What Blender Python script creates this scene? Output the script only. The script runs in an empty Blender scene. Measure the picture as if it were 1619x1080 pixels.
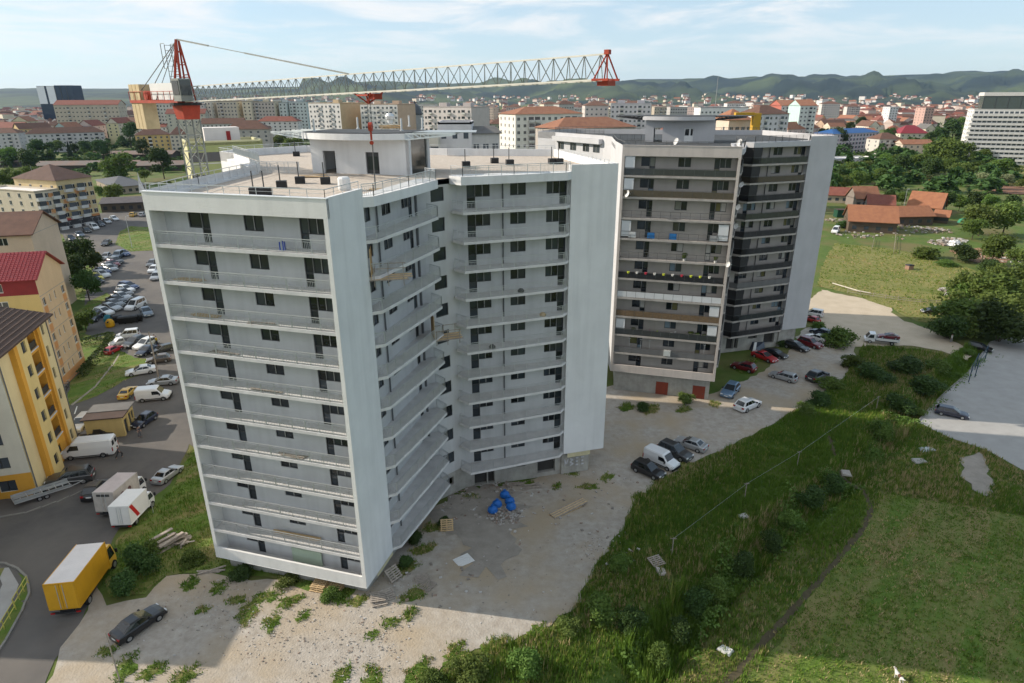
import bpy, math, random
import numpy as np
from mathutils import Vector, Matrix
from mathutils.geometry import delaunay_2d_cdt

SC = bpy.context.scene
COL = SC.collection
rnd = random.Random(7)
nrng = np.random.default_rng(11)
R = math.radians

# ------------------------------------------------------------------ camera
CAM_H = 40.8
FOC, PITCH, ROLL = 1012.9, R(20.905), R(0.213)
CX, CY = 809.5, 540.0
_f = Vector((0, math.cos(PITCH), -math.sin(PITCH)))
_r0 = Vector((1, 0, 0))
_u0 = Vector((0, math.sin(PITCH), math.cos(PITCH)))
_right = math.cos(ROLL) * _r0 - math.sin(ROLL) * _u0
_up = math.sin(ROLL) * _r0 + math.cos(ROLL) * _u0
cam = bpy.data.cameras.new("camera")
cam.sensor_width = 36.0
cam.lens = 36.0 * FOC / 1619.0
cam.clip_start = 0.5
cam.clip_end = 60000
camo = bpy.data.objects.new("camera", cam)
COL.objects.link(camo)
m = Matrix.Identity(4)
for i in range(3):
    m[i][0] = _right[i]; m[i][1] = _up[i]; m[i][2] = -_f[i]
m[0][3], m[1][3], m[2][3] = 0, 0, CAM_H
camo.matrix_world = m
SC.camera = camo

# ------------------------------------------------------------------ sky, sun, exposure
SUN_AZ = R(-10.0)           # direction the light travels, from +X
SUN_EL = R(27.0)
world = bpy.data.worlds.new("World")
SC.world = world
world.use_nodes = True
nt = world.node_tree
nt.nodes.clear()
N = nt.nodes.new; Lk = nt.links.new
out = N('ShaderNodeOutputWorld'); bg = N('ShaderNodeBackground')
sky = N('ShaderNodeTexSky'); sky.sky_type = 'NISHITA'; sky.sun_disc = False
sky.sun_elevation = SUN_EL
tsx, tsy = -math.cos(SUN_AZ), -math.sin(SUN_AZ)      # towards the sun
sky.sun_rotation = math.atan2(tsx, tsy)
sky.altitude = 300; sky.air_density = 1.0; sky.dust_density = 0.35; sky.ozone_density = 2.5
tc = N('ShaderNodeTexCoord'); sep = N('ShaderNodeSeparateXYZ'); Lk(tc.outputs['Generated'], sep.inputs[0])
def wm(op, a, b=None, c=None):
    n = N('ShaderNodeMath'); n.operation = op
    for k, x in enumerate((a, b, c)):
        if x is None: continue
        if isinstance(x, (int, float)): n.inputs[k].default_value = x
        else: Lk(x, n.inputs[k])
    return n.outputs[0]
zc = wm('ADD', wm('MAXIMUM', sep.outputs['Z'], 0.0), 0.07)
cx_ = wm('DIVIDE', sep.outputs['X'], zc); cy_ = wm('DIVIDE', sep.outputs['Y'], zc)
comb = N('ShaderNodeCombineXYZ'); Lk(cx_, comb.inputs[0]); Lk(cy_, comb.inputs[1])
nz = N('ShaderNodeTexNoise'); nz.inputs['Scale'].default_value = 0.75; nz.inputs['Detail'].default_value = 9
nz.inputs['Roughness'].default_value = 0.62; nz.inputs['Distortion'].default_value = 0.5
Lk(comb.outputs[0], nz.inputs['Vector'])
nz2 = N('ShaderNodeTexNoise'); nz2.inputs['Scale'].default_value = 0.16; nz2.inputs['Detail'].default_value = 3
Lk(comb.outputs[0], nz2.inputs['Vector'])
left = wm('MULTIPLY', sep.outputs['X'], -0.10)
cl = wm('ADD', wm('ADD', nz.outputs['Fac'], wm('MULTIPLY', wm('SUBTRACT', nz2.outputs['Fac'], 0.5), 0.5)), left)
mr = N('ShaderNodeMapRange'); mr.interpolation_type = 'SMOOTHSTEP'
mr.inputs['From Min'].default_value = 0.40; mr.inputs['From Max'].default_value = 0.66
Lk(cl, mr.inputs['Value'])
zfade = N('ShaderNodeMapRange'); zfade.inputs['From Min'].default_value = 0.035; zfade.inputs['From Max'].default_value = 0.10
zfade.inputs['To Min'].default_value = 0.25
Lk(sep.outputs['Z'], zfade.inputs['Value'])
cmask = wm('MULTIPLY', wm('MULTIPLY', mr.outputs[0], zfade.outputs[0]), 0.92)
mixc = N('ShaderNodeMix'); mixc.data_type = 'RGBA'
veil = N('ShaderNodeMix'); veil.data_type = 'RGBA'; veil.inputs['Factor'].default_value = 0.68      # thin even high veil over the whole sky
Lk(sky.outputs[0], veil.inputs['A']); veil.inputs['B'].default_value = (3.05, 3.8, 4.35, 1)
Lk(cmask, mixc.inputs['Factor']); Lk(veil.outputs['Result'], mixc.inputs['A'])
mixc.inputs['B'].default_value = (5.2, 5.2, 5.2, 1)
Lk(mixc.outputs['Result'], bg.inputs['Color'])
bg.inputs['Strength'].default_value = 0.115
Lk(bg.outputs[0], out.inputs[0])

sun = bpy.data.lights.new("sun", 'SUN'); sun.energy = 3.8; sun.angle = R(0.5); sun.color = (1.0, 0.90, 0.76)
suno = bpy.data.objects.new("sun", sun); COL.objects.link(suno)
dvec = Vector((math.cos(SUN_AZ) * math.cos(SUN_EL), math.sin(SUN_AZ) * math.cos(SUN_EL), -math.sin(SUN_EL)))
suno.rotation_euler = dvec.to_track_quat('-Z', 'Y').to_euler()
suno.location = (-60, 0, 90)

SC.view_settings.view_transform = 'Standard'
SC.view_settings.look = 'None'
SC.view_settings.exposure = 0.75
SC.view_settings.gamma = 1.0
SC.view_settings.use_curve_mapping = False
SC.cycles.max_bounces = 5
SC.cycles.diffuse_bounces = 3
SC.cycles.glossy_bounces = 2
SC.cycles.transparent_max_bounces = 6
SC.cycles.caustics_reflective = False
SC.cycles.caustics_refractive = False
SC.cycles.use_adaptive_sampling = True
SC.cycles.adaptive_threshold = 0.02

# ------------------------------------------------------------------ materials
MATS = {}
def mat(name, col, rough=0.8, var=0.12, scale=0.6, bump=0.0, bscale=20.0, metal=0.0, spec=0.3,
        col2=None, streak=0.0, objrand=0.0, coat=0.0, detail=5, transl=0.0, col3=None, scale3=0.05, an=None):
    if name in MATS: return MATS[name]
    M_ = bpy.data.materials.new(name); M_.use_nodes = True
    t = M_.node_tree; p = t.nodes['Principled BSDF']
    p.inputs['Roughness'].default_value = rough
    p.inputs['Metallic'].default_value = metal
    p.inputs['Specular IOR Level'].default_value = spec
    if coat: p.inputs['Coat Weight'].default_value = coat; p.inputs['Coat Roughness'].default_value = 0.08
    c = tuple(col) + (1,)
    n, l = t.nodes.new, t.links.new
    geo = n('ShaderNodeNewGeometry')
    src = geo.outputs['Position']
    cur = None
    if var > 0 or col2 is not None:
        ns = n('ShaderNodeTexNoise'); ns.inputs['Scale'].default_value = scale; ns.inputs['Detail'].default_value = detail
        ns.inputs['Roughness'].default_value = 0.62
        l(src, ns.inputs['Vector'])
        mx = n('ShaderNodeMix'); mx.data_type = 'RGBA'
        rp = n('ShaderNodeMapRange'); rp.inputs['From Min'].default_value = 0.3; rp.inputs['From Max'].default_value = 0.7
        l(ns.outputs['Fac'], rp.inputs['Value']); l(rp.outputs[0], mx.inputs['Factor'])
        if col2 is None:
            a = tuple(min(1, x * (1 - var)) for x in col) + (1,); b = tuple(min(1, x * (1 + var)) for x in col) + (1,)
        else:
            a, b = c, tuple(col2) + (1,)
        mx.inputs['A'].default_value = a; mx.inputs['B'].default_value = b
        cur = mx.outputs['Result']
        if col3 is not None:
            n3 = n('ShaderNodeTexNoise'); n3.inputs['Scale'].default_value = scale3; n3.inputs['Detail'].default_value = 4
            if an:
                mp3 = n('ShaderNodeMapping'); mp3.inputs['Rotation'].default_value = (0, 0, an[0]); l(src, mp3.inputs['Vector']); mp4 = n('ShaderNodeMapping'); mp4.inputs['Scale'].default_value = (an[1], 1, 1); l(mp3.outputs[0], mp4.inputs['Vector']); l(mp4.outputs[0], n3.inputs['Vector'])
            else: l(src, n3.inputs['Vector'])
            r3 = n('ShaderNodeMapRange'); r3.inputs['From Min'].default_value = 0.42; r3.inputs['From Max'].default_value = 0.66
            l(n3.outputs['Fac'], r3.inputs['Value'])
            m3 = n('ShaderNodeMix'); m3.data_type = 'RGBA'; l(r3.outputs[0], m3.inputs['Factor'])
            l(cur, m3.inputs['A']); m3.inputs['B'].default_value = tuple(col3) + (1,)
            cur = m3.outputs['Result']
        if streak > 0:
            mp = n('ShaderNodeMapping'); mp.inputs['Scale'].default_value = (1.3, 1.3, 0.07); l(src, mp.inputs['Vector'])
            s2 = n('ShaderNodeTexNoise'); s2.inputs['Scale'].default_value = 1.0; s2.inputs['Detail'].default_value = 6
            l(mp.outputs[0], s2.inputs['Vector'])
            r2 = n('ShaderNodeMapRange'); r2.inputs['From Min'].default_value = 0.45; r2.inputs['From Max'].default_value = 0.8
            r2.inputs['To Min'].default_value = 0.0; r2.inputs['To Max'].default_value = streak
            l(s2.outputs['Fac'], r2.inputs['Value'])
            mm = n('ShaderNodeMix'); mm.data_type = 'RGBA'; l(r2.outputs[0], mm.inputs['Factor'])
            l(cur, mm.inputs['A']); mm.inputs['B'].default_value = tuple(x * 0.45 for x in col) + (1,)
            cur = mm.outputs['Result']
    if objrand > 0:
        oi = n('ShaderNodeObjectInfo'); hs = n('ShaderNodeHueSaturation')
        if cur is None: hs.inputs['Color'].default_value = c
        else: l(cur, hs.inputs['Color'])
        r4 = n('ShaderNodeMapRange'); r4.inputs['To Min'].default_value = 1 - objrand; r4.inputs['To Max'].default_value = 1 + objrand
        l(oi.outputs['Random'], r4.inputs['Value']); l(r4.outputs[0], hs.inputs['Value'])
        r5 = n('ShaderNodeMapRange'); r5.inputs['To Min'].default_value = 0.5 - objrand * 0.06; r5.inputs['To Max'].default_value = 0.5 + objrand * 0.06
        l(oi.outputs['Random'], r5.inputs['Value']); l(r5.outputs[0], hs.inputs['Hue'])
        cur = hs.outputs['Color']
    if cur is None: p.inputs['Base Color'].default_value = c
    else: l(cur, p.inputs['Base Color'])
    if bump > 0:
        bn = n('ShaderNodeTexNoise'); bn.inputs['Scale'].default_value = bscale; bn.inputs['Detail'].default_value = 4
        l(src, bn.inputs['Vector'])
        bp = n('ShaderNodeBump'); bp.inputs['Strength'].default_value = bump; bp.inputs['Distance'].default_value = 0.05
        l(bn.outputs['Fac'], bp.inputs['Height']); l(bp.outputs[0], p.inputs['Normal'])
    if transl > 0:
        tr = n('ShaderNodeBsdfTranslucent'); ms = n('ShaderNodeMixShader'); ms.inputs[0].default_value = transl
        if cur is None: tr.inputs['Color'].default_value = c
        else: l(cur, tr.inputs['Color'])
        l(p.outputs[0], ms.inputs[1]); l(tr.outputs[0], ms.inputs[2])
        l(ms.outputs[0], t.nodes['Material Output'].inputs['Surface'])
    MATS[name] = M_
    return M_

def glassmat(name, col=(0.02, 0.025, 0.03), rough=0.06, spec=0.6):
    if name in MATS: return MATS[name]
    M_ = bpy.data.materials.new(name); M_.use_nodes = True
    t = M_.node_tree; p = t.nodes['Principled BSDF']
    p.inputs['Roughness'].default_value = rough; p.inputs['Specular IOR Level'].default_value = spec
    oi = t.nodes.new('ShaderNodeObjectInfo'); mx = t.nodes.new('ShaderNodeMix'); mx.data_type = 'RGBA'
    t.links.new(oi.outputs['Random'], mx.inputs['Factor'])
    mx.inputs['A'].default_value = tuple(x * 0.4 for x in col) + (1,); mx.inputs['B'].default_value = tuple(x * 2.6 for x in col) + (1,)
    t.links.new(mx.outputs['Result'], p.inputs['Base Color'])
    MATS[name] = M_
    return M_

# ------------------------------------------------------------------ mesh building
class MB:
    def __init__(s): s.v = []; s.f = []; s.m = []
    def face(s, pts, m=0):
        i = len(s.v); s.v.extend([tuple(map(float, p)) for p in pts]); s.f.append(tuple(range(i, i + len(pts)))); s.m.append(m)
    def hexa(s, b, t, m=0, bottom=True, top=True):
        i = len(s.v); n = len(b)
        s.v.extend([tuple(map(float, p)) for p in list(b) + list(t)])
        for k in range(n):
            k2 = (k + 1) % n
            s.f.append((i + k, i + k2, i + n + k2, i + n + k)); s.m.append(m)
        if bottom: s.f.append(tuple(i + k for k in reversed(range(n)))); s.m.append(m)
        if top: s.f.append(tuple(i + n + k for k in range(n))); s.m.append(m)
    def prism(s, poly, z0, z1, m=0, bottom=True, top=True):
        s.hexa([(p[0], p[1], z0) for p in poly], [(p[0], p[1], z1) for p in poly], m, bottom, top)
    def box(s, c, d, rot=0.0, m=0):
        cr, sr = math.cos(rot), math.sin(rot)
        q = []
        for sx, sy in ((-1, -1), (1, -1), (1, 1), (-1, 1)):
            x, y = sx * d[0] / 2, sy * d[1] / 2
            q.append((c[0] + x * cr - y * sr, c[1] + x * sr + y * cr))
        s.prism(q, c[2] - d[2] / 2, c[2] + d[2] / 2, m)
    def bar(s, p, q, w, h=None, m=0, ends=True):
        p, q = Vector(p), Vector(q); h = h or w
        d = (q - p)
        if d.length < 1e-6: return
        d.normalize()
        a = d.cross(Vector((0, 0, 1)))
        if a.length < 1e-4: a = Vector((1, 0, 0))
        a.normalize(); b = a.cross(d)
        a *= w / 2; b *= h / 2
        s.hexa([p - a - b, p + a - b, p + a + b, p - a + b], [q - a - b, q + a - b, q + a + b, q - a + b], m, ends, ends)
    def tube(s, p, q, r0, r1=None, n=6, m=0, caps=True):
        p, q = Vector(p), Vector(q); r1 = r0 if r1 is None else r1
        d = (q - p).normalized()
        a = d.cross(Vector((0, 0, 1)))
        if a.length < 1e-4: a = Vector((1, 0, 0))
        a.normalize(); b = d.cross(a)
        P, Q = [], []
        for k in range(n):
            t = 2 * math.pi * k / n
            o = a * math.cos(t) + b * math.sin(t)
            P.append(p + o * r0); Q.append(q + o * r1)
        s.hexa(P, Q, m, caps, caps)
    def lathe(s, prof, c=(0, 0, 0), n=12, m=0):
        for (ra, za), (rb, zb) in zip(prof[:-1], prof[1:]):
            for k in range(n):
                t0, t1 = 2 * math.pi * k / n, 2 * math.pi * (k + 1) / n
                pts = [(c[0] + ra * math.cos(t0), c[1] + ra * math.sin(t0), c[2] + za), (c[0] + ra * math.cos(t1), c[1] + ra * math.sin(t1), c[2] + za),
                       (c[0] + rb * math.cos(t1), c[1] + rb * math.sin(t1), c[2] + zb), (c[0] + rb * math.cos(t0), c[1] + rb * math.sin(t0), c[2] + zb)]
                if ra < 1e-5: pts = pts[1:]
                elif rb < 1e-5: pts = pts[:3]
                s.face(pts, m)
    def mesh(s, name, mats, origin=(0, 0, 0), smooth=False):
        me = bpy.data.meshes.new(name)
        ox, oy, oz = origin
        me.from_pydata([(x - ox, y - oy, z - oz) for x, y, z in s.v], [], s.f)
        for mm in (mats if isinstance(mats, (list, tuple)) else [mats]): me.materials.append(mm)
        if max(s.m, default=0) > 0: me.polygons.foreach_set('material_index', s.m)
        if smooth: me.polygons.foreach_set('use_smooth', [True] * len(s.f))
        me.update()
        return me
    def build(s, name, mats, parent=None, origin=None, smooth=False, **tags):
        if origin is None: origin = tuple(parent.location) if parent is not None and parent.get('_w') else (0, 0, 0)
        return link(name, s.mesh(name, mats, origin, smooth), parent, **tags)

def link(name, data, parent=None, loc=None, rot=None, scl=None, **tags):
    o = bpy.data.objects.new(name, data); COL.objects.link(o)
    if parent is not None: o.parent = parent
    if loc is not None: o.location = loc
    if rot is not None: o.rotation_euler = (0, 0, rot) if isinstance(rot, (int, float)) else rot
    if scl is not None: o.scale = scl if isinstance(scl, (tuple, list)) else (scl, scl, scl)
    for k, v in tags.items(): o[k] = v
    return o
def thing(name, label, cat, loc=(0, 0, 0), rot=0.0, group=None, scl=None):
    o = link(name, None, None, loc, rot, scl, label=label, category=cat)
    o.empty_display_size = 0.2
    if group: o['group'] = group
    return o
def wthing(name, label, cat, loc, group=None):    # children are given in world coordinates
    o = thing(name, label, cat, loc, 0, group); o['_w'] = 1
    return o

def np_mesh(name, verts, tris, mats, matidx=None, smooth=False):
    me = bpy.data.meshes.new(name)
    nv, nf = len(verts), len(tris); k = tris.shape[1]
    me.vertices.add(nv); me.vertices.foreach_set('co', np.ascontiguousarray(verts, dtype=np.float32).ravel())
    me.loops.add(nf * k); me.loops.foreach_set('vertex_index', np.ascontiguousarray(tris, dtype=np.int32).ravel())
    me.polygons.add(nf); me.polygons.foreach_set('loop_start', np.arange(0, nf * k, k, dtype=np.int32))
    me.polygons.foreach_set('loop_total', np.full(nf, k, dtype=np.int32))
    for mm in (mats if isinstance(mats, (list, tuple)) else [mats]): me.materials.append(mm)
    if matidx is not None: me.polygons.foreach_set('material_index', matidx)
    if smooth: me.polygons.foreach_set('use_smooth', np.ones(nf, dtype=bool))
    me.update(calc_edges=True)
    return me

# ------------------------------------------------------------------ terrain
def at(px, py, z=0.0):
    u = (px - CX) / FOC; v = -(py - CY) / FOC
    c, s_ = math.cos(ROLL), math.sin(ROLL)
    d = _f + (u * c + v * s_) * _r0 + (-u * s_ + v * c) * _u0
    t = (z - CAM_H) / d.z
    return Vector((d.x * t, d.y * t, z))
def atd(px, py, D):
    u = (px - CX) / FOC; v = -(py - CY) / FOC
    c, s_ = math.cos(ROLL), math.sin(ROLL)
    d = _f + (u * c + v * s_) * _r0 + (-u * s_ + v * c) * _u0
    t = D / d.y
    return Vector((d.x * t, D, CAM_H + d.z * t))
DITCH = [(3.0, 29.5), (9.5, 36.1), (12.5, 38.7), (17.9, 44.8), (26.2, 53.5), (33.6, 60.0), (40.5, 66.0), (50.0, 75.0), (58.0, 83.0), (69.5, 93.5), (78.5, 101.5), (84, 106)]
def ditch_dist(x, y):
    x = np.asarray(x, float); y = np.asarray(y, float)
    best = np.full(x.shape, 1e9)
    for (ax, ay), (bx, by) in zip(DITCH[:-1], DITCH[1:]):
        dx, dy = bx - ax, by - ay
        t = np.clip(((x - ax) * dx + (y - ay) * dy) / (dx * dx + dy * dy), 0, 1)
        best = np.minimum(best, np.hypot(x - ax - t * dx, y - ay - t * dy))
    return best
def base_z(y):
    return -2.0 * np.clip((np.asarray(y, float) - 44.0) / 22.0, 0, 1)
def gz_np(x, y):
    d = ditch_dist(x, y)
    return base_z(y) - 1.1 * np.clip((2.4 - d) / 1.7, 0, 1)
def gz(x, y): return float(gz_np(np.array([x]), np.array([y]))[0])
def G(px, py):
    z = 0.0
    for _ in range(6):
        w = at(px, py, z); z = float(base_z(w.y))
    return Vector((w.x, w.y, z))
def inpoly(x, y, poly):
    ins = np.zeros(len(x), bool); n = len(poly)
    j = n - 1
    for i in range(n):
        xi, yi = poly[i][0], poly[i][1]; xj, yj = poly[j][0], poly[j][1]
        c = ((yi > y) != (yj > y)) & (x < (xj - xi) * (y - yi) / (yj - yi + 1e-12) + xi)
        ins ^= c; j = i
    return ins
def rough_edge(poly, step=1.2, amp=0.35, seed=0):
    r = random.Random(seed); outp = []
    for i in range(len(poly)):
        a, b = Vector(poly[i][:2]), Vector(poly[(i + 1) % len(poly)][:2])
        L = (b - a).length; n = max(1, min(400, int(L / step)))
        nrm = Vector((-(b - a).y, (b - a).x)).normalized() if L > 0 else Vector((0, 0))
        for k in range(n):
            q = a + (b - a) * (k / n)
            if amp: q = q + nrm * r.uniform(-amp, amp)
            outp.append((q.x, q.y))
    return outp
def sheet(name, poly, material, off, step=2.0, amp=0.0, seed=0, estep=1.2, flat=None, **tags):
    P = rough_edge(poly, estep, amp, seed) if amp else [(p[0], p[1]) for p in poly]
    xs = [p[0] for p in P]; ys = [p[1] for p in P]
    gx = np.arange(math.floor(min(xs) / step) * step, max(xs) + step, step); gy = np.arange(math.floor(min(ys) / step) * step, max(ys) + step, step)
    X, Y = np.meshgrid(gx, gy); X = X.ravel(); Y = Y.ravel()
    k = inpoly(X, Y, P)
    pts = [Vector(p) for p in P] + [Vector((float(a), float(b))) for a, b in zip(X[k], Y[k])]
    n = len(P)
    vs, es, fs, *_ = delaunay_2d_cdt(pts, [(i, (i + 1) % n) for i in range(n)], [], 1, 1e-4)
    cent = np.array([[sum(vs[i].x for i in f) / 3, sum(vs[i].y for i in f) / 3] for f in fs])
    kk = inpoly(cent[:, 0], cent[:, 1], P)
    va = np.array([[v.x, v.y] for v in vs])
    z = base_z(va[:, 1]) + off if flat is None else np.full(len(va), flat)
    tr = np.array([f for f, q in zip(fs, kk) if q], dtype=np.int32)
    a, b, c = va[tr[:, 0]], va[tr[:, 1]], va[tr[:, 2]]
    neg = ((b[:, 0] - a[:, 0]) * (c[:, 1] - a[:, 1]) - (b[:, 1] - a[:, 1]) * (c[:, 0] - a[:, 0])) < 0
    tr[neg] = tr[neg][:, ::-1]
    me = np_mesh(name, np.column_stack([va, z]), tr, material)
    return link(name, me, None, **tags)
def GP(pts): return [(G(*p).x, G(*p).y) for p in pts]

# wall with real openings: origin o (x,y), direction d, length Lw, outward normal is to the right of d
def wall(mb, o, d, Lw, z0, z1, ops=(), depth=0.14, m=0, mr_=None):
    o = Vector((o[0], o[1])); d = Vector((d[0], d[1])).normalized(); n = Vector((d.y, -d.x))
    mr_ = m if mr_ is None else mr_
    P = lambda x, z, dd=0.0: (o.x + d.x * x - n.x * dd, o.y + d.y * x - n.y * dd, z)
    xs = sorted({0.0, Lw} | {v for a in ops for v in a[:2]}); zs = sorted({z0, z1} | {v for a in ops for v in a[2:4]})
    for i in range(len(xs) - 1):
        run = None
        for j in range(len(zs) - 1):
            xm, zm = (xs[i] + xs[i + 1]) / 2, (zs[j] + zs[j + 1]) / 2
            hole = any(a[0] < xm < a[1] and a[2] < zm < a[3] for a in ops)
            if not hole:
                if run is None: run = zs[j]
            if run is not None and (hole or j == len(zs) - 2):
                top = zs[j] if hole else zs[j + 1]
                mb.face([P(xs[i], run), P(xs[i + 1], run), P(xs[i + 1], top), P(xs[i], top)], m); run = None
    for a in ops:
        x0, x1, b, t = a[:4]
        mb.face([P(x0, b), P(x1, b), P(x1, b, depth), P(x0, b, depth)], mr_)
        mb.face([P(x0, t, depth), P(x1, t, depth), P(x1, t), P(x0, t)], mr_)
        mb.face([P(x0, b), P(x0, b, depth), P(x0, t, depth), P(x0, t)], mr_)
        mb.face([P(x1, b, depth), P(x1, b), P(x1, t), P(x1, t, depth)], mr_)
# ================================================================== ground
grass_base = mat('grass_ground', (0.055, 0.10, 0.014), .95, .3, .6, .9, 5, col2=(0.095, 0.14, 0.026), col3=(0.135, 0.12, 0.045), scale3=.09)
xs = np.unique(np.concatenate([np.array([-12000, -6000, -3000, -1500, -900, -600, -400, -300, -220, -160, -120, -100]), np.arange(-90, 131, 2.0), np.array([140, 160, 190, 240, 320, 450, 650, 1000, 1800, 3500, 6500, 12000])]))
ys = np.unique(np.concatenate([np.array([-600, -100, -20, 0, 10]), np.arange(16, 132, 2.0), np.array([140, 150, 165, 185, 210, 250, 300, 380, 480, 650, 900, 1300, 2000, 3200, 5200, 8000, 12500])]))
# refine near the ditch
xs = np.unique(np.concatenate([xs, np.arange(4, 84, .8)])); ys = np.unique(np.concatenate([ys, np.arange(30, 108, .8)]))
X, Y = np.meshgrid(xs, ys)
Z = gz_np(X, Y)
nx, ny = len(xs), len(ys)
idx = np.arange(nx * ny).reshape(ny, nx)
quads = np.column_stack([idx[:-1, :-1].ravel(), idx[:-1, 1:].ravel(), idx[1:, 1:].ravel(), idx[1:, :-1].ravel()])
link('ground', np_mesh('ground', np.column_stack([X.ravel(), Y.ravel(), Z.ravel()]), quads, grass_base), None, kind='structure')
# ================================================================== roads, yards, paths
asph = mat('asphalt', (0.085, 0.08, 0.078), .92, .22, .35, .35, 25, col2=(0.125, 0.115, 0.108), col3=(0.15, 0.135, 0.12), scale3=.06)
gravel = mat('gravel_yard', (0.29, 0.255, 0.215), .95, .2, 1.3, 1.0, 6, col2=(0.42, 0.385, 0.34), col3=(0.36, 0.29, 0.205), scale3=.14, detail=9)
sand = mat('sandy_track', (0.42, 0.35, 0.26), .95, .12, .4, .5, 8, col2=(0.50, 0.42, 0.32))
concp = mat('concrete_paving', (0.30, 0.29, 0.275), .92, .12, .5, .3, 18, col2=(0.36, 0.35, 0.335))
kerbm = mat('kerb_concrete', (0.22, 0.21, 0.19), .9, .15, 1)
lawn_m = mat('lawn_grass', (0.066, 0.125, 0.016), .95, .3, .9, .9, 6, col2=(0.12, 0.18, 0.03), col3=(0.19, 0.165, 0.065), scale3=.5, an=(-.85, .14))
dirt = mat('bare_soil', (0.24, 0.215, 0.185), .95, .3, .8, .8, 6, col2=(0.33, 0.295, 0.255))
linem = mat('road_paint', (0.62, 0.62, 0.60), .8, .2, 2)
farroad = [(-26.0, 300), (-150, 300), (-170, 245), (-158, 222)]
W = lambda ps: GP(ps)
sheet('road', W([(58, 1125), (85, 1045), (128, 987), (152, 930), (168, 878), (185, 840), (228, 801), (268, 766), (300, 702)]) + [(-28.5, 62), (-30, 75), (-38, 92), (-40, 120), (-60, 160), (-75, 200), (-60, 270)] + [(-140, 300)] + W([(60, 352), (100, 372), (112, 410), (135, 470), (128, 540), (100, 600)]) + [(-75, 92), (-90, 60), (-75, 30), (-62, 15), (-38, 15)], asph, .04, amp=.12, seed=1, kind='structure')
sheet('gravel_yard', W([(58, 1125), (85, 1045), (128, 987), (152, 930), (170, 955), (230, 945), (262, 915), (330, 905), (400, 915)]) + [(-13, 46.5), (-10.5, 58), (-5, 62), (5, 67), (10, 73), (10, 88), (16, 92.5), (29, 88), (40, 96), (50, 107), (56, 117)] +
      W([(1292, 512), (1322, 535), (1350, 545), (1354, 565), (1330, 603), (1290, 630), (1230, 664), (1180, 694), (1110, 727), (1060, 750), (1006, 785), (985, 838), (940, 895), (905, 968), (850, 1000), (780, 1020), (700, 1055), (640, 1125)]), gravel, .045, amp=.35, seed=2, kind='structure')
sheet('sandy_yard', W([(1284, 470), (1300, 458), (1330, 466), (1375, 474), (1408, 486), (1412, 497), (1432, 508), (1470, 522), (1512, 543), (1535, 556), (1530, 570), (1490, 556), (1440, 546), (1405, 546), (1352, 548), (1318, 535), (1288, 505), (1270, 490)]), sand, .05, amp=.4, seed=3, kind='structure')
CONC = W([(1450, 668), (1490, 625), (1530, 590), (1566, 541), (1619, 531)]) + [(125, 122), (130, 60), (64.5, 64.5)] + W([(1619, 745), (1560, 712), (1500, 692)])
sheet('paved_lot', CONC, concp, .06, kind='structure')
# kerb stones along the paved lot
kb = [Vector(p) for p in CONC[:5]]
nk = 0
for a, b in zip(kb[:-1], kb[1:]):
    L = (b - a).length; n = int(L / 1.0); d = (b - a) / L
    for k in range(n):
        p = a + d * ((k + .5) * L / n)
        mbk = MB(); mbk.box((0, 0, .07), (L / n - .04, .16, .2), math.atan2(d.y, d.x))
        if nk % 1 == 0:
            mbk.build('kerb_stone', [kerbm]).location = (p.x, p.y, float(base_z(p.y)) + .02 + rnd.uniform(-.01, .01)); 
        nk += 1
kroot = thing('kerb', 'row of pale kerb stones edging the grey paved lot beside the ditch', 'kerb', (kb[0].x, kb[0].y, float(base_z(kb[0].y))))
for o in [o for o in COL.objects if o.name.split('.')[0] == 'kerb_stone']:
    o.parent = kroot; o.location = o.location - kroot.location
# grass islands on the street
isl = [
    [(106, 638), (112, 606), (140, 572), (168, 548), (184, 536), (192, 556), (214, 566), (240, 568), (228, 590), (196, 603), (152, 628), (112, 641)],
    [(112, 528), (116, 498), (140, 478), (170, 463), (176, 470), (150, 486), (140, 505), (135, 528), (150, 534), (182, 528), (178, 540), (140, 568), (118, 590), (106, 600)],
    [(182, 386), (190, 366), (206, 358), (244, 360), (250, 396), (206, 398)],
    [(118, 478), (122, 440), (140, 415), (152, 418), (146, 434), (134, 452), (136, 466)],
    [(0, 925), (6, 900), (-40, 900), (-60, 960), (-40, 985)],
    [(-60, 1062), (0, 998), (22, 958), (36, 926), (30, 906), (42, 912), (47, 940), (34, 968), (10, 1012), (-40, 1075)],
]
for i, p in enumerate(isl): sheet('grass_verge', W(p), lawn_m, .075, amp=.2, seed=20 + i, kind='structure')
sheet('footpath', W([(-60, 1030), (0, 985), (18, 958), (30, 925), (14, 898), (-6, 900), (4, 925), (-10, 955), (-60, 990)]), concp, .07, kind='structure')
sheet('footpath', W([(112, 641), (150, 611), (180, 573), (188, 560), (189.5, 561), (181.5, 575), (151.5, 613), (115, 642)]), dirt, .09, kind='structure')
# green strip between road and white tower, weeds in front
weeds = [
    [(170, 955), (155, 925), (175, 868), (200, 838), (240, 806), (275, 772), (304, 706)],
]
sheet('grass_verge', W([(172, 945), (160, 915), (185, 855), (240, 808), (275, 772), (304, 706)]) + [(-29, 62), (-29.5, 70), (-26.5, 60), (-26, 49.5), (-14, 45.5)] + W([(560, 938), (545, 950), (470, 928), (420, 912), (340, 903), (262, 912), (230, 940)]), lawn_m, .07, amp=.3, seed=30, kind='structure')
sheet('bare_soil', W([(690, 800), (735, 770), (800, 765), (830, 800), (812, 860), (800, 905), (740, 910), (735, 860), (700, 850)]), dirt, .075, amp=1.1, estep=.8, seed=31, kind='structure')
# faint worn soil patches in the meadow
sheet('bare_soil', W([(1525, 720), (1550, 716), (1570, 760), (1560, 785), (1535, 775), (1515, 745)]), dirt, .11, amp=.5, seed=32, kind='structure')
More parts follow.
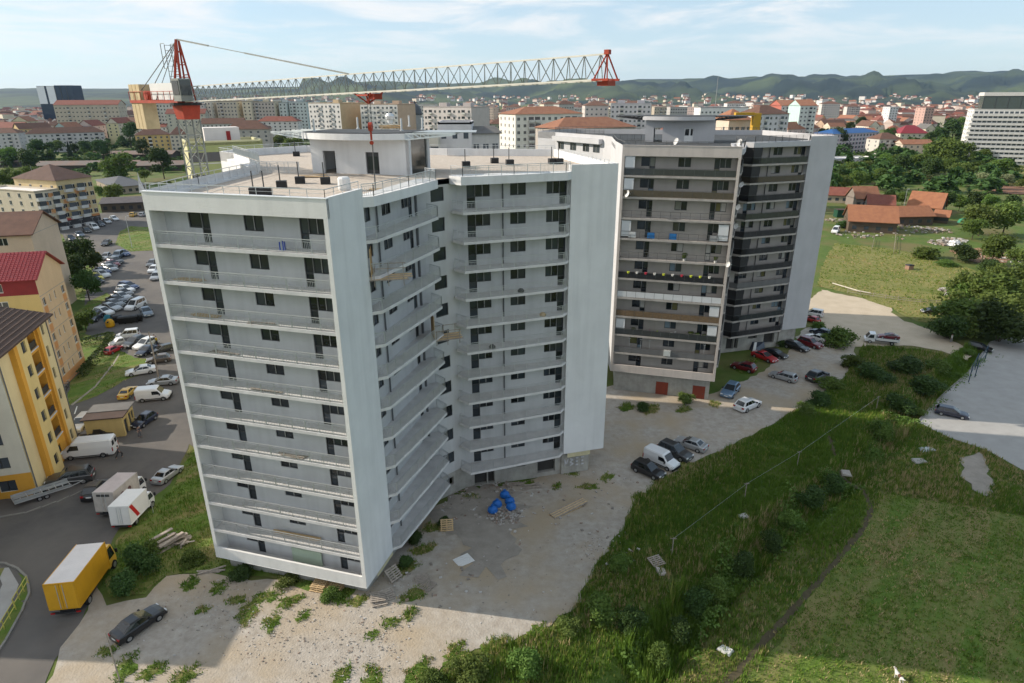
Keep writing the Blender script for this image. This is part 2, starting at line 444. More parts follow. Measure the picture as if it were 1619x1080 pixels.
# parking bay lines
for (a, b) in [((118, 655), (122, 643)), ((149, 652), (155, 640)), ((84, 660), (89, 648)), ((206, 396), (240, 391))]:
    A, B = G(*a), G(*b); d = (B - A); d.z = 0; d.normalize(); n = Vector((-d.y, d.x, 0)) * .08
    mbl = MB(); z = Vector((0, 0, .048)); mbl.face([A - n + z, B - n + z, B + n + z, A + n + z]); mbl.build('parking_line', [linem], kind='structure')

# ================================================================== the twin towers
E1 = Vector((0.962, -0.273)); E2 = Vector((0.273, 0.962)); AL = Vector((-27.39, 48.24))
def lo(x, y): return AL + E1 * x + E2 * y
def mir(p): return Vector((55.0 - p[1], 55.0 - p[0]))
P0 = lo(14.56, 5.1); P1 = lo(14.56, 16.75)
SLAB_IN = [lo(14.56, 5.12), lo(15.31, 5.12), lo(15.95, 5.8), lo(16.42, 11.4), lo(16.72, 16.6), lo(15.3, 17.45), lo(14.56, 16.75)]
SLAB_IN_B = [mir(p) for p in SLAB_IN][::-1]
BACK = [Vector(p) for p in ((5.7, 86.6), (-8.4, 88.6), (-29.2, 95.4), (-36.4, 88.2), (-37.4, 85.4), (-34.3, 82.2), (-26.9, 70.8), (-26.05, 67.3), (-27.1, 56.4))]
ST = 2.9; ZS1 = 30.185; SLT = 0.27
def zfloor(k): return ZS1 - ST * (k - 1) + SLT
WB, WT = 1.1, 2.33       # sill and head of windows above floor

sealm = mat('pale_seal', (0.42, 0.42, 0.41), .5, 0)
def window_mesh_set(fm, key, glassn):
    """frame + pane meshes for one opening type; local x along the wall, y into the wall, z from floor"""
    fr = 0.07
    def leaf(mb, x0, x1, z0, z1):
        mb.box(((x0 + x1) / 2, 0.10, z0 + fr / 2), (x1 - x0, 0.06, fr)); mb.box(((x0 + x1) / 2, 0.10, z1 - fr / 2), (x1 - x0, 0.06, fr))
        mb.box((x0 + fr / 2, 0.10, (z0 + z1) / 2), (fr, 0.06, z1 - z0 - 2 * fr)); mb.box((x1 - fr / 2, 0.10, (z0 + z1) / 2), (fr, 0.06, z1 - z0 - 2 * fr))
    def build(leaves):
        mb = MB(); panes = []
        for i_, (x0, x1, z0, z1) in enumerate(leaves):
            leaf(mb, x0, x1, z0, z1)
            if z0 > .5 and x0 > .01: mb.box((x0, 0.066, (z0 + z1) / 2), (.05, 0.01, z1 - z0 - .1), 0, 1)
            pm = MB(); pm.face([(x0 + fr, 0.115, z0 + fr), (x1 - fr, 0.115, z0 + fr), (x1 - fr, 0.115, z1 - fr), (x0 + fr, 0.115, z1 - fr)])
            panes.append(pm.mesh('pane', glassn))
        return mb.mesh('window', [fm, sealm]), panes
    T = {}
    T['dw'] = (build([(0, .85, .02, 1.05), (0, .85, 1.05, WT), (.85, 1.6, WB, WT), (1.6, 2.35, WB, WT)]), [(0, .85, .02, WT), (.85, 2.35, WB, WT)], 2.35)
    T['wd'] = (build([(0, .7, WB, WT), (.7, 1.4, WB, WT), (1.4, 2.2, .02, 1.05), (1.4, 2.2, 1.05, WT)]), [(0, 1.4, WB, WT), (1.4, 2.2, .02, WT)], 2.2)
    T['w2'] = (build([(0, .82, WB, WT), (.82, 1.65, WB, WT)]), [(0, 1.65, WB, WT)], 1.65)
    T['fl'] = (build([(0, 1.15, WB, WT), (1.15, 1.9, .02, 1.05), (1.15, 1.9, 1.05, WT)]), [(0, 1.15, WB, WT), (1.15, 1.9, .02, WT)], 1.9)
    T['fr'] = (build([(0, .7, .02, 1.05), (0, .7, 1.05, WT), (.7, 1.4, WB, WT), (1.4, 2.12, WB, WT)]), [(0, .7, .02, WT), (.7, 2.12, WB, WT)], 2.12)
    T['lk'] = (build([(0, 1.6, WB - .1, WT)]), [(0, 1.6, WB - .1, WT)], 1.6)
    return T

def rail_path(mb, path, style, h=1.0, cut=None):
    """railing following a polyline given at z=0"""
    for a, b in zip(path[:-1], path[1:]):
        a, b = Vector((a[0], a[1], 0)), Vector((b[0], b[1], 0)); L = (b - a).length; d = (b - a) / L
        up = lambda p, z: Vector((p.x, p.y, z))
        mb.bar(up(a, h), up(b, h), 0.055, 0.05, 0)
        if style == 'bars':
            mb.bar(up(a, h - 0.16), up(b, h - 0.16), 0.035, 0.03, 0); mb.bar(up(a, 0.1), up(b, 0.1), 0.035, 0.03, 0)
            n = max(1, int(round(L / 1.25)))
            for k in range(n + 1):
                p = a + d * (L * k / n); mb.bar(up(p, 0), up(p, h), 0.05, 0.05, 0, False)
            nb = max(1, int(L / 0.14))
            for k in range(nb):
                p = a + d * (L * (k + .5) / nb); mb.bar(up(p, 0.1), up(p, h - 0.16), 0.022, 0.022, 0, False)
        elif style == 'thin':
            mb.bar(up(a, h * .5), up(b, h * .5), 0.02, 0.02, 0)
            n = max(1, int(round(L / 1.3)))
            for k in range(n + 1):
                p = a + d * (L * k / n); mb.bar(up(p, 0), up(p, h), 0.04, 0.04, 0, False)
def panel_path(mb, path, h=0.85, th=0.03, z0=0.06):
    for a, b in zip(path[:-1], path[1:]):
        mb.bar((a[0], a[1], z0 + h / 2), (b[0], b[1], z0 + h / 2), th, h)

def tower(off, dz, S, label):
    O = Vector((off[0], off[1], 0))
    q = lambda p: (p[0] + O.x, p[1] + O.y)
    Q = lambda ps: [q(p) for p in ps]
    root = wthing('apartment_tower', label, 'apartment building', (AL.x + O.x, AL.y + O.y, gz(AL.x + O.x, AL.y + O.y)))
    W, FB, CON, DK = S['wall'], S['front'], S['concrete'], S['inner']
    zb, zr, zt = 1.185 + dz, 33.55 + dz, 34.41 + dz
    angF = math.atan2(E1.y, E1.x)
    P = lambda p: (p[0], p[1])
    FM, GL = S['frame'], S['glass']
    T = window_mesh_set(FM, S['key'], GL)
    place = []
    # --- facades with openings (front back-wall, two inner wings, link)
    ops = {'front': [(2.15, 'fl'), (7.1, 'w2'), (11.8, 'fr')]}
    La = (P1 - P0).length
    opsA = [(0.0, 'dw'), (4.35, 'w2'), (8.2, 'wd')]       # from the fin inwards
    opsB = [(1.0, 'dw'), (5.45, 'w2'), (9.3, 'wd')]       # from the corner outwards
    mb = MB()
    def facade(o, d, L, items, kind):
        holes = []
        for k in range(1, 12):
            z = zfloor(k) + dz
            if k == 11 and kind == 'x': continue
            for x, t in items:
                (me, panes), hs, w = T[t]
                for h in hs: holes.append((x + h[0], x + h[1], z + h[2], z + h[3]))
                place.append((o + d * x, math.atan2(d.y, d.x), z, t, k, kind))
        # ground storey row (top storey is above slab 1)
        z = zfloor(0) + dz
        for x, t in items:
            (me, panes), hs, w = T[t]
            for h in hs: holes.append((x + h[0], x + h[1], z + h[2], z + h[3]))
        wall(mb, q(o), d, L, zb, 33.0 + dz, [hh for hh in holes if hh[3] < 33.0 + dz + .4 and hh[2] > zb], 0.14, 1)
    # storeys: the floor of the top storey is slab 1 (k=1)
    facade(lo(.35, 1.4), E1, 14.68, ops['front'], 'front')
    facade(P0, (P1 - P0).normalized(), La, [(0.15, 'dw'), (4.5, 'w2'), (8.3, 'wd')], 'a')
    MA, MBp = mir(P1), mir(P0)
    facade(MA, (MBp - MA).normalized(), (MBp - MA).length, opsB, 'b')
    lk_d = (MA - P1).normalized(); lk_L = (MA - P1).length
    facade(P1, lk_d, lk_L, [(lk_L / 2 - .8, 'lk')], 'l')
    # plain walls
    def plain(pts, z0, z1, m=0):
        for a, b in zip(pts[:-1], pts[1:]):
            mb.face([(q(a)[0], q(a)[1], z0), (q(b)[0], q(b)[1], z0), (q(b)[0], q(b)[1], z1), (q(a)[0], q(a)[1], z1)], m)
    plain([lo(15.38, 0), lo(15.38, 5.1), lo(14.56, 5.1)], zb, zt, 0)
    bm = [mir(p) for p in (lo(14.56, 5.1), lo(15.38, 5.1), lo(15.38, 0))]
    plain(bm, zb, zt, 0)
    plain([mir(lo(15.38, 0)), mir(lo(0, 0))] + BACK + [lo(0, 0)], zb, zt, 0)
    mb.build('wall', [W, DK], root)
    fb = MB()
    for (a, b) in ((-.004, .35), (15.03, 15.374)):
        fb = MB(); fb.prism(Q([lo(a, -.003), lo(b, -.003), lo(b, 1.395), lo(a, 1.395)]), zb - .003, 33.0 + dz, 0, True, False)
        fb.build('side_fin', [FB], root)
    ob = MB(); ob.face([(x, y, zb) for x, y in Q([lo(0, 0), lo(15.38, 0), lo(15.38, 5.1), lo(14.56, 5.1), P1, MA, MBp] + bm[1:] + [mir(lo(0, 0))] + BACK)][::-1])
    ob.build('soffit', [W], root)
    # roof slab and parapets
    rf = MB()
    outline = [lo(.05, .05), lo(15.33, .05), lo(15.33, 5.12)] + SLAB_IN[1:-1] + SLAB_IN_B[1:-1] + [mir(lo(15.33, 5.12)), mir(lo(15.33, .05)), mir(lo(.05, .05))] + BACK
    rf.face([(x, y, zr) for x, y in Q(outline)], 0)
    rf.build('roof', [S['roof']], root)
    for sl in (SLAB_IN, SLAB_IN_B):
        fs = MB(); c = sum(sl, Vector((0, 0))) / len(sl)
        o2 = [p + (p - c).normalized() * 0.12 for p in sl[1:-1]]
        o2 = [sl[0]] + o2 + [sl[-1]]
        fs.prism(Q(o2), 33.0 + dz, 33.77 + dz, 0)
        fs.build('roof_fascia', [W], root)
    pa = MB()
    def strip(a, b, z0, z1, th=.28, m=0):
        a, b = Vector(a), Vector(b); d = (b - a).normalized(); n = Vector((-d.y, d.x)) * th
        pa.prism(Q([a, b, b + n, a + n]), z0, z1, m)
    strip(lo(0, 0), lo(15.38, 0), 33.0 + dz, zt - .06, .3)
    pa.build('parapet', [FB], root)
    pa = MB(); strip(lo(-.05, -.05), lo(15.43, -.05), zt - .06, zt, .4); pa.build('coping', [S['cap']], root)
    def one(a, b, z0, z1):
        nonlocal pa
        pa = MB(); strip(a, b, z0, z1); pa.build('parapet', [W], root)
    one(lo(15.377, .35), lo(15.377, 5.1), zr - .3, zt + .01)
    one(mir(lo(15.377, 5.1)), mir(lo(15.377, 0)), zr - .3, zt + .01)
    ring = [mir(lo(15.38, .3)), mir(lo(0, 0))] + BACK[:6]
    for a, b in zip(ring[:-1], ring[1:]): one(a, b, zr - .3, zt + .02)
    one(BACK[8], lo(0, .3), zr - .3, zr + .28)
    one(BACK[7], BACK[8], zr - .3, zr + .2)
    bp = MB(); bp.prism(Q([lo(.35, .02), lo(15.03, .02), lo(15.03, .2), lo(.35, .2)]), zb, zb + 1.15, 0); bp.build('balcony_parapet', [FB], root)
    # plinth, raw concrete with openings
    pl = MB(); zg = -3.2
    fp = [lo(.6, .9), lo(14.8, .9), lo(14.8, 5.3), lo(14.3, 5.6)]
    for a, b in zip(fp[:-1], fp[1:]): wall(pl, q(a), (b - a), (b - a).length, zg, zb, [], .2)
    wall(pl, q(P0 + E2 * .5), (P1 - P0), La - .5, zg, zb, [(1.0, 2.6, zb - 1.4, zb - .5), (6, 8, zb - 2.4, zb - .5)], .3)
    wall(pl, q(P1), lk_d, lk_L, zg, zb, [(1.4, 3.0, zb - 1.6, zb - .6)], .3)
    wall(pl, q(MA), (MBp - MA), (MBp - MA).length, zg, zb, [(1.0, 2.5, zb - 2.9, zb - .6), (2.62, 3.4, zb - 2.9, zb - .5), (5.4, 7.2, zb - 1.3, zb - .5), (8.7, 10.9, zb - 2.6, zb - .45)], .5)
    be = [mir(lo(14.56, 5.1)), mir(lo(14.8, 5.1)), mir(lo(14.8, 1.6)), mir(lo(13, 1.6))]
    for a, b in zip(be[:-1], be[1:]): wall(pl, q(a), (b - a), (b - a).length, zg, zb, [], .2)
    rest = [mir(lo(13, 1.6)), mir(lo(2, 1.6)), Vector((3, 84)), Vector((-30, 90)), Vector((-24, 68)), lo(.6, .9)]
    for a, b in zip(rest[:-1], rest[1:]): wall(pl, q(a), (b - a), (b - a).length, zg, zb, [], .2)
    pl.build('plinth', [CON], root)
    iv = MB()     # dark sheets standing in for the unlit rooms behind the plinth openings
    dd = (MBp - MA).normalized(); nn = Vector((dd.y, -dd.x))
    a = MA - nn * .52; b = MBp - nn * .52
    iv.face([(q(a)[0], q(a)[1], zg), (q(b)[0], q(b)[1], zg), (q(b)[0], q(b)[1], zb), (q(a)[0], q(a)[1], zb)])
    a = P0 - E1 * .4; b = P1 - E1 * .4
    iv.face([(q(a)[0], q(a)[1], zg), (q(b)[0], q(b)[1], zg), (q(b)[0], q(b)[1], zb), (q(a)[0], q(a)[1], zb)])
    iv.build('dark_room_sheet', [S['room_dark']], root)
    ins = MB()   # strip of bare insulation board under the end wall
    a, b = mir(lo(15.40, 4.6)), mir(lo(15.40, 1.7))
    wall(ins, q(a), (b - a), (b - a).length, zb - .55, zb - .003, [])
    if S['key'] == 'new': ins.build('insulation_board', [S['insul']], root)
    ins = MB(); a, b = lo(15.40, 1.9), lo(15.40, 5.05)
    wall(ins, q(a), (b - a), (b - a).length, zb - .35, zb - .003, [])
    if S['key'] == 'new': ins.build('insulation_board', [S['insul']], root)
    # --- balcony slabs and railings
    fpoly = [lo(.35, .03), lo(15.03, .03), lo(15.03, 1.4), lo(.35, 1.4)]
    sm = MB(); sm.prism([P(p - AL) for p in fpoly], 0, SLT, 0); front_slab = sm.mesh('balcony_slab', [S['slab']])
    sm = MB(); sm.prism([P(p - AL) for p in SLAB_IN], 0, SLT, 0); slab_a = sm.mesh('balcony_slab', [S['slab']])
    sm = MB(); sm.prism([P(p - AL) for p in SLAB_IN_B], 0, SLT, 0); slab_b = sm.mesh('balcony_slab', [S['slab']])
    rp_f = [P(lo(.4, .1) - AL), P(lo(14.98, .1) - AL)]
    ia = [SLAB_IN[1] + Vector((-.02, .1))] + [p + (Vector(lo(13, 11)) - p).normalized() * .1 for p in SLAB_IN[2:6]]
    rp_a = [P(p - AL) for p in ia]
    rp_b = [P(mir(p) - AL) for p in ia][::-1]
    rm = {}
    for nme, pth in (('f', rp_f), ('a', rp_a), ('b', rp_b)):
        r_ = MB(); rail_path(r_, pth, S['rail']); rm[nme] = r_.mesh('railing', [S['metal']])
        r_ = MB(); panel_path(r_, pth); rm[nme + 'p'] = r_
    base = root.location
    zl = lambda z: z - base.z
    for k in range(1, 12):
        z = ZS1 - ST * (k - 1) + dz
        link('balcony_slab', front_slab, root, (0, 0, zl(z)) if k < 11 else (0, 0, zl(z) + .002))
        link('balcony_slab', slab_a, root, (0, 0, zl(z)))
        link('balcony_slab', slab_b, root, (0, 0, zl(z)))
        for nme in 'fab':
            if nme == 'f' and k == 11: continue
            cl = S['clad'](nme, k)
            link('railing', rm[nme], root, (0, 0, zl(z + SLT)))
            if cl: link('railing_panel', rm[nme + 'p'].mesh('railing_panel', [cl]), root, (0, 0, zl(z + SLT)))
        if S['key'] == 'old' and k not in (4, 5, 8):
            sp = MB(); panel_path(sp, [rp_b[0], rp_b[1], tuple(Vector(rp_b[1]).lerp(Vector(rp_b[2]), .30))], 2.45); link('balcony_screen', sp.mesh('balcony_screen', [darkpanel]), root, (0, 0, zl(z + SLT)))
    # roof railings
    rr = MB(); rail_path(rr, [P(p - AL) for p in [lo(.3, .2), lo(15.2, .2), lo(15.2, 4.9)]], 'thin', .55); link('roof_railing', rr.mesh('roof_railing', [S['metal']]), root, (0, 0, zl(zt)))
    for rp_ in (rp_a, rp_b):
        rr = MB(); rail_path(rr, rp_, 'bars', .95); link('roof_railing', rr.mesh('roof_railing', [S['metal']]), root, (0, 0, zl(33.77 + dz)))
    rr = MB(); rail_path(rr, [P(p - AL) for p in [lo(.25, .6), BACK[8] + Vector((.2, 0)), BACK[7] + Vector((.2, -.2)), Vector((-21.4, 66.4))]], 'thin' , 1.1)
    rail_path(rr, [P(p - AL) for p in [BACK[7] + Vector((.2, -.2)), Vector((-21.4, 66.6))]], 'bars', 1.1)
    link('roof_railing', rr.mesh('roof_railing', [S['metal']]), root, (0, 0, zl(zr + .1)))
    rr = MB(); rail_path(rr, [P(p - AL) for p in BACK[:6]] , 'thin', .45); rail_path(rr, [P(p - AL) for p in (mir(lo(15.2, 1)), mir(lo(.2, .2)))], 'thin', .35)
    rail_path(rr, [P(p - AL) for p in BACK[5:7]], 'bars', .9)
    link('roof_railing', rr.mesh('roof_railing', [S['metal']]), root, (0, 0, zl(zt)))
    # --- windows
    cols = S['panes']
    for o, ang, z, t, k, kind in place:
        if kind == 'l' and False: continue
        (me, panes), hs, w = T[t]
        x, y = q(o)
        wo = link('window', me, root, (x - base.x, y - base.y, z - base.z), ang)
        for pm in panes:
            po = link('pane', pm, wo)
            if cols and rnd.random() < S['curtain']:
                po.material_slots[0].link = 'OBJECT'; po.material_slots[0].material = rnd.choice(cols)
    # storey above slab 1 is k=1; downpipes
    dp = MB()
    for o, d, x in ((P0, (P1 - P0).normalized(), 3.4), (MA, (MBp - MA).normalized(), 4.65)):
        c = o + d * x + Vector((d.y, -d.x)) * .12
        dp.tube((q(c)[0], q(c)[1], zb), (q(c)[0], q(c)[1], 33.0 + dz), .07, n=6)
    c = P1 + E1 * .1 - E2 * .5
    dp.tube((q(c)[0], q(c)[1], zb), (q(c)[0], q(c)[1], 33.0 + dz), .13, n=6)
    dp.build('downpipe', [S['pipe']], root)
    # --- penthouse
    ph = MB(); Qc = Vector((-10.0, 65.1)); H0, H1 = zr - .02, 36.95 + dz
    A_ = Qc - E1 * 10.9
    wall(ph, q(A_), E1, 10.9, H0, H1, [(1.35, 2.75, zr + .0, zr + 2.2), (6.15, 7.6, zr + .05, zr + 2.15)], .35)
    ph.prism(Q([Qc, Qc + E2 * .5, Qc + E2 * .5 - E1 * .35, Qc - E1 * .35]), H0 - .01, H1, 0)
    ph.prism(Q([Qc + E2 * 4.6, Qc + E2 * 5.2, Qc + E2 * 5.2 - E1 * .4, Qc + E2 * 4.6 - E1 * .4]), H0, H1, 0)
    wall(ph, q(Qc + E2 * 5.2), -E1, 10.9, H0, H1, [(8.2, 9.7, zr, zr + 2.2)], .3)
    wall(ph, q(A_ + E2 * 5.2), -E2, 5.2, H0, H1, [], .3)
    pho = ph.build('penthouse', [S['ph']], root)
    gm = MB(); a, b = Qc + E2 * .5 - E1 * .15, Qc + E2 * 4.6 - E1 * .15
    wall(gm, q(a), E2, (b - a).length, H0, H1, [])
    g_ = gm.build('glazing', [S['phglass']], None, origin=tuple(root.location)); g_.parent = pho
    dm = MB(); a = A_ + E1 * 6.15 - Vector((E1.y, -E1.x)) * .2
    S['door'](dm, q(a), E1, zr)
    d_ = dm.build('roof_door', S['doormats'], None, origin=tuple(root.location)); d_.parent = pho
    cv = MB(); pts = []
    n = 16
    for k in range(n + 1):
        t = k / n; x = -.55 + t * 11.3; bul = .45 + 1.75 * (1 - (2 * t - 1) ** 2)
        pts.append(A_ + E1 * x - E2 * bul)
    back = [A_ + E1 * 10.75 + E2 * 5.6, A_ - E1 * .55 + E2 * 5.6]
    cv.prism(Q(pts + back), 36.95 + dz, 37.52 + dz, 0)
    cv.build('penthouse_roof', [S['ph']], root)
    tp = MB(); inner = [p + E2 * .25 for p in pts]
    tp.prism(Q(inner + back), 37.522 + dz, 37.60 + dz, 0); tp.build('roof_membrane', [S['memb']], root)
    # steel canopy arms left and right of the penthouse roof
    ca = MB()
    def truss(a, b, z, h=.55, n=6):
        a3, b3 = Vector((q(a)[0], q(a)[1], z)), Vector((q(b)[0], q(b)[1], z))
        ca.bar(a3, b3, .1); ca.bar(a3 - Vector((0, 0, h)), b3 - Vector((0, 0, .12)), .1)
        for k in range(n):
            p0 = a3.lerp(b3, k / n); p1 = a3.lerp(b3, (k + 1) / n); hh = lambda t: h + (0.12 - h) * t
            ca.bar(p0, p1 - Vector((0, 0, hh((k + 1) / n))), .06); ca.bar(p1, p1 - Vector((0, 0, hh((k + 1) / n))), .06)
    base_r = A_ + E1 * 10.75; base_l = A_ - E1 * .55
    for yy in (-.3, 1.6, 3.4, 5.2):
        truss(base_r + E2 * yy, base_r + E1 * (4.6 - .2 * yy) + E2 * (yy + .4), 37.5 + dz)
        truss(base_l + E2 * yy, base_l - E1 * (4.2) + E2 * (yy + .8), 37.5 + dz)
    ca.build('canopy_truss', [S['steel']], root)
    cs = MB()
    cs.prism(Q([base_r + E2 * 1.4, base_r + E1 * 6.2 + E2 * 2.6, base_r + E1 * 5.0 + E2 * 6.5, base_r + E2 * 5.6]), 37.53 + dz, 37.58 + dz)
    cs.build('canopy_sheet', [S['memb'] if S['key'] == 'old' else S['sheet']], root)
    if S['key'] == 'old':
        cs = MB(); cs.prism(Q([base_l - E2 * .6, base_l + E2 * 5.6, base_l - E1 * 5.0 + E2 * 6.0, base_l - E1 * 3.4 + E2 * .8]), 37.53 + dz, 37.58 + dz)
        cs.prism(Q([base_r - E2 * .6, base_r + E1 * 3.6 + E2 * .6, base_r + E1 * 6.0 + E2 * 2.7, base_r + E2 * 1.3]), 37.53 + dz, 37.58 + dz)
        cs.build('canopy_sheet', [S['memb']], root)
    # wing behind: fascia and a few windows on its inner facade
    wf = MB(); a, b = BACK[5], BACK[6]
    dwn = (b - a).normalized(); nn = Vector((dwn.y, -dwn.x))
    wf.prism(Q([a + dwn * .2, b - dwn * .2, b - dwn * .2 + nn * .9, a + dwn * .2 + nn * .9]), 33.0 + dz, 33.8 + dz)
    wf.build('roof_fascia', [W], root)
    for x in (1.0, 4.6, 8.2, 11.0):
        for k in (1, 2):
            (me, panes), hs, w = T['w2']
            o = a + dwn * x + nn * .13
            wo = link('window', me, root, (q(o)[0] - base.x, q(o)[1] - base.y, zfloor(k) + dz - base.z), math.atan2(dwn.y, dwn.x))
            for pm in panes: link('pane', pm, wo)
    return root

white = mat('white_plaster', (0.68, 0.685, 0.69), .85, .06, .35, .25, 9, streak=.24)
white_front = mat('white_plaster_front', (0.73, 0.72, 0.70), .85, .05, .4, .25, 9, streak=.2)
concrete = mat('raw_concrete', (0.36, 0.35, 0.32), .9, .2, .9, .5, 6, streak=.35)
slabm = mat('balcony_concrete', (0.62, 0.61, 0.60), .85, .1, .7, .2, 8, streak=.25)
gravel_roof = mat('roof_gravel', (0.40, 0.34, 0.28), .95, .25, 3.0, .9, 14, col2=(0.52, 0.46, 0.40))
galv = mat('galvanised_steel', (0.55, 0.57, 0.58), .45, .05, 1, metal=.6)
anth = mat('anthracite_frame', (0.035, 0.037, 0.04), .45, 0, spec=.5)
glass = glassmat('window_glass')
glass_t = glassmat('window_glass_curtain', (0.10, 0.10, 0.09), .1)
room_dark = mat('cellar_dark', (0.05, 0.048, 0.045), .9, .2, 1)
insul = mat('insulation_board', (0.52, 0.47, 0.30), .9, .15, 1.2)
membrane = mat('roof_membrane', (0.055, 0.06, 0.065), .85, .2, .5)
steelw = mat('white_painted_steel', (0.66, 0.70, 0.70), .5, .05)
sheetm = mat('polycarbonate_sheet', (0.30, 0.32, 0.32), .3, .05)
dark_glass = glassmat('penthouse_glass', (0.02, 0.025, 0.022), .12)
capm = mat('metal_coping', (0.78, 0.79, 0.80), .5, .03, 1, metal=.2)
white_door = mat('white_pvc', (0.75, 0.75, 0.74), .4, 0)

def door_new(mb, o, d, z):
    wall(mb, o, d, 1.45, z + .05, z + 2.15, [])
    n = Vector((d.y, -d.x))
    for x, z0, z1, w in ((.2, .4, 1.7, .06), (1.2, .4, 1.7, .06)):
        c = Vector(o) + d * x + n * .03; mb.box((c.x, c.y, z + (z0 + z1) / 2), (w, .05, z1 - z0), math.atan2(d.y, d.x), 1)
    c = Vector(o) + d * .72 + n * .03; mb.box((c.x, c.y, z + 1.1), (.9, .04, 1.3), math.atan2(d.y, d.x), 1)
def door_old(mb, o, d, z):
    wall(mb, o, d, 1.45, z + .05, z + 2.15, [])
    n = Vector((d.y, -d.x))
    for x, w in ((.45, .6), (1.15, .3)):
        c = Vector(o) + d * x + n * .03; mb.box((c.x, c.y, z + 1.55), (w, .05, 1.0), math.atan2(d.y, d.x), 1)

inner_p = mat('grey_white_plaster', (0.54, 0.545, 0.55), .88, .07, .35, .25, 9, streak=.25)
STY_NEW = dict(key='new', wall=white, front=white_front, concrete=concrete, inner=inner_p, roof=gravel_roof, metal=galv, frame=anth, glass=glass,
               slab=slabm, rail='bars', clad=lambda n, k: None, cap=capm, room_dark=room_dark, insul=insul, ph=white, phglass=dark_glass,
               memb=membrane, steel=steelw, sheet=sheetm, door=door_new, doormats=[anth, mat('door_dark_green', (0.02, 0.03, 0.025), .5, 0)],
               panes=[], curtain=0, pipe=mat('dark_pipe', (0.12, 0.125, 0.13), .5, 0))
grey_p = mat('grey_plaster', (0.46, 0.46, 0.475), .88, .06, .35, .25, 9, streak=.12)
beige_p = mat('beige_plaster', (0.52, 0.465, 0.425), .88, .07, .4, .25, 9, streak=.3)
slab_old = mat('weathered_slab', (0.40, 0.37, 0.34), .88, .15, .8, .3, 8, streak=.35)
darkpanel = mat('dark_railing_panel', (0.03, 0.03, 0.032), .5, .1)
brownpanel = mat('brown_railing_panel', (0.09, 0.075, 0.05), .6, .15, 3)
reedpanel = mat('reed_screen', (0.16, 0.11, 0.065), .9, .4, 8)
whitepanel = mat('white_railing_panel', (0.62, 0.63, 0.64), .5, .05)
smokepanel = mat('smoked_glass_panel', (0.05, 0.055, 0.055), .12, .1, spec=.6)
greypanel = mat('grey_railing_panel', (0.14, 0.14, 0.14), .5, .1)
tealcur = mat('pale_blue_blind', (0.20, 0.27, 0.32), .6, 0)
whitecur = mat('white_curtain', (0.45, 0.43, 0.40), .7, .1)
yelcur = mat('olive_curtain', (0.16, 0.15, 0.06), .7, .1)
def clad_old(n, k):
    if n == 'f': return {1: smokepanel, 2: brownpanel, 3: None, 4: None, 5: None, 6: darkpanel, 7: whitepanel, 8: reedpanel, 9: smokepanel, 10: greypanel}.get(k)
    if n == 'b': return [None, smokepanel, brownpanel, darkpanel, smokepanel, darkpanel, darkpanel, darkpanel, greypanel, darkpanel, smokepanel, darkpanel][k]
    return greypanel if k % 2 else None
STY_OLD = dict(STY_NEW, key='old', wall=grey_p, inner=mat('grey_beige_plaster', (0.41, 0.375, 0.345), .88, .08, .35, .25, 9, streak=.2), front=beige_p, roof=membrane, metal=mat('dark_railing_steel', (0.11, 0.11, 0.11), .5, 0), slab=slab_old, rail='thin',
               clad=clad_old, cap=beige_p, ph=grey_p, steel=mat('dark_steel', (0.05, 0.05, 0.055), .5, 0), door=door_old, doormats=[white_door, glass],
               panes=[tealcur, whitecur, yelcur, glass_t], curtain=.22)
TAB = (42.45, 42.05)
tower_new = tower((0, 0), 0, STY_NEW, 'unfinished white apartment tower with empty railed balconies and a gravel roof')
tower_old = tower(TAB, .27, STY_OLD, 'lived-in grey and beige apartment tower with screened balconies and a dark roof')
# ================================================================== buildings round about
tile_red = mat('red_roof_tiles', (0.17, 0.055, 0.042), .85, .25, .6, col2=(0.22, 0.085, 0.06))
tile_or = mat('orange_roof_tiles', (0.30, 0.145, 0.085), .9, .25, .5, col2=(0.22, 0.095, 0.06))
tile_br = mat('brown_roof_tiles', (0.11, 0.06, 0.045), .88, .2, .5, col2=(0.16, 0.085, 0.06))
tile_dk = mat('dark_brown_roof', (0.065, 0.042, 0.034), .8, .2, .7)
metal_red = mat('red_metal_roof', (0.24, 0.028, 0.035), .45, .1, .5)
metal_blue = mat('blue_metal_roof', (0.02, 0.09, 0.26), .5, .1, .5)
bit = mat('bitumen_roof', (0.11, 0.105, 0.10), .9, .2, .3, col2=(0.16, 0.155, 0.15))
flatw = mat('white_flat_roof', (0.66, 0.63, 0.62), .8, .1, .3)
paints = {}
def paint(c, st=.14):
    k = tuple(round(x, 3) for x in c)
    if k not in paints: paints[k] = mat('render_%d' % len(paints), c, .88, .07, .3, streak=st)
    return paints[k]
win_far = glassmat('far_window_glass', (0.028, 0.034, 0.042), .15)
pvc = mat('white_window_frame', (0.62, 0.62, 0.6), .5, 0)
bal_w = mat('balcony_parapet_white', (0.55, 0.54, 0.52), .8, .1, .8)
bal_g = mat('balcony_parapet_grey', (0.30, 0.30, 0.30), .8, .1, .8)

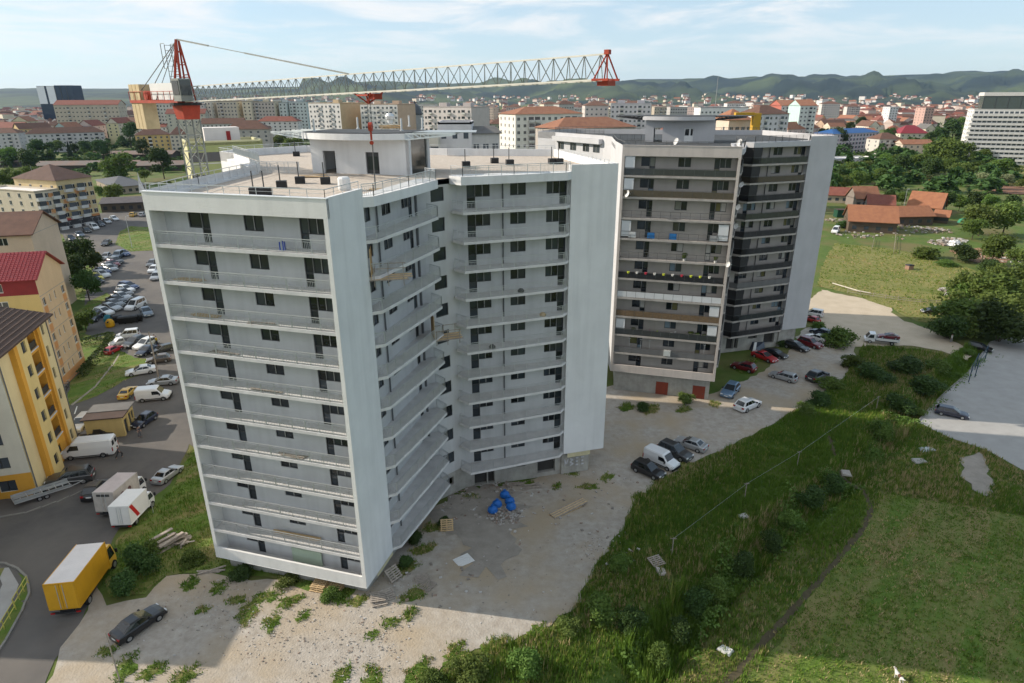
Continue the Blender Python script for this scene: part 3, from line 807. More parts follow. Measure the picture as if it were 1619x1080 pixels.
def oriented(a, b):
    a, b = Vector(a[:2]), Vector(b[:2]); d = (b - a).normalized(); return a, b, d, Vector((-d.y, d.x))
def gable(mb, a, b, depth, z, h, ov=.5, m=0, mg=1, axis='d'):
    """roof over the rectangle a-b (front) going back by depth; axis 'd' ridge along front, 'n' ridge along depth"""
    a, b, d, n = oriented(a, b)
    A, B, C, D = a - d * ov - n * ov, b + d * ov - n * ov, b + d * ov + n * (depth + ov), a - d * ov + n * (depth + ov)
    t = .22
    if axis == 'd':
        r0, r1 = (A + D) / 2, (B + C) / 2
        for q in ([A, B, r1, r0], [C, D, r0, r1]):
            mb.hexa([(q[0].x, q[0].y, z - t), (q[1].x, q[1].y, z - t), (q[2].x, q[2].y, z + h - t), (q[3].x, q[3].y, z + h - t)],
                    [(q[0].x, q[0].y, z), (q[1].x, q[1].y, z), (q[2].x, q[2].y, z + h), (q[3].x, q[3].y, z + h)], m)
        g0, g1 = (a, a + n * depth), (b, b + n * depth)
    else:
        r0, r1 = (A + B) / 2, (D + C) / 2
        for q in ([B, C, r1, r0], [D, A, r0, r1]):
            mb.hexa([(q[0].x, q[0].y, z - t), (q[1].x, q[1].y, z - t), (q[2].x, q[2].y, z + h - t), (q[3].x, q[3].y, z + h - t)],
                    [(q[0].x, q[0].y, z), (q[1].x, q[1].y, z), (q[2].x, q[2].y, z + h), (q[3].x, q[3].y, z + h)], m)
        g0, g1 = (a, b), (a + n * depth, b + n * depth)
    return g0, g1
def gable_wall(mb, g, z, h, m=0):
    p, q = g; c = (p + q) / 2; L = (q - p).length
    mb.face([(p.x, p.y, z - .35), (q.x, q.y, z - .35), (c.x, c.y, z + h - .35)], m)
def hip(mb, a, b, depth, z, h, ov=.6, m=0, k=.5):
    a, b, d, n = oriented(a, b); L = (b - a).length
    A, B, C, D = a - d * ov - n * ov, b + d * ov - n * ov, b + d * ov + n * (depth + ov), a - d * ov + n * (depth + ov)
    s_ = min((depth / 2 + ov), (L / 2 + ov) * .98)
    mid = (A + D) / 2
    r0 = (A + D) / 2 + d * s_; r1 = (B + C) / 2 - d * s_
    if (r1 - r0).dot(d) < .1: r0 = r1 = (A + C) / 2
    P = lambda p, zz: (p.x, p.y, zz)
    mb.face([P(A, z), P(B, z), P(r1, z + h), P(r0, z + h)], m); mb.face([P(C, z), P(D, z), P(r0, z + h), P(r1, z + h)], m)
    mb.face([P(B, z), P(C, z), P(r1, z + h)], m); mb.face([P(D, z), P(A, z), P(r0, z + h)], m)
    mb.face([P(A, z - .02), P(D, z - .02), P(C, z - .02), P(B, z - .02)], m)

def facade_windows(wmb, fmb, p, q, z0, floors, sh, cols, ww, wh, sill=.9, skip=(), fr=True, proud=.02):
    a, b, d, n = oriented(p, q); L = (b - a).length
    for f in range(floors):
        for c in range(cols):
            if (f, c) in skip or c in skip: continue
            x = L * (c + .5) / cols; z = z0 + f * sh + sill
            o = a + d * x - n * proud
            pts = [(o + d * s_ * ww / 2) for s_ in (-1, 1)]
            wmb.face([(pts[0].x, pts[0].y, z), (pts[1].x, pts[1].y, z), (pts[1].x, pts[1].y, z + wh), (pts[0].x, pts[0].y, z + wh)])
            if fr:
                o2 = o - n * .03
                fmb.bar((o2.x, o2.y, z), (o2.x, o2.y, z + wh), .07, .05)
                e0, e1 = o2 - d * (ww / 2 + .04), o2 + d * (ww / 2 + .04)
                fmb.bar((e0.x, e0.y, z - .06), (e1.x, e1.y, z - .06), .12, .09)
                fmb.bar((e0.x, e0.y, z + wh), (e1.x, e1.y, z + wh), .06, .07)

def block(label, a, b, depth, zb, floors, sh, colr, roof='flat', roofm=None, rh=3.0, cols=8, side=3, cat='apartment block', name='apartment_block', group=None,
          ww=1.4, wh=1.4, balc=(), bm=None, sidecol=None, basecol=None, top=.6, right=True, left=True, frames=True, chim=0, balw=2.6, penth=0):
    """a, b: left and right ends of the front facade (x, y)"""
    a, b, d, n = oriented(a, b); L = (b - a).length
    zt = zb + floors * sh + top; zw = min(zb - 3, -5)
    root = wthing(name, label, cat, (a.x, a.y, zb), group)
    c, e = b + n * depth, a + n * depth
    w = MB(); P = lambda p, z: (p.x, p.y, z)
    w.face([P(a, zw), P(b, zw), P(b, zt), P(a, zt)]); w.build('wall', [paint(colr)], root); w = MB(); w.face([P(c, zw), P(e, zw), P(e, zt), P(c, zt)])
    w.build('wall', [paint(colr)], root)
    for p, q in ((b, c), (e, a)):
        w = MB(); w.face([P(p, zw), P(q, zw), P(q, zt), P(p, zt)]); w.build('end_wall', [paint(sidecol or colr)], root)
    r = MB()
    if roof == 'flat':
        r.face([P(a, zt - .35), P(b, zt - .35), P(c, zt - .35), P(e, zt - .35)]); r.build('roof', [roofm or bit], root)
        pr = MB()
        for p, q in ((a, b), (b, c), (c, e), (e, a)):
            dd = (q - p).normalized(); nn = Vector((-dd.y, dd.x)) * .3
            pr.prism([P(p, 0)[:2], P(q, 0)[:2], (q + nn)[:2], (p + nn)[:2]], zt - .4, zt + .25)
        pr.build('parapet', [paint(sidecol or colr)], root, kind='stuff')
        for k in range(penth):
            o = a + d * L * (k + .5) / penth + n * depth * .5; hh = MB()
            hh.box((o.x, o.y, zt + 1.1), (5.5, 4.2, 2.6), math.atan2(d.y, d.x)); hh.build('roof_hut', [paint(sidecol or colr)], root)
    elif roof == 'hip':
        hip(r, a, b, depth, zt, rh); r.build('roof', [roofm or tile_br], root)
    elif roof in ('gable', 'gable_n'):
        g0, g1 = gable(r, a, b, depth, zt, rh, .5, axis='d' if roof == 'gable' else 'n'); ro = r.build('roof', [roofm or tile_br], root)
        gw = MB(); gable_wall(gw, g0, zt, rh); gable_wall(gw, g1, zt, rh); gw.build('gable', [paint(sidecol or colr)], root, kind='stuff')
    for k in range(chim):
        o = a + d * L * (k + .5) / chim + n * depth * (.4 + .2 * (k % 2)); ch = MB()
        ch.box((o.x, o.y, zt + rh * .8), (.9, .7, 2.0), 0); ch.build('chimney', [bal_w], root)
    if basecol:
        bb = MB(); bb.face([P(a - n * .03, zw), P(b - n * .03, zw), P(b - n * .03, zb + 1.2), P(a - n * .03, zb + 1.2)]); bb.build('base_band', [paint(basecol)], root)
    wm_, fm_ = MB(), MB()
    facade_windows(wm_, fm_, a, b, zb, floors, sh, cols, ww, wh, skip=balc, fr=frames)
    if right and side: facade_windows(wm_, fm_, b, c, zb, floors, sh, side, ww * .8, wh, fr=frames)
    if left and side: facade_windows(wm_, fm_, e, a, zb, floors, sh, side, ww * .8, wh, fr=frames)
    if wm_.f: wm_.build('window_glass', [win_far], root, kind='stuff')
    if fm_.f: fm_.build('window_frame', [pvc], root, kind='stuff')
    if balc:
        bs, bg_ = MB(), MB()
        for f in range(floors):
            for c_ in balc:
                x = L * (c_ + .5) / cols; z = zb + f * sh
                o = a + d * x - n * .55
                bs.box((o.x, o.y, z + .5), (balw, 1.1, 1.05), math.atan2(d.y, d.x))
                o2 = a + d * x - n * (1.0 if rnd.random() < .55 else .03)
                p, q = o2 - d * balw * .46, o2 + d * balw * .46
                bg_.face([P(p, z + 1.05), P(q, z + 1.05), P(q, z + 2.5), P(p, z + 2.5)])
        bs.build('balcony', [bm or bal_w], root, kind='stuff'); bg_.build('balcony_glazing', [win_far], root, kind='stuff')
    return root, (a, b, c, e, d, n, zt)

# placing far blocks: image columns of the two ends, distance, roof height from the picture
def fb(label, x0, y0, x1, D0, D1, floors, depth, colr, zb=-2.0, **k):
    if floors <= 6 and y0 >= 178:      # low houses: distance follows from their storeys
        dd_ = atd(x0, y0, 100.0); D_ = (CAM_H - (zb + floors * 2.95 + k.get('top', .6))) / max(.004, (CAM_H - dd_.z) / 100.0)
        D0, D1 = D_, D_ * D1 / D0
    A, B = atd(x0, y0, D0), atd(x1, y0, D1)
    sh = (A.z - zb - k.get('top', .6)) / floors
    return block(label, (A.x, A.y), (B.x, B.y), depth, zb, floors, sh, colr, **k)

# ---- left street: near buildings
def near_block(label, a, b, depth, zb, zt, colr, name='apartment_block', base=None):
    root = wthing(name, label, 'apartment block', (a[0], a[1], zb))
    return root
# yellow stepped block
S1, PIER, NN = Vector((-54.4, 62.4)), Vector((-55.2, 66.6)), Vector((-58.0, 75.0))
zg1 = -1.6
yel = paint((0.60, 0.31, 0.045)); crm = paint((0.62, 0.52, 0.30)); pale = paint((0.60, 0.57, 0.48)); ylight = paint((0.64, 0.50, 0.22))
rt = wthing('apartment_block', 'yellow and cream block with dark brown roof and stacked loggias beside the white cargo van', 'apartment block', (S1.x, S1.y, zg1))
de = (NN - S1).normalized(); ne = Vector((de.y, -de.x))        # street face direction, outward
Ltot = (NN - S1).length; ztop = 15.7
w = MB()
holes_s = []
south_d = Vector((ne.x, ne.y)); S0 = S1 - south_d * 26
for k in range(6):
    for x in (3.5, 8.5, 13.5, 18.5, 22.6):
        holes_s.append((x, x + 1.7, zg1 + .9 + k * 2.9, zg1 + 2.3 + k * 2.9))
wall(w, S0, south_d, 26, zg1 - .5, ztop, [h for h in holes_s if h[3] < ztop], .18)
w.build('wall', [pale], rt)
bb = MB(); wall(bb, S0 - Vector((south_d.y, -south_d.x)) * -.02, south_d, 26.0, zg1 - .4, zg1 + 3.0, [h for h in holes_s if h[3] < zg1 + 3.2], .02)
bb.build('base_band', [yel], rt)
gl_ = MB()
for h in holes_s:
    if h[3] < ztop:
        p, q_ = S0 + south_d * h[0] + Vector((-south_d.y, south_d.x)) * .17, S0 + south_d * h[1] + Vector((-south_d.y, south_d.x)) * .17
        g1 = MB(); g1.face([(p.x, p.y, h[2]), (q_.x, q_.y, h[2]), (q_.x, q_.y, h[3]), (p.x, p.y, h[3])])
        wo = g1.build('window', [win_far], rt)
        f1 = MB(); c_ = (p + q_) / 2 - Vector((-south_d.y, south_d.x)) * .04; f1.bar((c_.x, c_.y, h[2]), (c_.x, c_.y, h[3]), .08, .05)
        for zz in (h[2] + .03, h[3] - .03): f1.bar((p.x, p.y, zz), (q_.x, q_.y, zz), .07, .07)
        f1.build('frame', [anth], None, origin=tuple(rt.location)).parent = wo
# street face: cream return, pier, loggia bay, end strip
segs = [(0.0, 2.9, crm, 0.0, 0), (2.9, 3.7, yel, .6, 9), (3.7, 6.6, ylight, .55, 1), (6.6, 10.2, yel, .0, 2), (10.2, 10.9, yel, .3, 9), (10.9, Ltot, crm, 0.25, 3)]
for (x0, x1, mm, pr, i) in segs:
    o = S1 + de * x0 + ne * pr; w = MB(); ops = []
    for k in range(6):
        z = zg1 + k * 2.9
        if i == 1: ops.append((1.1, 2.2, z + .9, z + 2.25))
        if i == 2 and k > 0: ops.append((.35, 3.3, z + .12, z + 2.5))
        if i == 2 and k == 0: ops.append((.9, 1.9, z + .9, z + 2.1))
        if i == 3: ops.append((.5, 1.15, z + .9, z + 2.3))
    ops = [h for h in ops if h[3] < ztop - .2]
    wall(w, o, de, x1 - x0, zg1 - .5, ztop, ops, 1.3 if i == 2 else .18, 0, 0)
    # returns
    for xx in (x0, x1):
        p = S1 + de * xx; q_ = p + ne * pr
        if pr: 
            pts = [(p.x, p.y, zg1 - .5), (q_.x, q_.y, zg1 - .5), (q_.x, q_.y, ztop), (p.x, p.y, ztop)]
            w.face(pts if xx == x0 else pts[::-1])
    w.build('wall', [mm], rt)
    for h in ops:
        dpt = 1.28 if i == 2 else .16
        p, q_ = o + de * h[0] - ne * dpt, o + de * h[1] - ne * dpt
        if i == 2:
            b2 = MB(); b2.face([(p.x, p.y, h[2]), (q_.x, q_.y, h[2]), (q_.x, q_.y, h[3]), (p.x, p.y, h[3])]); lw = b2.build('loggia_wall', [yel], rt)
            p2, q2 = p.lerp(q_, .25) + ne * .02, p.lerp(q_, .8) + ne * .02
            g1 = MB(); g1.face([(p2.x, p2.y, h[2]), (q2.x, q2.y, h[2]), (q2.x, q2.y, h[3] - .3), (p2.x, p2.y, h[3] - .3)])
            g1.build('window', [win_far], None, origin=tuple(rt.location)).parent = lw
            r1 = MB(); p3, q3 = o + de * h[0] - ne * .1, o + de * h[1] - ne * .1
            r1.bar((p3.x, p3.y, h[2] + .45), (q3.x, q3.y, h[2] + .45), .05, .8); r1.build('railing', [darkpanel if k else bal_w], rt)
            r2 = MB(); p3, q3 = o + de * h[0] + ne * .06, o + de * h[1] + ne * .06
            r2.bar((p3.x, p3.y, h[2] - .06), (q3.x, q3.y, h[2] - .06), .14, .14); r2.build('slab_edge', [bal_w], rt)
        else:
            g1 = MB(); g1.face([(p.x, p.y, h[2]), (q_.x, q_.y, h[2]), (q_.x, q_.y, h[3]), (p.x, p.y, h[3])]); wo = g1.build('window', [win_far], rt)
            f1 = MB(); c_ = (p + q_) / 2 + ne * .04; f1.bar((c_.x, c_.y, h[2]), (c_.x, c_.y, h[3]), .06, .05)
            for zz in (h[2] + .03, h[3] - .03): f1.bar((p.x, p.y, zz), (q_.x, q_.y, zz), .09, .06)
            f1.build('frame', [anth], None, origin=tuple(rt.location)).parent = wo
w = MB(); nb = NN - ne * 26
wall(w, NN, -ne, 26, zg1 - .5, ztop, []); w.build('end_wall', [crm], rt)
rf = MB(); P = lambda p, z: (p.x, p.y, z)
ea, eb = S1 + ne * .9 - de * .9, NN + ne * .9 + de * .9
ra, rb = ea - ne * 9.0, eb - ne * 9.0
fa, fbk = ea - ne * 27.5, eb - ne * 27.5
rf.hexa([P(ea, ztop - .2), P(eb, ztop - .2), P(rb + -de * 3, ztop + 3.4), P(ra + de * 4, ztop + 3.4)], [P(ea, ztop), P(eb, ztop), P(rb - de * 3, ztop + 3.6), P(ra + de * 4, ztop + 3.6)])
rf.face([P(fa, ztop), P(ea, ztop), P(ra + de * 4, ztop + 3.6), P(fa + de * 4, ztop + 3.6)])
rf.face([P(eb, ztop), P(fbk, ztop), P(fbk - de * 3, ztop + 3.6), P(rb - de * 3, ztop + 3.6)])
rf.face([P(ra + de * 4, ztop + 3.6), P(rb - de * 3, ztop + 3.6), P(fbk - de * 3, ztop + 3.6), P(fa + de * 4, ztop + 3.6)])
ro = rf.build('roof', [tile_dk], rt)
# raised tile courses
tc_ = MB()
for k in range(1, 16):
    t = k / 16; p = P(ea, ztop); 
    A = Vector(P(ea, ztop)).lerp(Vector(P(ra + de * 4, ztop + 3.6)), t); B = Vector(P(eb, ztop)).lerp(Vector(P(rb - de * 3, ztop + 3.6)), t)
    tc_.bar(A, B, .1, .07)
tc_.build('tile_course', [tile_dk], None, origin=tuple(rt.location), kind='stuff').parent = ro
sk = MB(); c_ = Vector(P(ea + de * 6, ztop)).lerp(Vector(P(ra + de * 6, ztop + 3.6)), .55); sk.box((c_.x, c_.y, c_.z + .1), (1.1, .8, .12), math.atan2(de.y, de.x)); sk.build('skylight', [pvc], None, origin=tuple(rt.location)).parent = ro
pp = MB(); p = S1 + ne * .12 + de * .1; pp.tube((p.x, p.y, zg1), (p.x, p.y, ztop), .07); pp.build('downpipe', [STY_NEW['pipe']], rt)
pp = MB(); p = NN + ne * .3 - de * .05; pp.tube((p.x, p.y, zg1), (p.x, p.y, ztop), .07); pp.build('downpipe', [STY_NEW['pipe']], rt)
# neighbouring block out of frame, added for its shadow over the lorry
block('unseen cream block left of the frame, added for its shadow at the road bend', (-80, 44.9), (-57.5, 43.6), 13, -.2, 6, 2.9, (0.6, 0.55, 0.42), roof='hip', roofm=tile_dk, rh=2.8, cols=6, side=3)

# peach block with the red metal roof
zg2 = -1.9
BL, BR = Vector((-71.1, 92.6)), Vector((-73.3, 101.7))
d2 = (BR - BL).normalized(); n2 = Vector((d2.y, -d2.x)); wdt = (BR - BL).length
peach = paint((0.60, 0.44, 0.29)); orange = paint((0.55, 0.27, 0.11)); yel2 = paint((0.62, 0.47, 0.20))
rt = wthing('apartment_block', 'peach block with a red metal mansard roof and orange panels under its windows', 'apartment block', (BL.x, BL.y, zg2))
zt2 = 15.7
w = MB(); ops = []
for k in range(5):
    z = zg2 + .6 + k * 2.9
    for x, ww_ in ((.6, 1.0), (2.9, .55), (4.7, .55), (wdt - 1.8, 1.1)): ops.append((x, x + ww_, z + .9, z + 2.2))
wall(w, BL, d2, wdt, zg2 - .5, zt2, [h for h in ops if h[3] < zt2], .16); w.build('end_wall', [peach], rt)
gw = MB(); c_ = (BL + BR) / 2; gw.face([P(BL, zt2), P(BR, zt2), P(c_, zt2 + 3.0)]); gw.build('gable', [peach], rt)
for h in ops:
    if h[3] < zt2:
        p, q_ = BL + d2 * h[0] - n2 * .14, BL + d2 * h[1] - n2 * .14
        g1 = MB(); g1.face([P(p, h[2]), P(q_, h[2]), P(q_, h[3]), P(p, h[3])]); wo = g1.build('window', [win_far if h[1] - h[0] > .8 else bal_g], rt)
        f1 = MB()
        for zz in (h[2] + .05, h[3] - .05): f1.bar(P(p + n2 * .03, zz), P(q_ + n2 * .03, zz), .08, .1)
        c_ = (p + q_) / 2 + n2 * .03; f1.bar(P(c_, h[2]), P(c_, h[3]), .07, .05)
        f1.build('frame', [pvc], None, origin=tuple(rt.location)).parent = wo
        if h[1] - h[0] > .8:
            o1 = MB(); p, q_ = BL + d2 * (h[0] - .1) + n2 * .012, BL + d2 * (h[1] + .1) + n2 * .012
            o1.face([P(p, h[2] - 1.4), P(q_, h[2] - 1.4), P(q_, h[2] - .1), P(p, h[2] - .1)]); o1.build('orange_panel', [orange], rt)
for k in range(6):
    z = zg2 + .3 + k * 2.9
    if z < zt2: 
        jm = MB(); jm.bar(P(BL + n2 * .01, z), P(BR + n2 * .01, z), .04, .06); jm.build('joint_line', [bal_g], rt)
bb = MB(); bb.face([P(BL + n2 * .015, zg2 - .5), P(BR + n2 * .015, zg2 - .5), P(BR + n2 * .015, zg2 + 1.5), P(BL + n2 * .015, zg2 + 1.5)]); bb.build('base_band', [orange], rt)
w = MB(); F0 = BL - n2 * 30; fops = []
for k in range(5):
    for x in range(4, 29, 5): fops.append((x, x + 1.7, zg2 + 1.5 + k * 2.9, zg2 + 2.8 + k * 2.9))
wall(w, F0, n2, 30, zg2 - .5, zt2 - 2.4, [h for h in fops if h[3] < zt2 - 2.5], .16); w.build('wall', [yel2], rt)
w = MB(); mops = [(x, x + 1.5, zt2 - 1.9, zt2 - .5) for x in range(4, 29, 5)]
wall(w, F0, n2, 30, zt2 - 2.4, zt2, mops, .1); w.build('mansard_band', [metal_red], rt)
dfw = Vector((-n2.y, n2.x))
for h in [h for h in fops if h[3] < zt2 - 2.5] + mops:
    p, q_ = F0 + n2 * h[0] + dfw * .12, F0 + n2 * h[1] + dfw * .12
    g1 = MB(); g1.face([P(p, h[2]), P(q_, h[2]), P(q_, h[3]), P(p, h[3])]); wo = g1.build('window', [win_far], rt)
    f1 = MB(); c_ = (p + q_) / 2 - dfw * .06
    for zz in (h[2] + .06, h[3] - .06): f1.bar(P(p - dfw * .06, zz), P(q_ - dfw * .06, zz), .1, .12)
    for cc in (p - dfw * .06, c_, q_ - dfw * .06): f1.bar(P(cc, h[2]), P(cc, h[3]), .1, .08)
    f1.build('frame', [pvc], None, origin=tuple(rt.location)).parent = wo
rf = MB(); A, B = F0 - d2 * .5, BL - d2 * .5 + n2 * .5; C, D = BR + d2 * .5 + n2 * .5, F0 + d2 * (wdt + .5); r0, r1 = (A + D) / 2, (B + C) / 2
for q4 in ([A, B, r1, r0], [C, D, r0, r1]):
    rf.hexa([P(q4[0], zt2 - .15), P(q4[1], zt2 - .15), P(q4[2], zt2 + 3.05), P(q4[3], zt2 + 3.05)], [P(q4[0], zt2), P(q4[1], zt2), P(q4[2], zt2 + 3.2), P(q4[3], zt2 + 3.2)])
ro = rf.build('roof', [metal_red], rt)
rb_ = MB()
for k in range(60):
    t = (k + .5) / 60; p0 = Vector(P(A, zt2)).lerp(Vector(P(B, zt2)), t); p1 = Vector(P(r0, zt2 + 3.2)).lerp(Vector(P(r1, zt2 + 3.2)), t); rb_.bar(p0, p1, .12, .07)
for k in range(1, 14):
    t = k / 14; rb_.bar(Vector(P(A, zt2)).lerp(Vector(P(r0, zt2 + 3.2)), t), Vector(P(B, zt2)).lerp(Vector(P(r1, zt2 + 3.2)), t), .06, .06)
rb_.build('roof_rib', [metal_red], None, origin=tuple(rt.location), kind='stuff').parent = ro

# cream block with the brown gabled roof
zg3 = -2.0; BR3 = Vector((-98.9, 139.7)); d3 = Vector((-0.23, 0.97)).normalized(); n3 = Vector((d3.y, -d3.x)); w3 = 13.0
BL3 = BR3 - d3 * w3; cr3 = paint((0.58, 0.46, 0.35)); zt3 = 15.6
rt = wthing('apartment_block', 'cream block with a brown gabled roof and dormer behind the red roofed block', 'apartment block', (BL3.x, BL3.y, zg3))
w = MB(); wall(w, BL3, d3, w3, zg3 - 1, zt3, []); w.build('end_wall', [cr3], rt)
c_ = (BL3 + BR3) / 2; gw = MB(); gw.face([P(BL3, zt3), P(BR3, zt3), P(c_, zt3 + 3.4)]); gw.build('gable', [cr3], rt)
jm = MB(); jm.bar(P(BL3 + n3 * .01, zt3 - .2), P(BR3 + n3 * .01, zt3 - .2), .04, .08); jm.build('joint_line', [bal_g], rt)
w = MB(); F3 = BL3 - n3 * 34; fops = [(x, x + 1.7, zg3 + 1 + k * 2.9, zg3 + 2.4 + k * 2.9) for k in range(6) for x in range(3, 33, 5)]
wall(w, F3, n3, 34, zg3 - 1, zt3, fops, .15); w.build('wall', [cr3], rt)
df3 = Vector((-n3.y, n3.x))
for h in fops:
    p, q_ = F3 + n3 * h[0] + df3 * .12, F3 + n3 * h[1] + df3 * .12
    g1 = MB(); g1.face([P(p, h[2]), P(q_, h[2]), P(q_, h[3]), P(p, h[3])]); wo = g1.build('window', [win_far], rt)
    f1 = MB(); c_ = (p + q_) / 2 - df3 * .06
    for cc in (p - df3 * .06, c_, q_ - df3 * .06): f1.bar(P(cc, h[2]), P(cc, h[3]), .12, .08)
    f1.build('frame', [pvc], None, origin=tuple(rt.location)).parent = wo
rf = MB(); gable(rf, F3, BL3, w3, zt3, 3.6, .6); ro = rf.build('roof', [tile_br], rt)
for x in (9, 24):
    dm = MB(); o = F3 + n3 * x; dm_a, dm_b = o - n3 * 3, o + n3 * 3; gable(dm, dm_a - df3 * .3, dm_b - df3 * .3, 6, zt3 + .1, 2.2, .3, axis='n'); dm.build('dormer', [tile_br], None, origin=tuple(rt.location)).parent = ro

# block with shops at the end of the street
zg4 = -2.0; R4 = Vector((-151.3, 236.9)); d4 = Vector((.37, .93)).normalized(); M4 = R4 - d4 * 13; L4 = R4 - d4 * 21
ya = (0.56, 0.44, 0.25)
brown_hip = mat('umber_roof', (0.085, 0.05, 0.04), .88, .2, .5, col2=(0.12, 0.07, 0.055))
rt, info = block('ochre block with white glazed balconies and shops beneath a brown hip roof', M4, R4, 22, zg4, 5, 3.1, ya, roof='hip', roofm=brown_hip, rh=4.6, cols=6, side=4, balc=(1, 3), top=1.0)
rt2, info2 = block('low cream wing with a white flat roof joined to the ochre block', L4, M4 - d4 * .05, 27, zg4, 5, 2.65, (0.57, 0.50, 0.39), roof='flat', roofm=flatw, cols=3, side=5, balc=(0, 2), ww=1.5, top=.5)
for rt_, (a4, b4, c4, e4, dd4, nn4, zt4) in ((rt, info), (rt2, info2)):
    sh_ = MB(); p, q_ = a4 - nn4 * .06, b4 - nn4 * .06; sh_.face([P(p, zg4), P(q_, zg4), P(q_, zg4 + 3), P(p, zg4 + 3)]); sh_.build('shop_front', [mat('shop_front', (0.05, 0.05, 0.055), .3, .3, .4)], rt_)
    L_ = (b4 - a4).length
    for k in range(4):
        o = a4 + dd4 * (L_ * (k + .5) / 4) - nn4 * .1; s2 = MB(); s2.box((o.x, o.y, zg4 + 3.15), (L_ / 4 - .5, .3, .7), math.atan2(dd4.y, dd4.x)); s2.build('shop_sign', [paint([(0.45, .08, .06), (.5, .5, .5), (.1, .1, .12), (.45, .2, .08)][k % 4], 0)], rt_)
    for k in range(6):
        o = a4 + dd4 * rnd.uniform(1, L_ - 1) - nn4 * .03; z = zg4 + 3 + 2.7 * rnd.randint(0, 3); s2 = MB(); s2.box((o.x, o.y, z + .9), (1.6, .04, 1.4), math.atan2(dd4.y, dd4.x)); s2.build('ochre_panel', [orange], rt_)
# ================================================================== town behind (pixel columns give bearing, distance is real)
WHT, CRM, BEI, GRY, YEL, TAN, PNK, TEA = (0.62, 0.60, 0.58), (0.58, 0.52, 0.42), (0.46, 0.40, 0.33), (0.40, 0.39, 0.38), (0.60, 0.45, 0.18), (0.50, 0.38, 0.24), (0.55, 0.44, 0.40), (0.36, 0.46, 0.44)
# pale green block behind the crane; its end wall is painted lighter as sunlit
A_, B_ = atd(295, 227, 100), atd(415, 223, 105.5)
gb, gi = block('pale green flat roofed block with a white stair hut behind the crane mast', (A_.x, A_.y), (B_.x, B_.y), 8.5, -2, 11, (A_.z + 1.6) / 11, (0.33, 0.36, 0.16), roof='flat', cols=7, side=0, ww=1.6, sidecol=(0.52, 0.50, 0.30), top=.4, frames=False, balc=())
ga, gbb, gc, ge, gd, gn, gzt = gi
hm = MB(); o = ga + gd * 5.6 + gn * 5.5
hm.box((o.x, o.y, gzt + .9), (5.2, 3.4, 2.2), math.atan2(gd.y, gd.x)); hut = hm.build('stair_hut', [paint((0.66, 0.62, 0.6))], gb)
hm = MB(); o = o - gn * 1.72 + gd * .9; hm.box((o.x, o.y, gzt + .7), (.6, .1, 1.5), math.atan2(gd.y, gd.x)); dd_ = hm.build('hut_door', [paint((0.28, 0.03, 0.03), 0)], None, origin=tuple(gb.location)); dd_.parent = hut
for k in range(3):
    jm = MB(); z = A_.z - 3 - 3.2 * k; jm.bar(P(ga - gn * .02, z), P(gbb - gn * .02, z), .05, .14); jm.build('joint_line', [bal_w], gb)

fb('white block of ten storeys with tan blind end wall left of the orange panelled block', 487, 163, 537, 515, 500, 11, 30, WHT, cols=8, side=0, roof='flat', sidecol=TAN, balc=(2, 5), penth=1)
fb('white block with orange end panels between the tan block and the pink block', 569, 165, 628, 500, 490, 11, 28, WHT, cols=9, side=0, roof='flat', sidecol=(0.50, 0.36, 0.26), balc=(1, 4, 7), penth=2)
fb('white block with pinkish blind end wall behind the right roof terrace', 669, 169, 745, 430, 415, 10, 24, (0.62, 0.56, 0.54), cols=10, side=0, roof='flat', sidecol=(0.47, 0.42, 0.40), balc=(1, 5, 8), penth=2)
fb('long tall white block with an orange hip roof and rows of loggia windows', 815, 181, 921, 325, 340, 11, 20, (0.66, 0.63, 0.59), cols=11, side=4, roof='hip', roofm=tile_or, rh=3.4, balc=(2, 3, 8, 9), bm=bal_w, balw=3.0)
fb('old white plastered house with a stair tower just behind the roof railing', 692, 194, 745, 165, 165, 9, 10, (0.60, 0.58, 0.60), cols=3, side=0, roof='flat', frames=False, ww=1.2)
fb('grey roofed white annex right of the old stair tower', 745, 211, 790, 167, 170, 8, 9, (0.52, 0.50, 0.50), cols=3, side=2, roof='gable', roofm=bit, rh=1.5, ww=1.5)
fb('low cream house left of the old stair tower behind the railing', 676, 214, 692, 160, 160, 8, 10, (0.62, 0.57, 0.50), cols=2, side=0, roof='flat', frames=False)
fb('tan roofed house with an orange tiled hip roof behind the old tower terrace', 880, 204, 1005, 240, 255, 8, 16, (0.40, 0.36, 0.33), cols=7, side=3, roof='hip', roofm=tile_or, rh=3.6)
fb('white tower block with grey stripes above the old tower terrace', 966, 164, 1030, 520, 515, 11, 20, (0.60, 0.56, 0.58), cols=9, side=3, roof='flat', balc=(2, 6), penth=2)
fb('pale block with brown roof beside the white striped tower block', 925, 167, 962, 560, 560, 9, 22, (0.52, 0.47, 0.45), cols=5, side=3, roof='hip', roofm=tile_br, rh=4)
fb('green roofed long school building behind the blind pink wall', 774, 196, 822, 330, 330, 5, 20, (0.40, 0.42, 0.30), cols=8, side=3, roof='hip', roofm=tile_br, rh=6, zb=8)
fb('white modern block with a dark ribbon window beyond the old penthouse', 1108, 170, 1184, 560, 560, 7, 20, (0.66, 0.65, 0.64), cols=12, side=3, roof='flat')
fb('white block with grey balconies right of the yellow crane', 1200, 181, 1248, 400, 410, 10, 18, (0.58, 0.56, 0.58), cols=6, side=3, roof='hip', roofm=tile_br, rh=5, balc=(1, 4))
fb('small pinkish block under the canopy of the old tower', 1153, 190, 1190, 260, 262, 8, 14, (0.56, 0.46, 0.38), cols=4, side=2, roof='hip', roofm=tile_or, rh=4)
fb('white block with a red gabled roof and green glazed balconies', 1236, 167, 1262, 640, 640, 10, 30, (0.60, 0.58, 0.56), cols=4, side=0, roof='gable', roofm=tile_or, rh=5, sidecol=(0.38, 0.12, 0.09), balc=(1,))
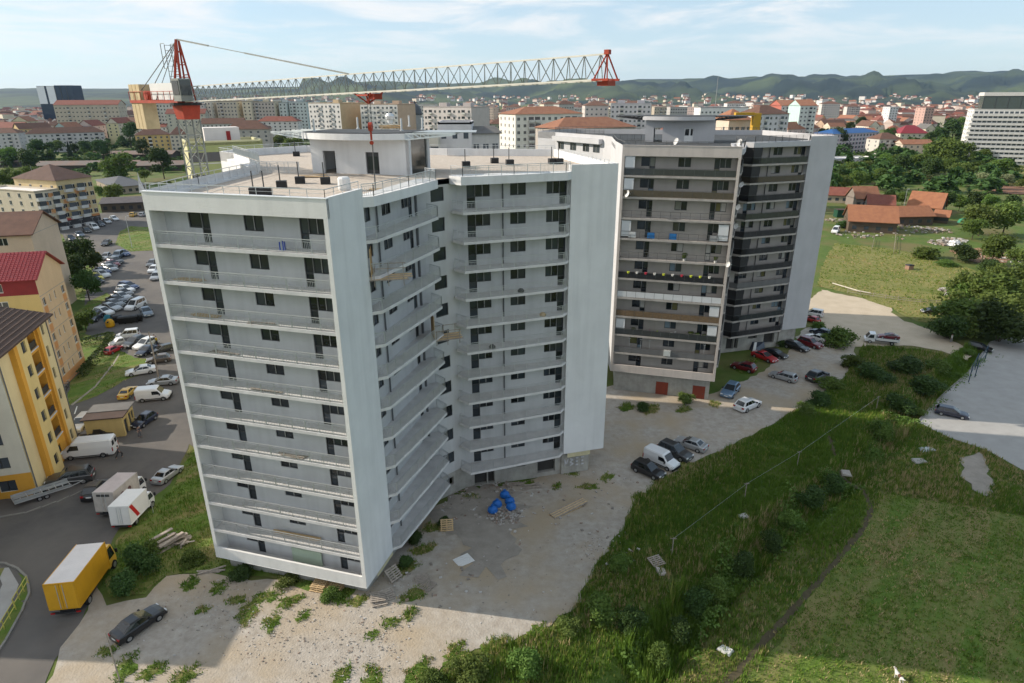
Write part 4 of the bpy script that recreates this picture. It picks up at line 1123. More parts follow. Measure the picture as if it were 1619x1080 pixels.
fb('white and teal block with a red gabled roof', 1266, 167, 1292, 600, 600, 10, 26, (0.55, 0.58, 0.55), cols=4, side=0, roof='gable', roofm=tile_or, rh=5, sidecol=(0.42, 0.56, 0.54), balc=(2,))
fb('long low house with an orange roof beside trees right of the white block', 1246, 205, 1296, 250, 262, 5, 14, (0.55, 0.42, 0.38), cols=6, side=2, roof='hip', roofm=tile_or, rh=6)
# left side
fb('long beige block with pink gables and a red mansard roof', 84, 166, 186, 760, 770, 8, 22, BEI, cols=16, side=3, roof='gable', roofm=tile_red, rh=5, balc=(3, 8, 12))
fb('white four storey block with a long brown hip roof and an ochre end', 40, 212, 165, 455, 480, 5, 14, (0.50, 0.48, 0.49), cols=14, side=2, roof='hip', roofm=tile_br, rh=4.6, balc=(5, 7, 10, 12), sidecol=TAN)
fb('white block with brown roof at the left picture edge', -40, 211, 28, 420, 425, 5, 14, (0.50, 0.49, 0.50), cols=7, side=2, roof='hip', roofm=tile_br, rh=4, balc=(5,))
fb('yellow block with a brown hip roof beside the dark conifer', 213, 214, 268, 490, 500, 5, 16, (0.58, 0.42, 0.18), cols=6, side=2, roof='hip', roofm=tile_br, rh=5, balc=(2,))
fb('cream block with a brown hip roof right behind the crane mast', 268, 213, 296, 500, 505, 5, 16, CRM, cols=4, side=2, roof='hip', roofm=tile_br, rh=6)
fb('pink gabled house with a red roof', 122, 199, 145, 600, 600, 4, 22, (0.52, 0.46, 0.50), cols=3, side=3, roof='gable_n', roofm=tile_red, rh=5, sidecol=PNK, frames=False, cat='house', name='house', zb=4)
fb('teal gabled house with an orange roof', 84, 203, 106, 560, 560, 3, 24, TEA, cols=3, side=3, roof='gable_n', roofm=tile_or, rh=5, frames=False, cat='house', name='house', zb=6)
fb('pale yellow gabled house with a red roof', 168, 195, 186, 620, 620, 4, 26, (0.55, 0.50, 0.30), cols=2, side=4, roof='gable_n', roofm=tile_red, rh=5, sidecol=CRM, frames=False, cat='house', name='house', zb=6)
fb('long white terrace with a dark violet roof', 186, 194, 262, 640, 640, 3, 16, WHT, cols=14, side=2, roof='gable', roofm=tile_br, rh=5, frames=False, zb=8)
fb('long white terrace with a bright red roof and dormers', 190, 201, 262, 560, 560, 3, 14, WHT, cols=12, side=2, roof='gable', roofm=tile_red, rh=5, frames=False, zb=4)
fb('ochre terrace with a maroon mansard roof at the far left', -30, 203, 30, 610, 605, 4, 18, YEL, cols=8, side=2, roof='gable', roofm=tile_red, rh=5.5, frames=False, zb=2)
fb('ochre terrace with a long brown roof left of the teal house', 30, 204, 82, 590, 610, 4, 16, (0.52, 0.38, 0.2), cols=8, side=2, roof='gable', roofm=tile_br, rh=5, frames=False, zb=2)
fb('small white house with an orange roof near the glass tower', 18, 192, 44, 800, 800, 4, 18, (0.58, 0.50, 0.36), cols=3, side=2, roof='gable_n', roofm=tile_or, rh=6, frames=False, cat='house', name='house', zb=2)
fb('pink flat roofed house beside the glass tower', 46, 190, 62, 790, 790, 4, 18, PNK, cols=2, side=2, roof='flat', frames=False, cat='house', name='house')
# row of towers behind the crane
for i, (x0, x1, y, c, s_) in enumerate([(240, 272, 164, (0.50, 0.49, 0.44), None), (276, 322, 165, (0.48, 0.46, 0.42), None), (322, 332, 160, (0.60, 0.55, 0.46), None), (341, 373, 160, (0.50, 0.45, 0.36), (0.62, 0.52, 0.36)),
                                        (382, 396, 160, (0.62, 0.55, 0.42), None), (397, 433, 161, (0.46, 0.41, 0.36), (0.6, 0.52, 0.38)), (440, 452, 162, (0.50, 0.54, 0.52), None), (456, 484, 161, (0.52, 0.56, 0.54), (0.45, 0.52, 0.52))]):
    fb(['olive grey', 'drab grey', 'narrow cream', 'tan', 'slim sand coloured', 'brownish grey', 'slim pale teal', 'wide pale teal'][i] + ' tower block in the row under the crane jib', x0, y, x1, 690 + 5 * i, 690 + 5 * i, 11, 22, c, cols=max(2, int((x1 - x0) / 5)), side=2, roof='flat', sidecol=s_, balc=(1,) if x1 - x0 > 20 else (), penth=1, frames=False)
fb('white gabled houses with maroon roof under the crane turntable', 262, 180, 324, 560, 565, 4, 14, (0.48, 0.46, 0.38), cols=6, side=2, roof='gable', roofm=tile_red, rh=4.5, frames=False, zb=14)
fb('long white house with brown roof right of the crane mast', 318, 196, 385, 470, 475, 3, 14, (0.52, 0.50, 0.48), cols=10, side=2, roof='gable', roofm=tile_br, rh=5, frames=False, zb=8)
fb('villa with a maroon hip roof before the tower blocks', 355, 205, 425, 360, 365, 3, 18, (0.42, 0.39, 0.36), cols=6, side=3, roof='hip', roofm=tile_br, rh=6, zb=10)
fb('white house with a crimson roof and small conifers', 406, 192, 470, 520, 520, 3, 14, (0.60, 0.57, 0.56), cols=8, side=2, roof='hip', roofm=tile_red, rh=4.5, frames=False, zb=10)
# long sheds on the left
for i, (x0, x1, y, D, dp) in enumerate([(138, 272, 245, 372, 16), (55, 215, 262, 318, 14), (215, 300, 262, 318, 14), (-40, 30, 257, 330, 16)]):
    fb(['long low shed with a rusty red roof behind the yellow block', 'long low shed with a grey roof behind the brown hip roof', 'dark sided shed with a patched roof behind the tall conifer', 'grey roofed shed at the left picture edge'][i], x0, y, x1, D, D + 4, 1, dp, (0.07, 0.06, 0.055), cols=6, side=1, roof='gable', roofm=mat('rusty_shed_roof', (0.22, 0.14, 0.11), .9, .3, .15, col2=(0.16, 0.15, 0.14)), rh=2.2, frames=False, cat='shed', name='shed')
fb('hall with a curved dark roof and white sail beside the street', 178, 296, 232, 262, 270, 1, 40, (0.30, 0.25, 0.19), cols=5, side=2, roof='hip', roofm=mat('slate_membrane', (0.08, 0.085, 0.095), .7, .1), rh=3, frames=False, cat='hall', name='hall')
fb('open shed with a grey felt roof at the end of the street', 158, 322, 226, 236, 240, 1, 12, (0.10, 0.08, 0.06), cols=5, side=1, roof='gable', roofm=mat('grey_felt', (0.10, 0.09, 0.095), .85, .2), rh=1.6, frames=False, cat='shed', name='shed')
# white sail shape
sl = thing('sail_sculpture', 'white pointed sail rising beside the dark hall', 'sail', tuple(atd(224, 305, 232)))
sm = MB(); pts = [(-.9, 0, 0), (1.4, 0, 0), (1.0, .5, 1.2), (.25, .4, 3.6), (.02, .1, 6.0), (-.06, 0, 7.2), (-.2, -.1, 5.2), (-.5, -.2, 2.5)]
sm.face(pts); sm.face([(x, y + .15, z) for x, y, z in pts[::-1]]); so = sm.build('sail', [flatw], sl)
# right side
fbr = fb('white and mauve office block with a blue metal roof right of the grey tower', 1318, 212, 1389, 285, 300, 5, 17, (0.44, 0.42, 0.52), cols=14, side=4, roof='hip', roofm=metal_blue, rh=3.2, ww=1.9, wh=1.7, frames=True)
r_, inf = fbr
pm_ = MB()
for k in range(15):
    o = inf[0] + inf[4] * ((inf[1] - inf[0]).length * k / 14) - inf[5] * .06; pm_.bar((o.x, o.y, -2), (o.x, o.y, inf[6]), .3, .1)
pm_.build('pilaster', [paint((0.56, 0.38, 0.34))], r_, kind='stuff')
for k in range(6):
    bm_ = MB(); z = -2 + k * (inf[6] + 2) / 5.05; bm_.bar(P(inf[0] - inf[5] * .1, z), P(inf[1] - inf[5] * .1, z), .2, .5); bm_.build('floor_band', [bal_w], r_)
fb('low white annex in front of the blue roofed office', 1312, 252, 1390, 262, 268, 2, 14, WHT, cols=8, side=2, roof='flat', roofm=flatw, frames=False)
fb('villa with arched balconies and a brown roof right of the blue roof', 1391, 220, 1426, 290, 292, 4, 14, (0.52, 0.49, 0.45), cols=4, side=2, roof='hip', roofm=tile_br, rh=4.2, balc=(1, 2))
fb('cream villa with a steep crimson roof', 1424, 211, 1468, 345, 345, 3, 18, (0.62, 0.57, 0.46), cols=5, side=3, roof='hip', roofm=metal_red, rh=7)
fb('low house with a red roof right of the brown roofed villa', 1428, 228, 1476, 300, 300, 3, 12, (0.52, 0.44, 0.36), cols=5, side=2, roof='gable', roofm=tile_or, rh=3)
fb('white gabled house with a violet roof left of the crimson roof', 1374, 200, 1392, 420, 420, 3, 30, (0.62, 0.57, 0.5), cols=2, side=6, roof='gable_n', roofm=tile_br, rh=6, frames=False, cat='house', name='house')
fb('ochre house with a flat tiled roof behind the blue roof', 1350, 208, 1386, 340, 340, 4, 12, (0.55, 0.42, 0.24), cols=4, side=2, roof='gable', roofm=tile_or, rh=3, cat='house', name='house')
fb('cream gabled house right of the crimson roof', 1464, 204, 1480, 400, 400, 3, 20, CRM, cols=2, side=3, roof='gable_n', roofm=bit, rh=5, frames=False, cat='house', name='house')
fb('yellow gabled house with a maroon roof right of the teal block', 1296, 188, 1306, 480, 480, 4, 26, YEL, cols=1, side=4, roof='gable_n', roofm=tile_red, rh=5, frames=False, cat='house', name='house')
fb('white slab block among red roofs below the hills', 1408, 169, 1421, 900, 900, 9, 18, (0.58, 0.58, 0.60), cols=3, side=3, roof='flat', frames=False)
fb('pink slab block among red roofs below the hills', 1464, 170, 1478, 820, 820, 9, 20, (0.46, 0.30, 0.26), cols=3, side=3, roof='flat', frames=False)
for i, (x0, x1, y, D) in enumerate([(1304, 1340, 197, 470), (1340, 1408, 188, 560), (1392, 1460, 190, 520), (1446, 1512, 186, 600), (1480, 1530, 180, 680), (1500, 1560, 190, 540), (1310, 1370, 180, 760), (1420, 1470, 179, 700), (1540, 1600, 181, 680)]):
    fb(['long terrace with a faded brown roof, %s' % w_ for w_ in ('left of the white gabled house', 'above the blue roofed office', 'behind the crimson roof', 'above the cream gabled house', 'behind the big dark trees', 'right of the dark trees', 'below the white slab block', 'left of the pink slab block', 'behind the white hotel tower')][i], x0, y, x1, D, D + 6, 3, 15, [(0.42, 0.3, 0.22), (0.46, 0.36, 0.28), (0.4, 0.34, 0.3)][i % 3], cols=10, side=2, roof='gable', roofm=[tile_br, tile_red][i % 2], rh=5.5, frames=False)
# white hotel-like tower at the right edge
A_, B_ = atd(1541, 173, 445), atd(1665, 169, 428)
ht, hi_ = block('tall white apartment tower with banded balconies and a dark glass crown at the right edge', (A_.x, A_.y), (B_.x, B_.y), 22, -2, 12, (A_.z + 2 - .6) / 12, (0.66, 0.65, 0.63), roof='flat', cols=15, side=4, ww=1.9, wh=1.3, frames=False, name='apartment_tower', cat='apartment tower')
ha, hb, hc, he, hd, hn, hz = hi_
fl = (hz + 2 - .6) / 12
for k in range(1, 12):
    off = .5 + .22 * (12 - k)
    bb = MB(); z = -2 + fl * k; o0, o1 = ha - hd * off - hn * .9, hb - hn * .9
    bb.bar(P(o0, z), P(o1, z), .25, 1.45); bb.bar(P(o0 + hn * .5, z - .45), P(o1 + hn * .5, z - .45), 1.3, .2); bb.build('balcony_band', [bal_w], ht)
cr = MB(); o = ha + hd * 14 + hn * 10
cr.box((o.x + 16, o.y + 2, hz + 4.2), (44, 15, 8.4), math.atan2(hd.y, hd.x)); cr.build('glass_crown', [glassmat('crown_glass', (0.03, 0.04, 0.035), .1)], ht)
cr = MB(); cr.box((o.x + 16, o.y + 2, hz + 9.3), (45, 16, 2.2), math.atan2(hd.y, hd.x)); cr.build('crown_roof', [bal_w], ht)
for k in range(7):
    cm_ = MB(); p = o - hd * 22.02 - hn * 7.53 + hd * (k * 6.9) + Vector((16, 2)); cm_.box((p.x, p.y, hz + 4.2), (.3, .1, 8.4), math.atan2(hd.y, hd.x)); cm_.build('mullion', [anth], ht)
A_ = atd(1533, 196, 455); B_ = atd(1552, 196, 450)
block('lower white wing with rounded balconies left of the white tower', (A_.x, A_.y), (B_.x, B_.y), 18, -2, 9, 2.9, (0.6, 0.6, 0.6), roof='flat', cols=2, side=4, balc=(0, 1), frames=False)
# glass twin tower far left
for i, (x0, x1, y, lab) in enumerate([(57, 85, 136, 'mirror glass office tower with bright left panes'), (85, 113, 135, 'dark glass office tower beside the mirror glass tower')]):
    A_, B_ = atd(x0, y, 1150), atd(x1, y, 1150)
    t_ = wthing('office_tower', lab, 'office tower', (A_.x, A_.y, -2))
    bm_ = MB(); bm_.prism([(A_.x, A_.y), (B_.x, B_.y), (B_.x, B_.y + 26), (A_.x, A_.y + 26)], -2, A_.z); bm_.build('body', [glassmat('dark_tower_glass', (0.012, 0.02, 0.035), .15, .3)], t_)
    if i == 0:
        mg = mat('painted_reflection', (0.72, 0.76, 0.80), .5, .05, .05, metal=.0)  # pale matt colour stands for the sky light these panes reflect
        for (u0, u1) in ((0, .44), (.56, 1.0)):
            pm_ = MB(); pa_, pb_ = A_.lerp(B_, u0), A_.lerp(B_, u1); pm_.face([(pa_.x, pa_.y - .3, A_.z - 28), (pb_.x, pb_.y - .3, A_.z - 28), (pb_.x, pb_.y - .3, A_.z - .5), (pa_.x, pa_.y - .3, A_.z - .5)]); pm_.build('reflection_panel', [mg], t_)
    else:
        for u in (.0, .33, .66):
            pm_ = MB(); pa_ = A_.lerp(B_, u); pm_.box((pa_.x, pa_.y - .2, A_.z - 15), (.8, .5, 29)); pm_.build('mullion', [anth], t_)
# dome between blocks
dm = wthing('domed_church', 'grey domed church tower between the two white blocks', 'church', tuple(atd(657, 190, 540))); o = dm.location
db = MB(); db.lathe([(5, -30), (5, 0), (5.5, .1), (5.6, 1), (5.0, 4), (3.6, 6.5), (1.6, 8), (1.0, 8.3), (1.0, 9.5), (0, 10.5)], (o.x, o.y, o.z + 4), 14); db.build('dome', [mat('lead_dome', (0.07, 0.075, 0.085), .5, .1)], dm)
db = MB(); db.lathe([(5.1, -34), (5.1, 3.9)], (o.x, o.y, o.z), 14); db.build('drum', [bal_g], dm)
# yellow tower crane far behind the old tower
yc = wthing('yellow_silo', 'yellow industrial tower behind the old tower canopy', 'silo', tuple(atd(1195, 190, 255))); o = yc.location
ym = paint((0.46, 0.27, 0.035), 0); db = MB(); db.box((o.x, o.y, o.z - 12), (2.8, 2.8, 29)); db.build('shaft', [ym], yc)
db = MB(); db.box((o.x - 4.6, o.y, o.z + 2.2), (7, 2.4, 1.1)); db.build('arm', [ym], yc)

for k in range(26):
    px_ = [520, 610, 655, 700, 752, 800, 838, 860, 884, 905, 930, 955, 985, 1010, 1035, 1060, 1085, 1150, 1210, 1300, 1340, 430, 360, 300, 900, 1120][k]; w_ = rnd.uniform(18, 34); D_ = rnd.uniform(720, 1150); y_ = 540 - FOC * math.tan(PITCH - math.atan((CAM_H - rnd.uniform(24, 33)) / D_))
    fb('pale mid-rise block in the dense far town', px_, y_, px_ + w_, D_, D_ + rnd.uniform(-12, 12), rnd.choice([7, 8, 9]), rnd.uniform(14, 24), rnd.choice([WHT, CRM, BEI, PNK, GRY, (0.56, 0.53, 0.5)]), cols=int(w_ / 3.4), side=2, roof=rnd.choice(['flat', 'flat', 'hip']), roofm=None if k % 2 else tile_br, rh=4, balc=rnd.choice([(), (1,), (2, 4)]), penth=0, frames=False, group='pale mid-rise blocks of the dense far town')
# distant houses: individually placed small houses towards the hills
hv = []
def tiny_house(roofm, colr, w_, d_, h_, rh_):
    mb = MB(); mb.prism([(-w_ / 2, -d_ / 2), (w_ / 2, -d_ / 2), (w_ / 2, d_ / 2), (-w_ / 2, d_ / 2)], -1, h_, 0, False, False)
    r_ = MB(); A = [(-w_ / 2 - .4, -d_ / 2 - .5, h_), (w_ / 2 + .4, -d_ / 2 - .5, h_), (w_ / 2 + .4, d_ / 2 + .5, h_), (-w_ / 2 - .4, d_ / 2 + .5, h_)]
    k = d_ / 2 * (.0 if rnd.random() < .5 else .8)
    r0, r1 = (-w_ / 2 - .4 + k, 0, h_ + rh_), (w_ / 2 + .4 - k, 0, h_ + rh_)
    mb.face([A[0], A[1], r1, r0], 1); mb.face([A[2], A[3], r0, r1], 1); mb.face([A[1], A[2], r1], 1 if k else 0); mb.face([A[3], A[0], r0], 1 if k else 0)
    for x in (-.3, 0.0, .3):
        mb.face([(x * w_ - .6, -d_ / 2 - .03, 1), (x * w_ + .6, -d_ / 2 - .03, 1), (x * w_ + .6, -d_ / 2 - .03, 2.3), (x * w_ - .6, -d_ / 2 - .03, 2.3)], 2)
    return mb.mesh('distant_house', [paint(colr), roofm, win_far])
PL = ['white house with a red roof', 'cream house with a brown roof', 'white house with an orange roof', 'pinkish house with a red roof', 'long white house with a brown roof', 'cream house with an orange roof', 'white flat topped block', 'yellow house with a red roof']
protos = [tiny_house(rm_, c, w_, d_, h_, r_) for rm_, c, w_, d_, h_, r_ in
          [(tile_red, WHT, 12, 9, 5, 3.4), (tile_br, CRM, 14, 10, 6, 3.6), (tile_or, (0.6, .55, .5), 11, 9, 4.5, 3.2), (tile_red, PNK, 18, 10, 8, 4), (tile_br, WHT, 26, 11, 9, 4), (tile_or, CRM, 20, 10, 7, 4), (bit, WHT, 22, 12, 12, .6), (tile_red, YEL, 13, 10, 6, 4)]]
HN = 0
def put_house(x, y, z=-2.0):
    global HN
    k = rnd.randrange(len(protos)); s_ = rnd.uniform(.85, 1.3)
    o = link('distant_house', protos[k], None, (x, y, z), rnd.choice([0, 0, .25, -.3, 1.4, .8]) + rnd.uniform(-.15, .15), s_)
    o['label'] = 'small distant ' + PL[k] + ' in the town below the hills'; o['category'] = 'house'; o['group'] = 'houses of the distant town'
    HN += 1
def ang_xy(px, D):
    t = (px - CX) / (FOC * math.cos(PITCH) + 1e-9)
    return (px - CX) / FOC / (math.cos(PITCH) - math.sin(PITCH) * 0.0) * D
rows = []
for k in range(295):
    px = rnd.uniform(-20, 1640); t = rnd.random()
    D = 760 * (3.2 ** t)
    p = atd(px, 160, D)
    put_house(p.x, D)
# the rest of the far town as one mass
mbm = []
vs_, fs_, mi_ = [], [], []
for k in range(2600):
    px = rnd.uniform(-60, 1680); D = 900 * (4.6 ** rnd.random())
    if px < 250 and D > 2600: continue
    p = atd(px, 160, D); k_ = rnd.randrange(len(protos)); me = protos[k_]
    a_ = rnd.uniform(0, 3.14); c_, s_ = math.cos(a_), math.sin(a_); sc = rnd.uniform(.8, 1.5); b0 = len(vs_)
    for v in me.vertices:
        x, y, z = v.co * sc; vs_.append((p.x + x * c_ - y * s_, D + x * s_ + y * c_, -2 + z + max(0, D - 2600) * .028))
    pick = rnd.randrange(3)
    for pl_ in me.polygons:
        fs_.append(tuple(b0 + i for i in pl_.vertices)); mi_.append({0: pick, 1: 3 + rnd.randrange(1) + (k_ % 3), 2: 6}[pl_.material_index])
me = bpy.data.meshes.new('far_town'); me.from_pydata(vs_, [], fs_)
for mm in (paint(WHT), paint(CRM), paint(PNK), tile_red, tile_br, tile_or, win_far): me.materials.append(mm)
me.polygons.foreach_set('material_index', mi_); link('far_town', me, None, kind='stuff')

# ================================================================== hills
forest = mat('hill_forest', (0.006, 0.015, 0.018), .95, .3, .010, col2=(0.016, 0.030, 0.022), col3=(0.075, 0.10, 0.04), scale3=.0016, an=(0, .5))
sil = [(-300, 141), (0, 141), (200, 140), (330, 141), (480, 138), (540, 131), (600, 128), (680, 131), (760, 134), (860, 134), (950, 131), (1010, 125), (1085, 125), (1130, 128), (1190, 126), (1232, 123), (1290, 126), (1335, 122), (1430, 118), (1560, 115), (1640, 116), (1950, 120)]
def silz(px): return float(np.interp(px, [a for a, b in sil], [b for a, b in sil]))
cols_ = np.linspace(-260, 1900, 260)
Ds = np.array([2600, 3000, 3500, 4000, 4500, 5000, 5600, 6200, 6800, 7400, 8000, 8400, 9200, 10500])
vv = []
def nz_(x, s): 
    return math.sin(x * s * 1.3 + 1.1) * .5 + math.sin(x * s * 2.9 + 4) * .3 + math.sin(x * s * 6.1 + 2.2) * .2
for j, D in enumerate(map(float, Ds)):
    for px in map(float, cols_):
        yh = silz(px); p = atd(px, yh, 8000); ztop_ = p.z; q_ = atd(px, 150, D)
        t = (D - 2600) / (8000 - 2600)
        pr = max(0, min(1, t)); prof = pr * pr * (3 - 2 * pr)
        h = -4 + (ztop_ + 4) * prof
        bump = (95 if px > 480 else 22) * math.sin(math.pi * min(1, max(0, t))) * (nz_(px + D * .06, .012) + .6 * nz_(px - D * .11, .027))
        h += bump * (.9 if t < .95 else 0)
        if D > 8000: h = ztop_ - (D - 8000) * .05
        if t < .25: h = max(h, -4)
        vv.append((q_.x, D, h))
nC = len(cols_); ii = np.arange(len(Ds) * nC).reshape(len(Ds), nC)
qd = np.column_stack([ii[:-1, :-1].ravel(), ii[:-1, 1:].ravel(), ii[1:, 1:].ravel(), ii[1:, :-1].ravel()])
link('hills', np_mesh('hills', np.array(vv), qd, forest, smooth=True), None, kind='structure')
# radio mast on the plain
rmst = thing('radio_mast', 'thin radio mast standing above the town before the hills', 'mast', tuple(atd(1131, 166, 1500)))
m_ = MB(); m_.tube((0, 0, -10), (0, 0, 58), .9, .4, 5); m_.build('mast', [bal_g], rmst)
# ================================================================== vegetation
bark = mat('bark', (0.07, 0.05, 0.035), .95, .3, 3)
leafA = mat('leaf_mid', (0.078, 0.13, 0.025), .7, .3, .8, spec=.2, objrand=.3, transl=.3, col2=(0.13, 0.19, 0.042))
leafB = mat('leaf_dark', (0.036, 0.068, 0.018), .7, .3, .8, spec=.2, objrand=.3, transl=.2, col2=(0.062, 0.105, 0.028))
leafC = mat('leaf_light', (0.10, 0.15, 0.03), .7, .3, .8, spec=.2, objrand=.25, transl=.3, col2=(0.145, 0.19, 0.05))
leafD = mat('leaf_silver', (0.20, 0.235, 0.11), .7, .25, .8, spec=.2, objrand=.15, transl=.3, col2=(0.29, 0.32, 0.17))
leafE = mat('leaf_conifer', (0.02, 0.038, 0.02), .8, .3, .8, spec=.2, objrand=.2, col2=(0.03, 0.055, 0.026))
def leaf_cloud(pts, nrm, size, rg, name, mats):
    n = len(pts)
    d = rg.normal(size=(n, 3)); d += nrm * 1.1; d /= np.linalg.norm(d, axis=1)[:, None]
    a = np.cross(d, rg.normal(size=(n, 3))); a /= np.linalg.norm(a, axis=1)[:, None]; b = np.cross(d, a)
    s = size * rg.uniform(.6, 1.4, n)[:, None]
    v = np.stack([pts - a * s - b * s * .6, pts + a * s - b * s * .6, pts + a * s * .7 + b * s * .6, pts - a * s * .7 + b * s * .6], 1).reshape(-1, 3)
    q = np.arange(4 * n).reshape(n, 4)
    return np_mesh(name, v, q, mats)
def crown_mesh(kind, seed, n, leaf, size):
    rg = np.random.default_rng(seed)
    if kind == 'conifer':
        t = rg.uniform(0, 1, n) ** .7; tier = np.floor(t * 9) / 9; rr = (1 - t) * .5 * (0.75 + .35 * ((t * 9) % 1 < .5)) * np.sqrt(rg.uniform(.25, 1, n)); ph = rg.uniform(0, 2 * np.pi, n)
        pts = np.column_stack([rr * np.cos(ph), rr * np.sin(ph), .1 + .9 * t - rr * .18]); nrm = np.column_stack([np.cos(ph), np.sin(ph), np.full(n, .3)])
        return leaf_cloud(pts, nrm, size, rg, 'crown', leaf)
    nb = 11 if kind == 'round' else 14 if kind == 'willow' else 12
    c = []
    for k in range(nb):
        if kind == 'bush':
            r = rg.uniform(.14, .26); ph = rg.uniform(0, 6.28); rad = rg.uniform(0, .5 - r * .8); c.append((rad * math.cos(ph), rad * math.sin(ph), rg.uniform(.12, .86 - r * .9) * (1 - rad * .7), r))
        else:
            r = rg.uniform(.13, .24); ph = rg.uniform(0, 6.28); z = rg.uniform(.3, .84); lim = .5 - r * .9; lim *= math.sqrt(max(.15, 1 - ((z - .55) / .45) ** 2)); rad = rg.uniform(.25, 1) * lim
            c.append((rad * math.cos(ph), rad * math.sin(ph), z, r))
    c = np.array(c); w = c[:, 3] ** 2; pick = rg.choice(len(c), n, p=w / w.sum())
    d = rg.normal(size=(n, 3)); d /= np.linalg.norm(d, axis=1)[:, None]; d[:, 2] = np.where(d[:, 2] < -.5, -d[:, 2], d[:, 2])
    r = c[pick, 3] * np.where(rg.random(n) < .16, rg.uniform(1.0, 1.45, n), rg.uniform(.5, 1.06, n) ** .6)
    pts = c[pick, :3] + d * r[:, None] * np.array([1, 1, .9])
    pts[:, 2] = np.maximum(pts[:, 2], .02)
    return leaf_cloud(pts, d, size, rg, 'crown', leaf)
CR = {}
for key, kind, lf, n, size, cnt in (('mid', 'round', leafA, 4000, .026, 3), ('dark', 'round', leafB, 4000, .026, 3), ('light', 'round', leafC, 4000, .025, 3), ('silver', 'willow', leafD, 4000, .024, 2),
                                    ('conifer', 'conifer', leafE, 1800, .034, 2), ('bush', 'bush', leafA, 4200, .026, 3), ('bushdark', 'bush', leafB, 4200, .025, 3), ('bushlight', 'bush', leafC, 3600, .026, 2)):
    CR[key] = [crown_mesh(kind, 100 + len(CR) * 10 + k, n, lf, size) for k in range(cnt)]
tm = MB(); tm.tube((0, 0, -.03), (0, 0, .5), .035, .018, 7)
for k in range(5):
    a = k * 1.26; tm.tube((0, 0, .25 + .04 * k), (.26 * math.cos(a), .26 * math.sin(a), .55 + .05 * k), .014, .004, 5)
TRUNK = tm.mesh('trunk', [bark])
sm_ = MB()
for k in range(5):
    a = k * 1.26; sm_.tube((.03 * math.cos(a), .03 * math.sin(a), -.03), (.25 * math.cos(a), .25 * math.sin(a), .5), .016, .004, 5)
STEMS = sm_.mesh('stems', [bark])
def tree(px, ytop, D, wpx, kind, label, group=None, cat=None, zb=None):
    p = atd(px, ytop, D); z = float(base_z(D)) if zb is None else zb
    h = max(.6, p.z - z); w = wpx * D / FOC * 1.05
    bush = kind.startswith('bush')
    t = thing('bush' if bush else ('conifer_tree' if kind == 'conifer' else 'leafy_tree'), label, cat or ('bush' if bush else 'tree'), (p.x, D, z), rnd.uniform(0, 6.28), group)
    link('stems' if bush else 'trunk', STEMS if bush else TRUNK, t, (0, 0, 0), 0, (h * .6, h * .6, h))
    link('crown', rnd.choice(CR[kind]), t, (0, 0, 0), 0, (w, w, h))
    return t
def Dg(px, py): return G(px, py).y
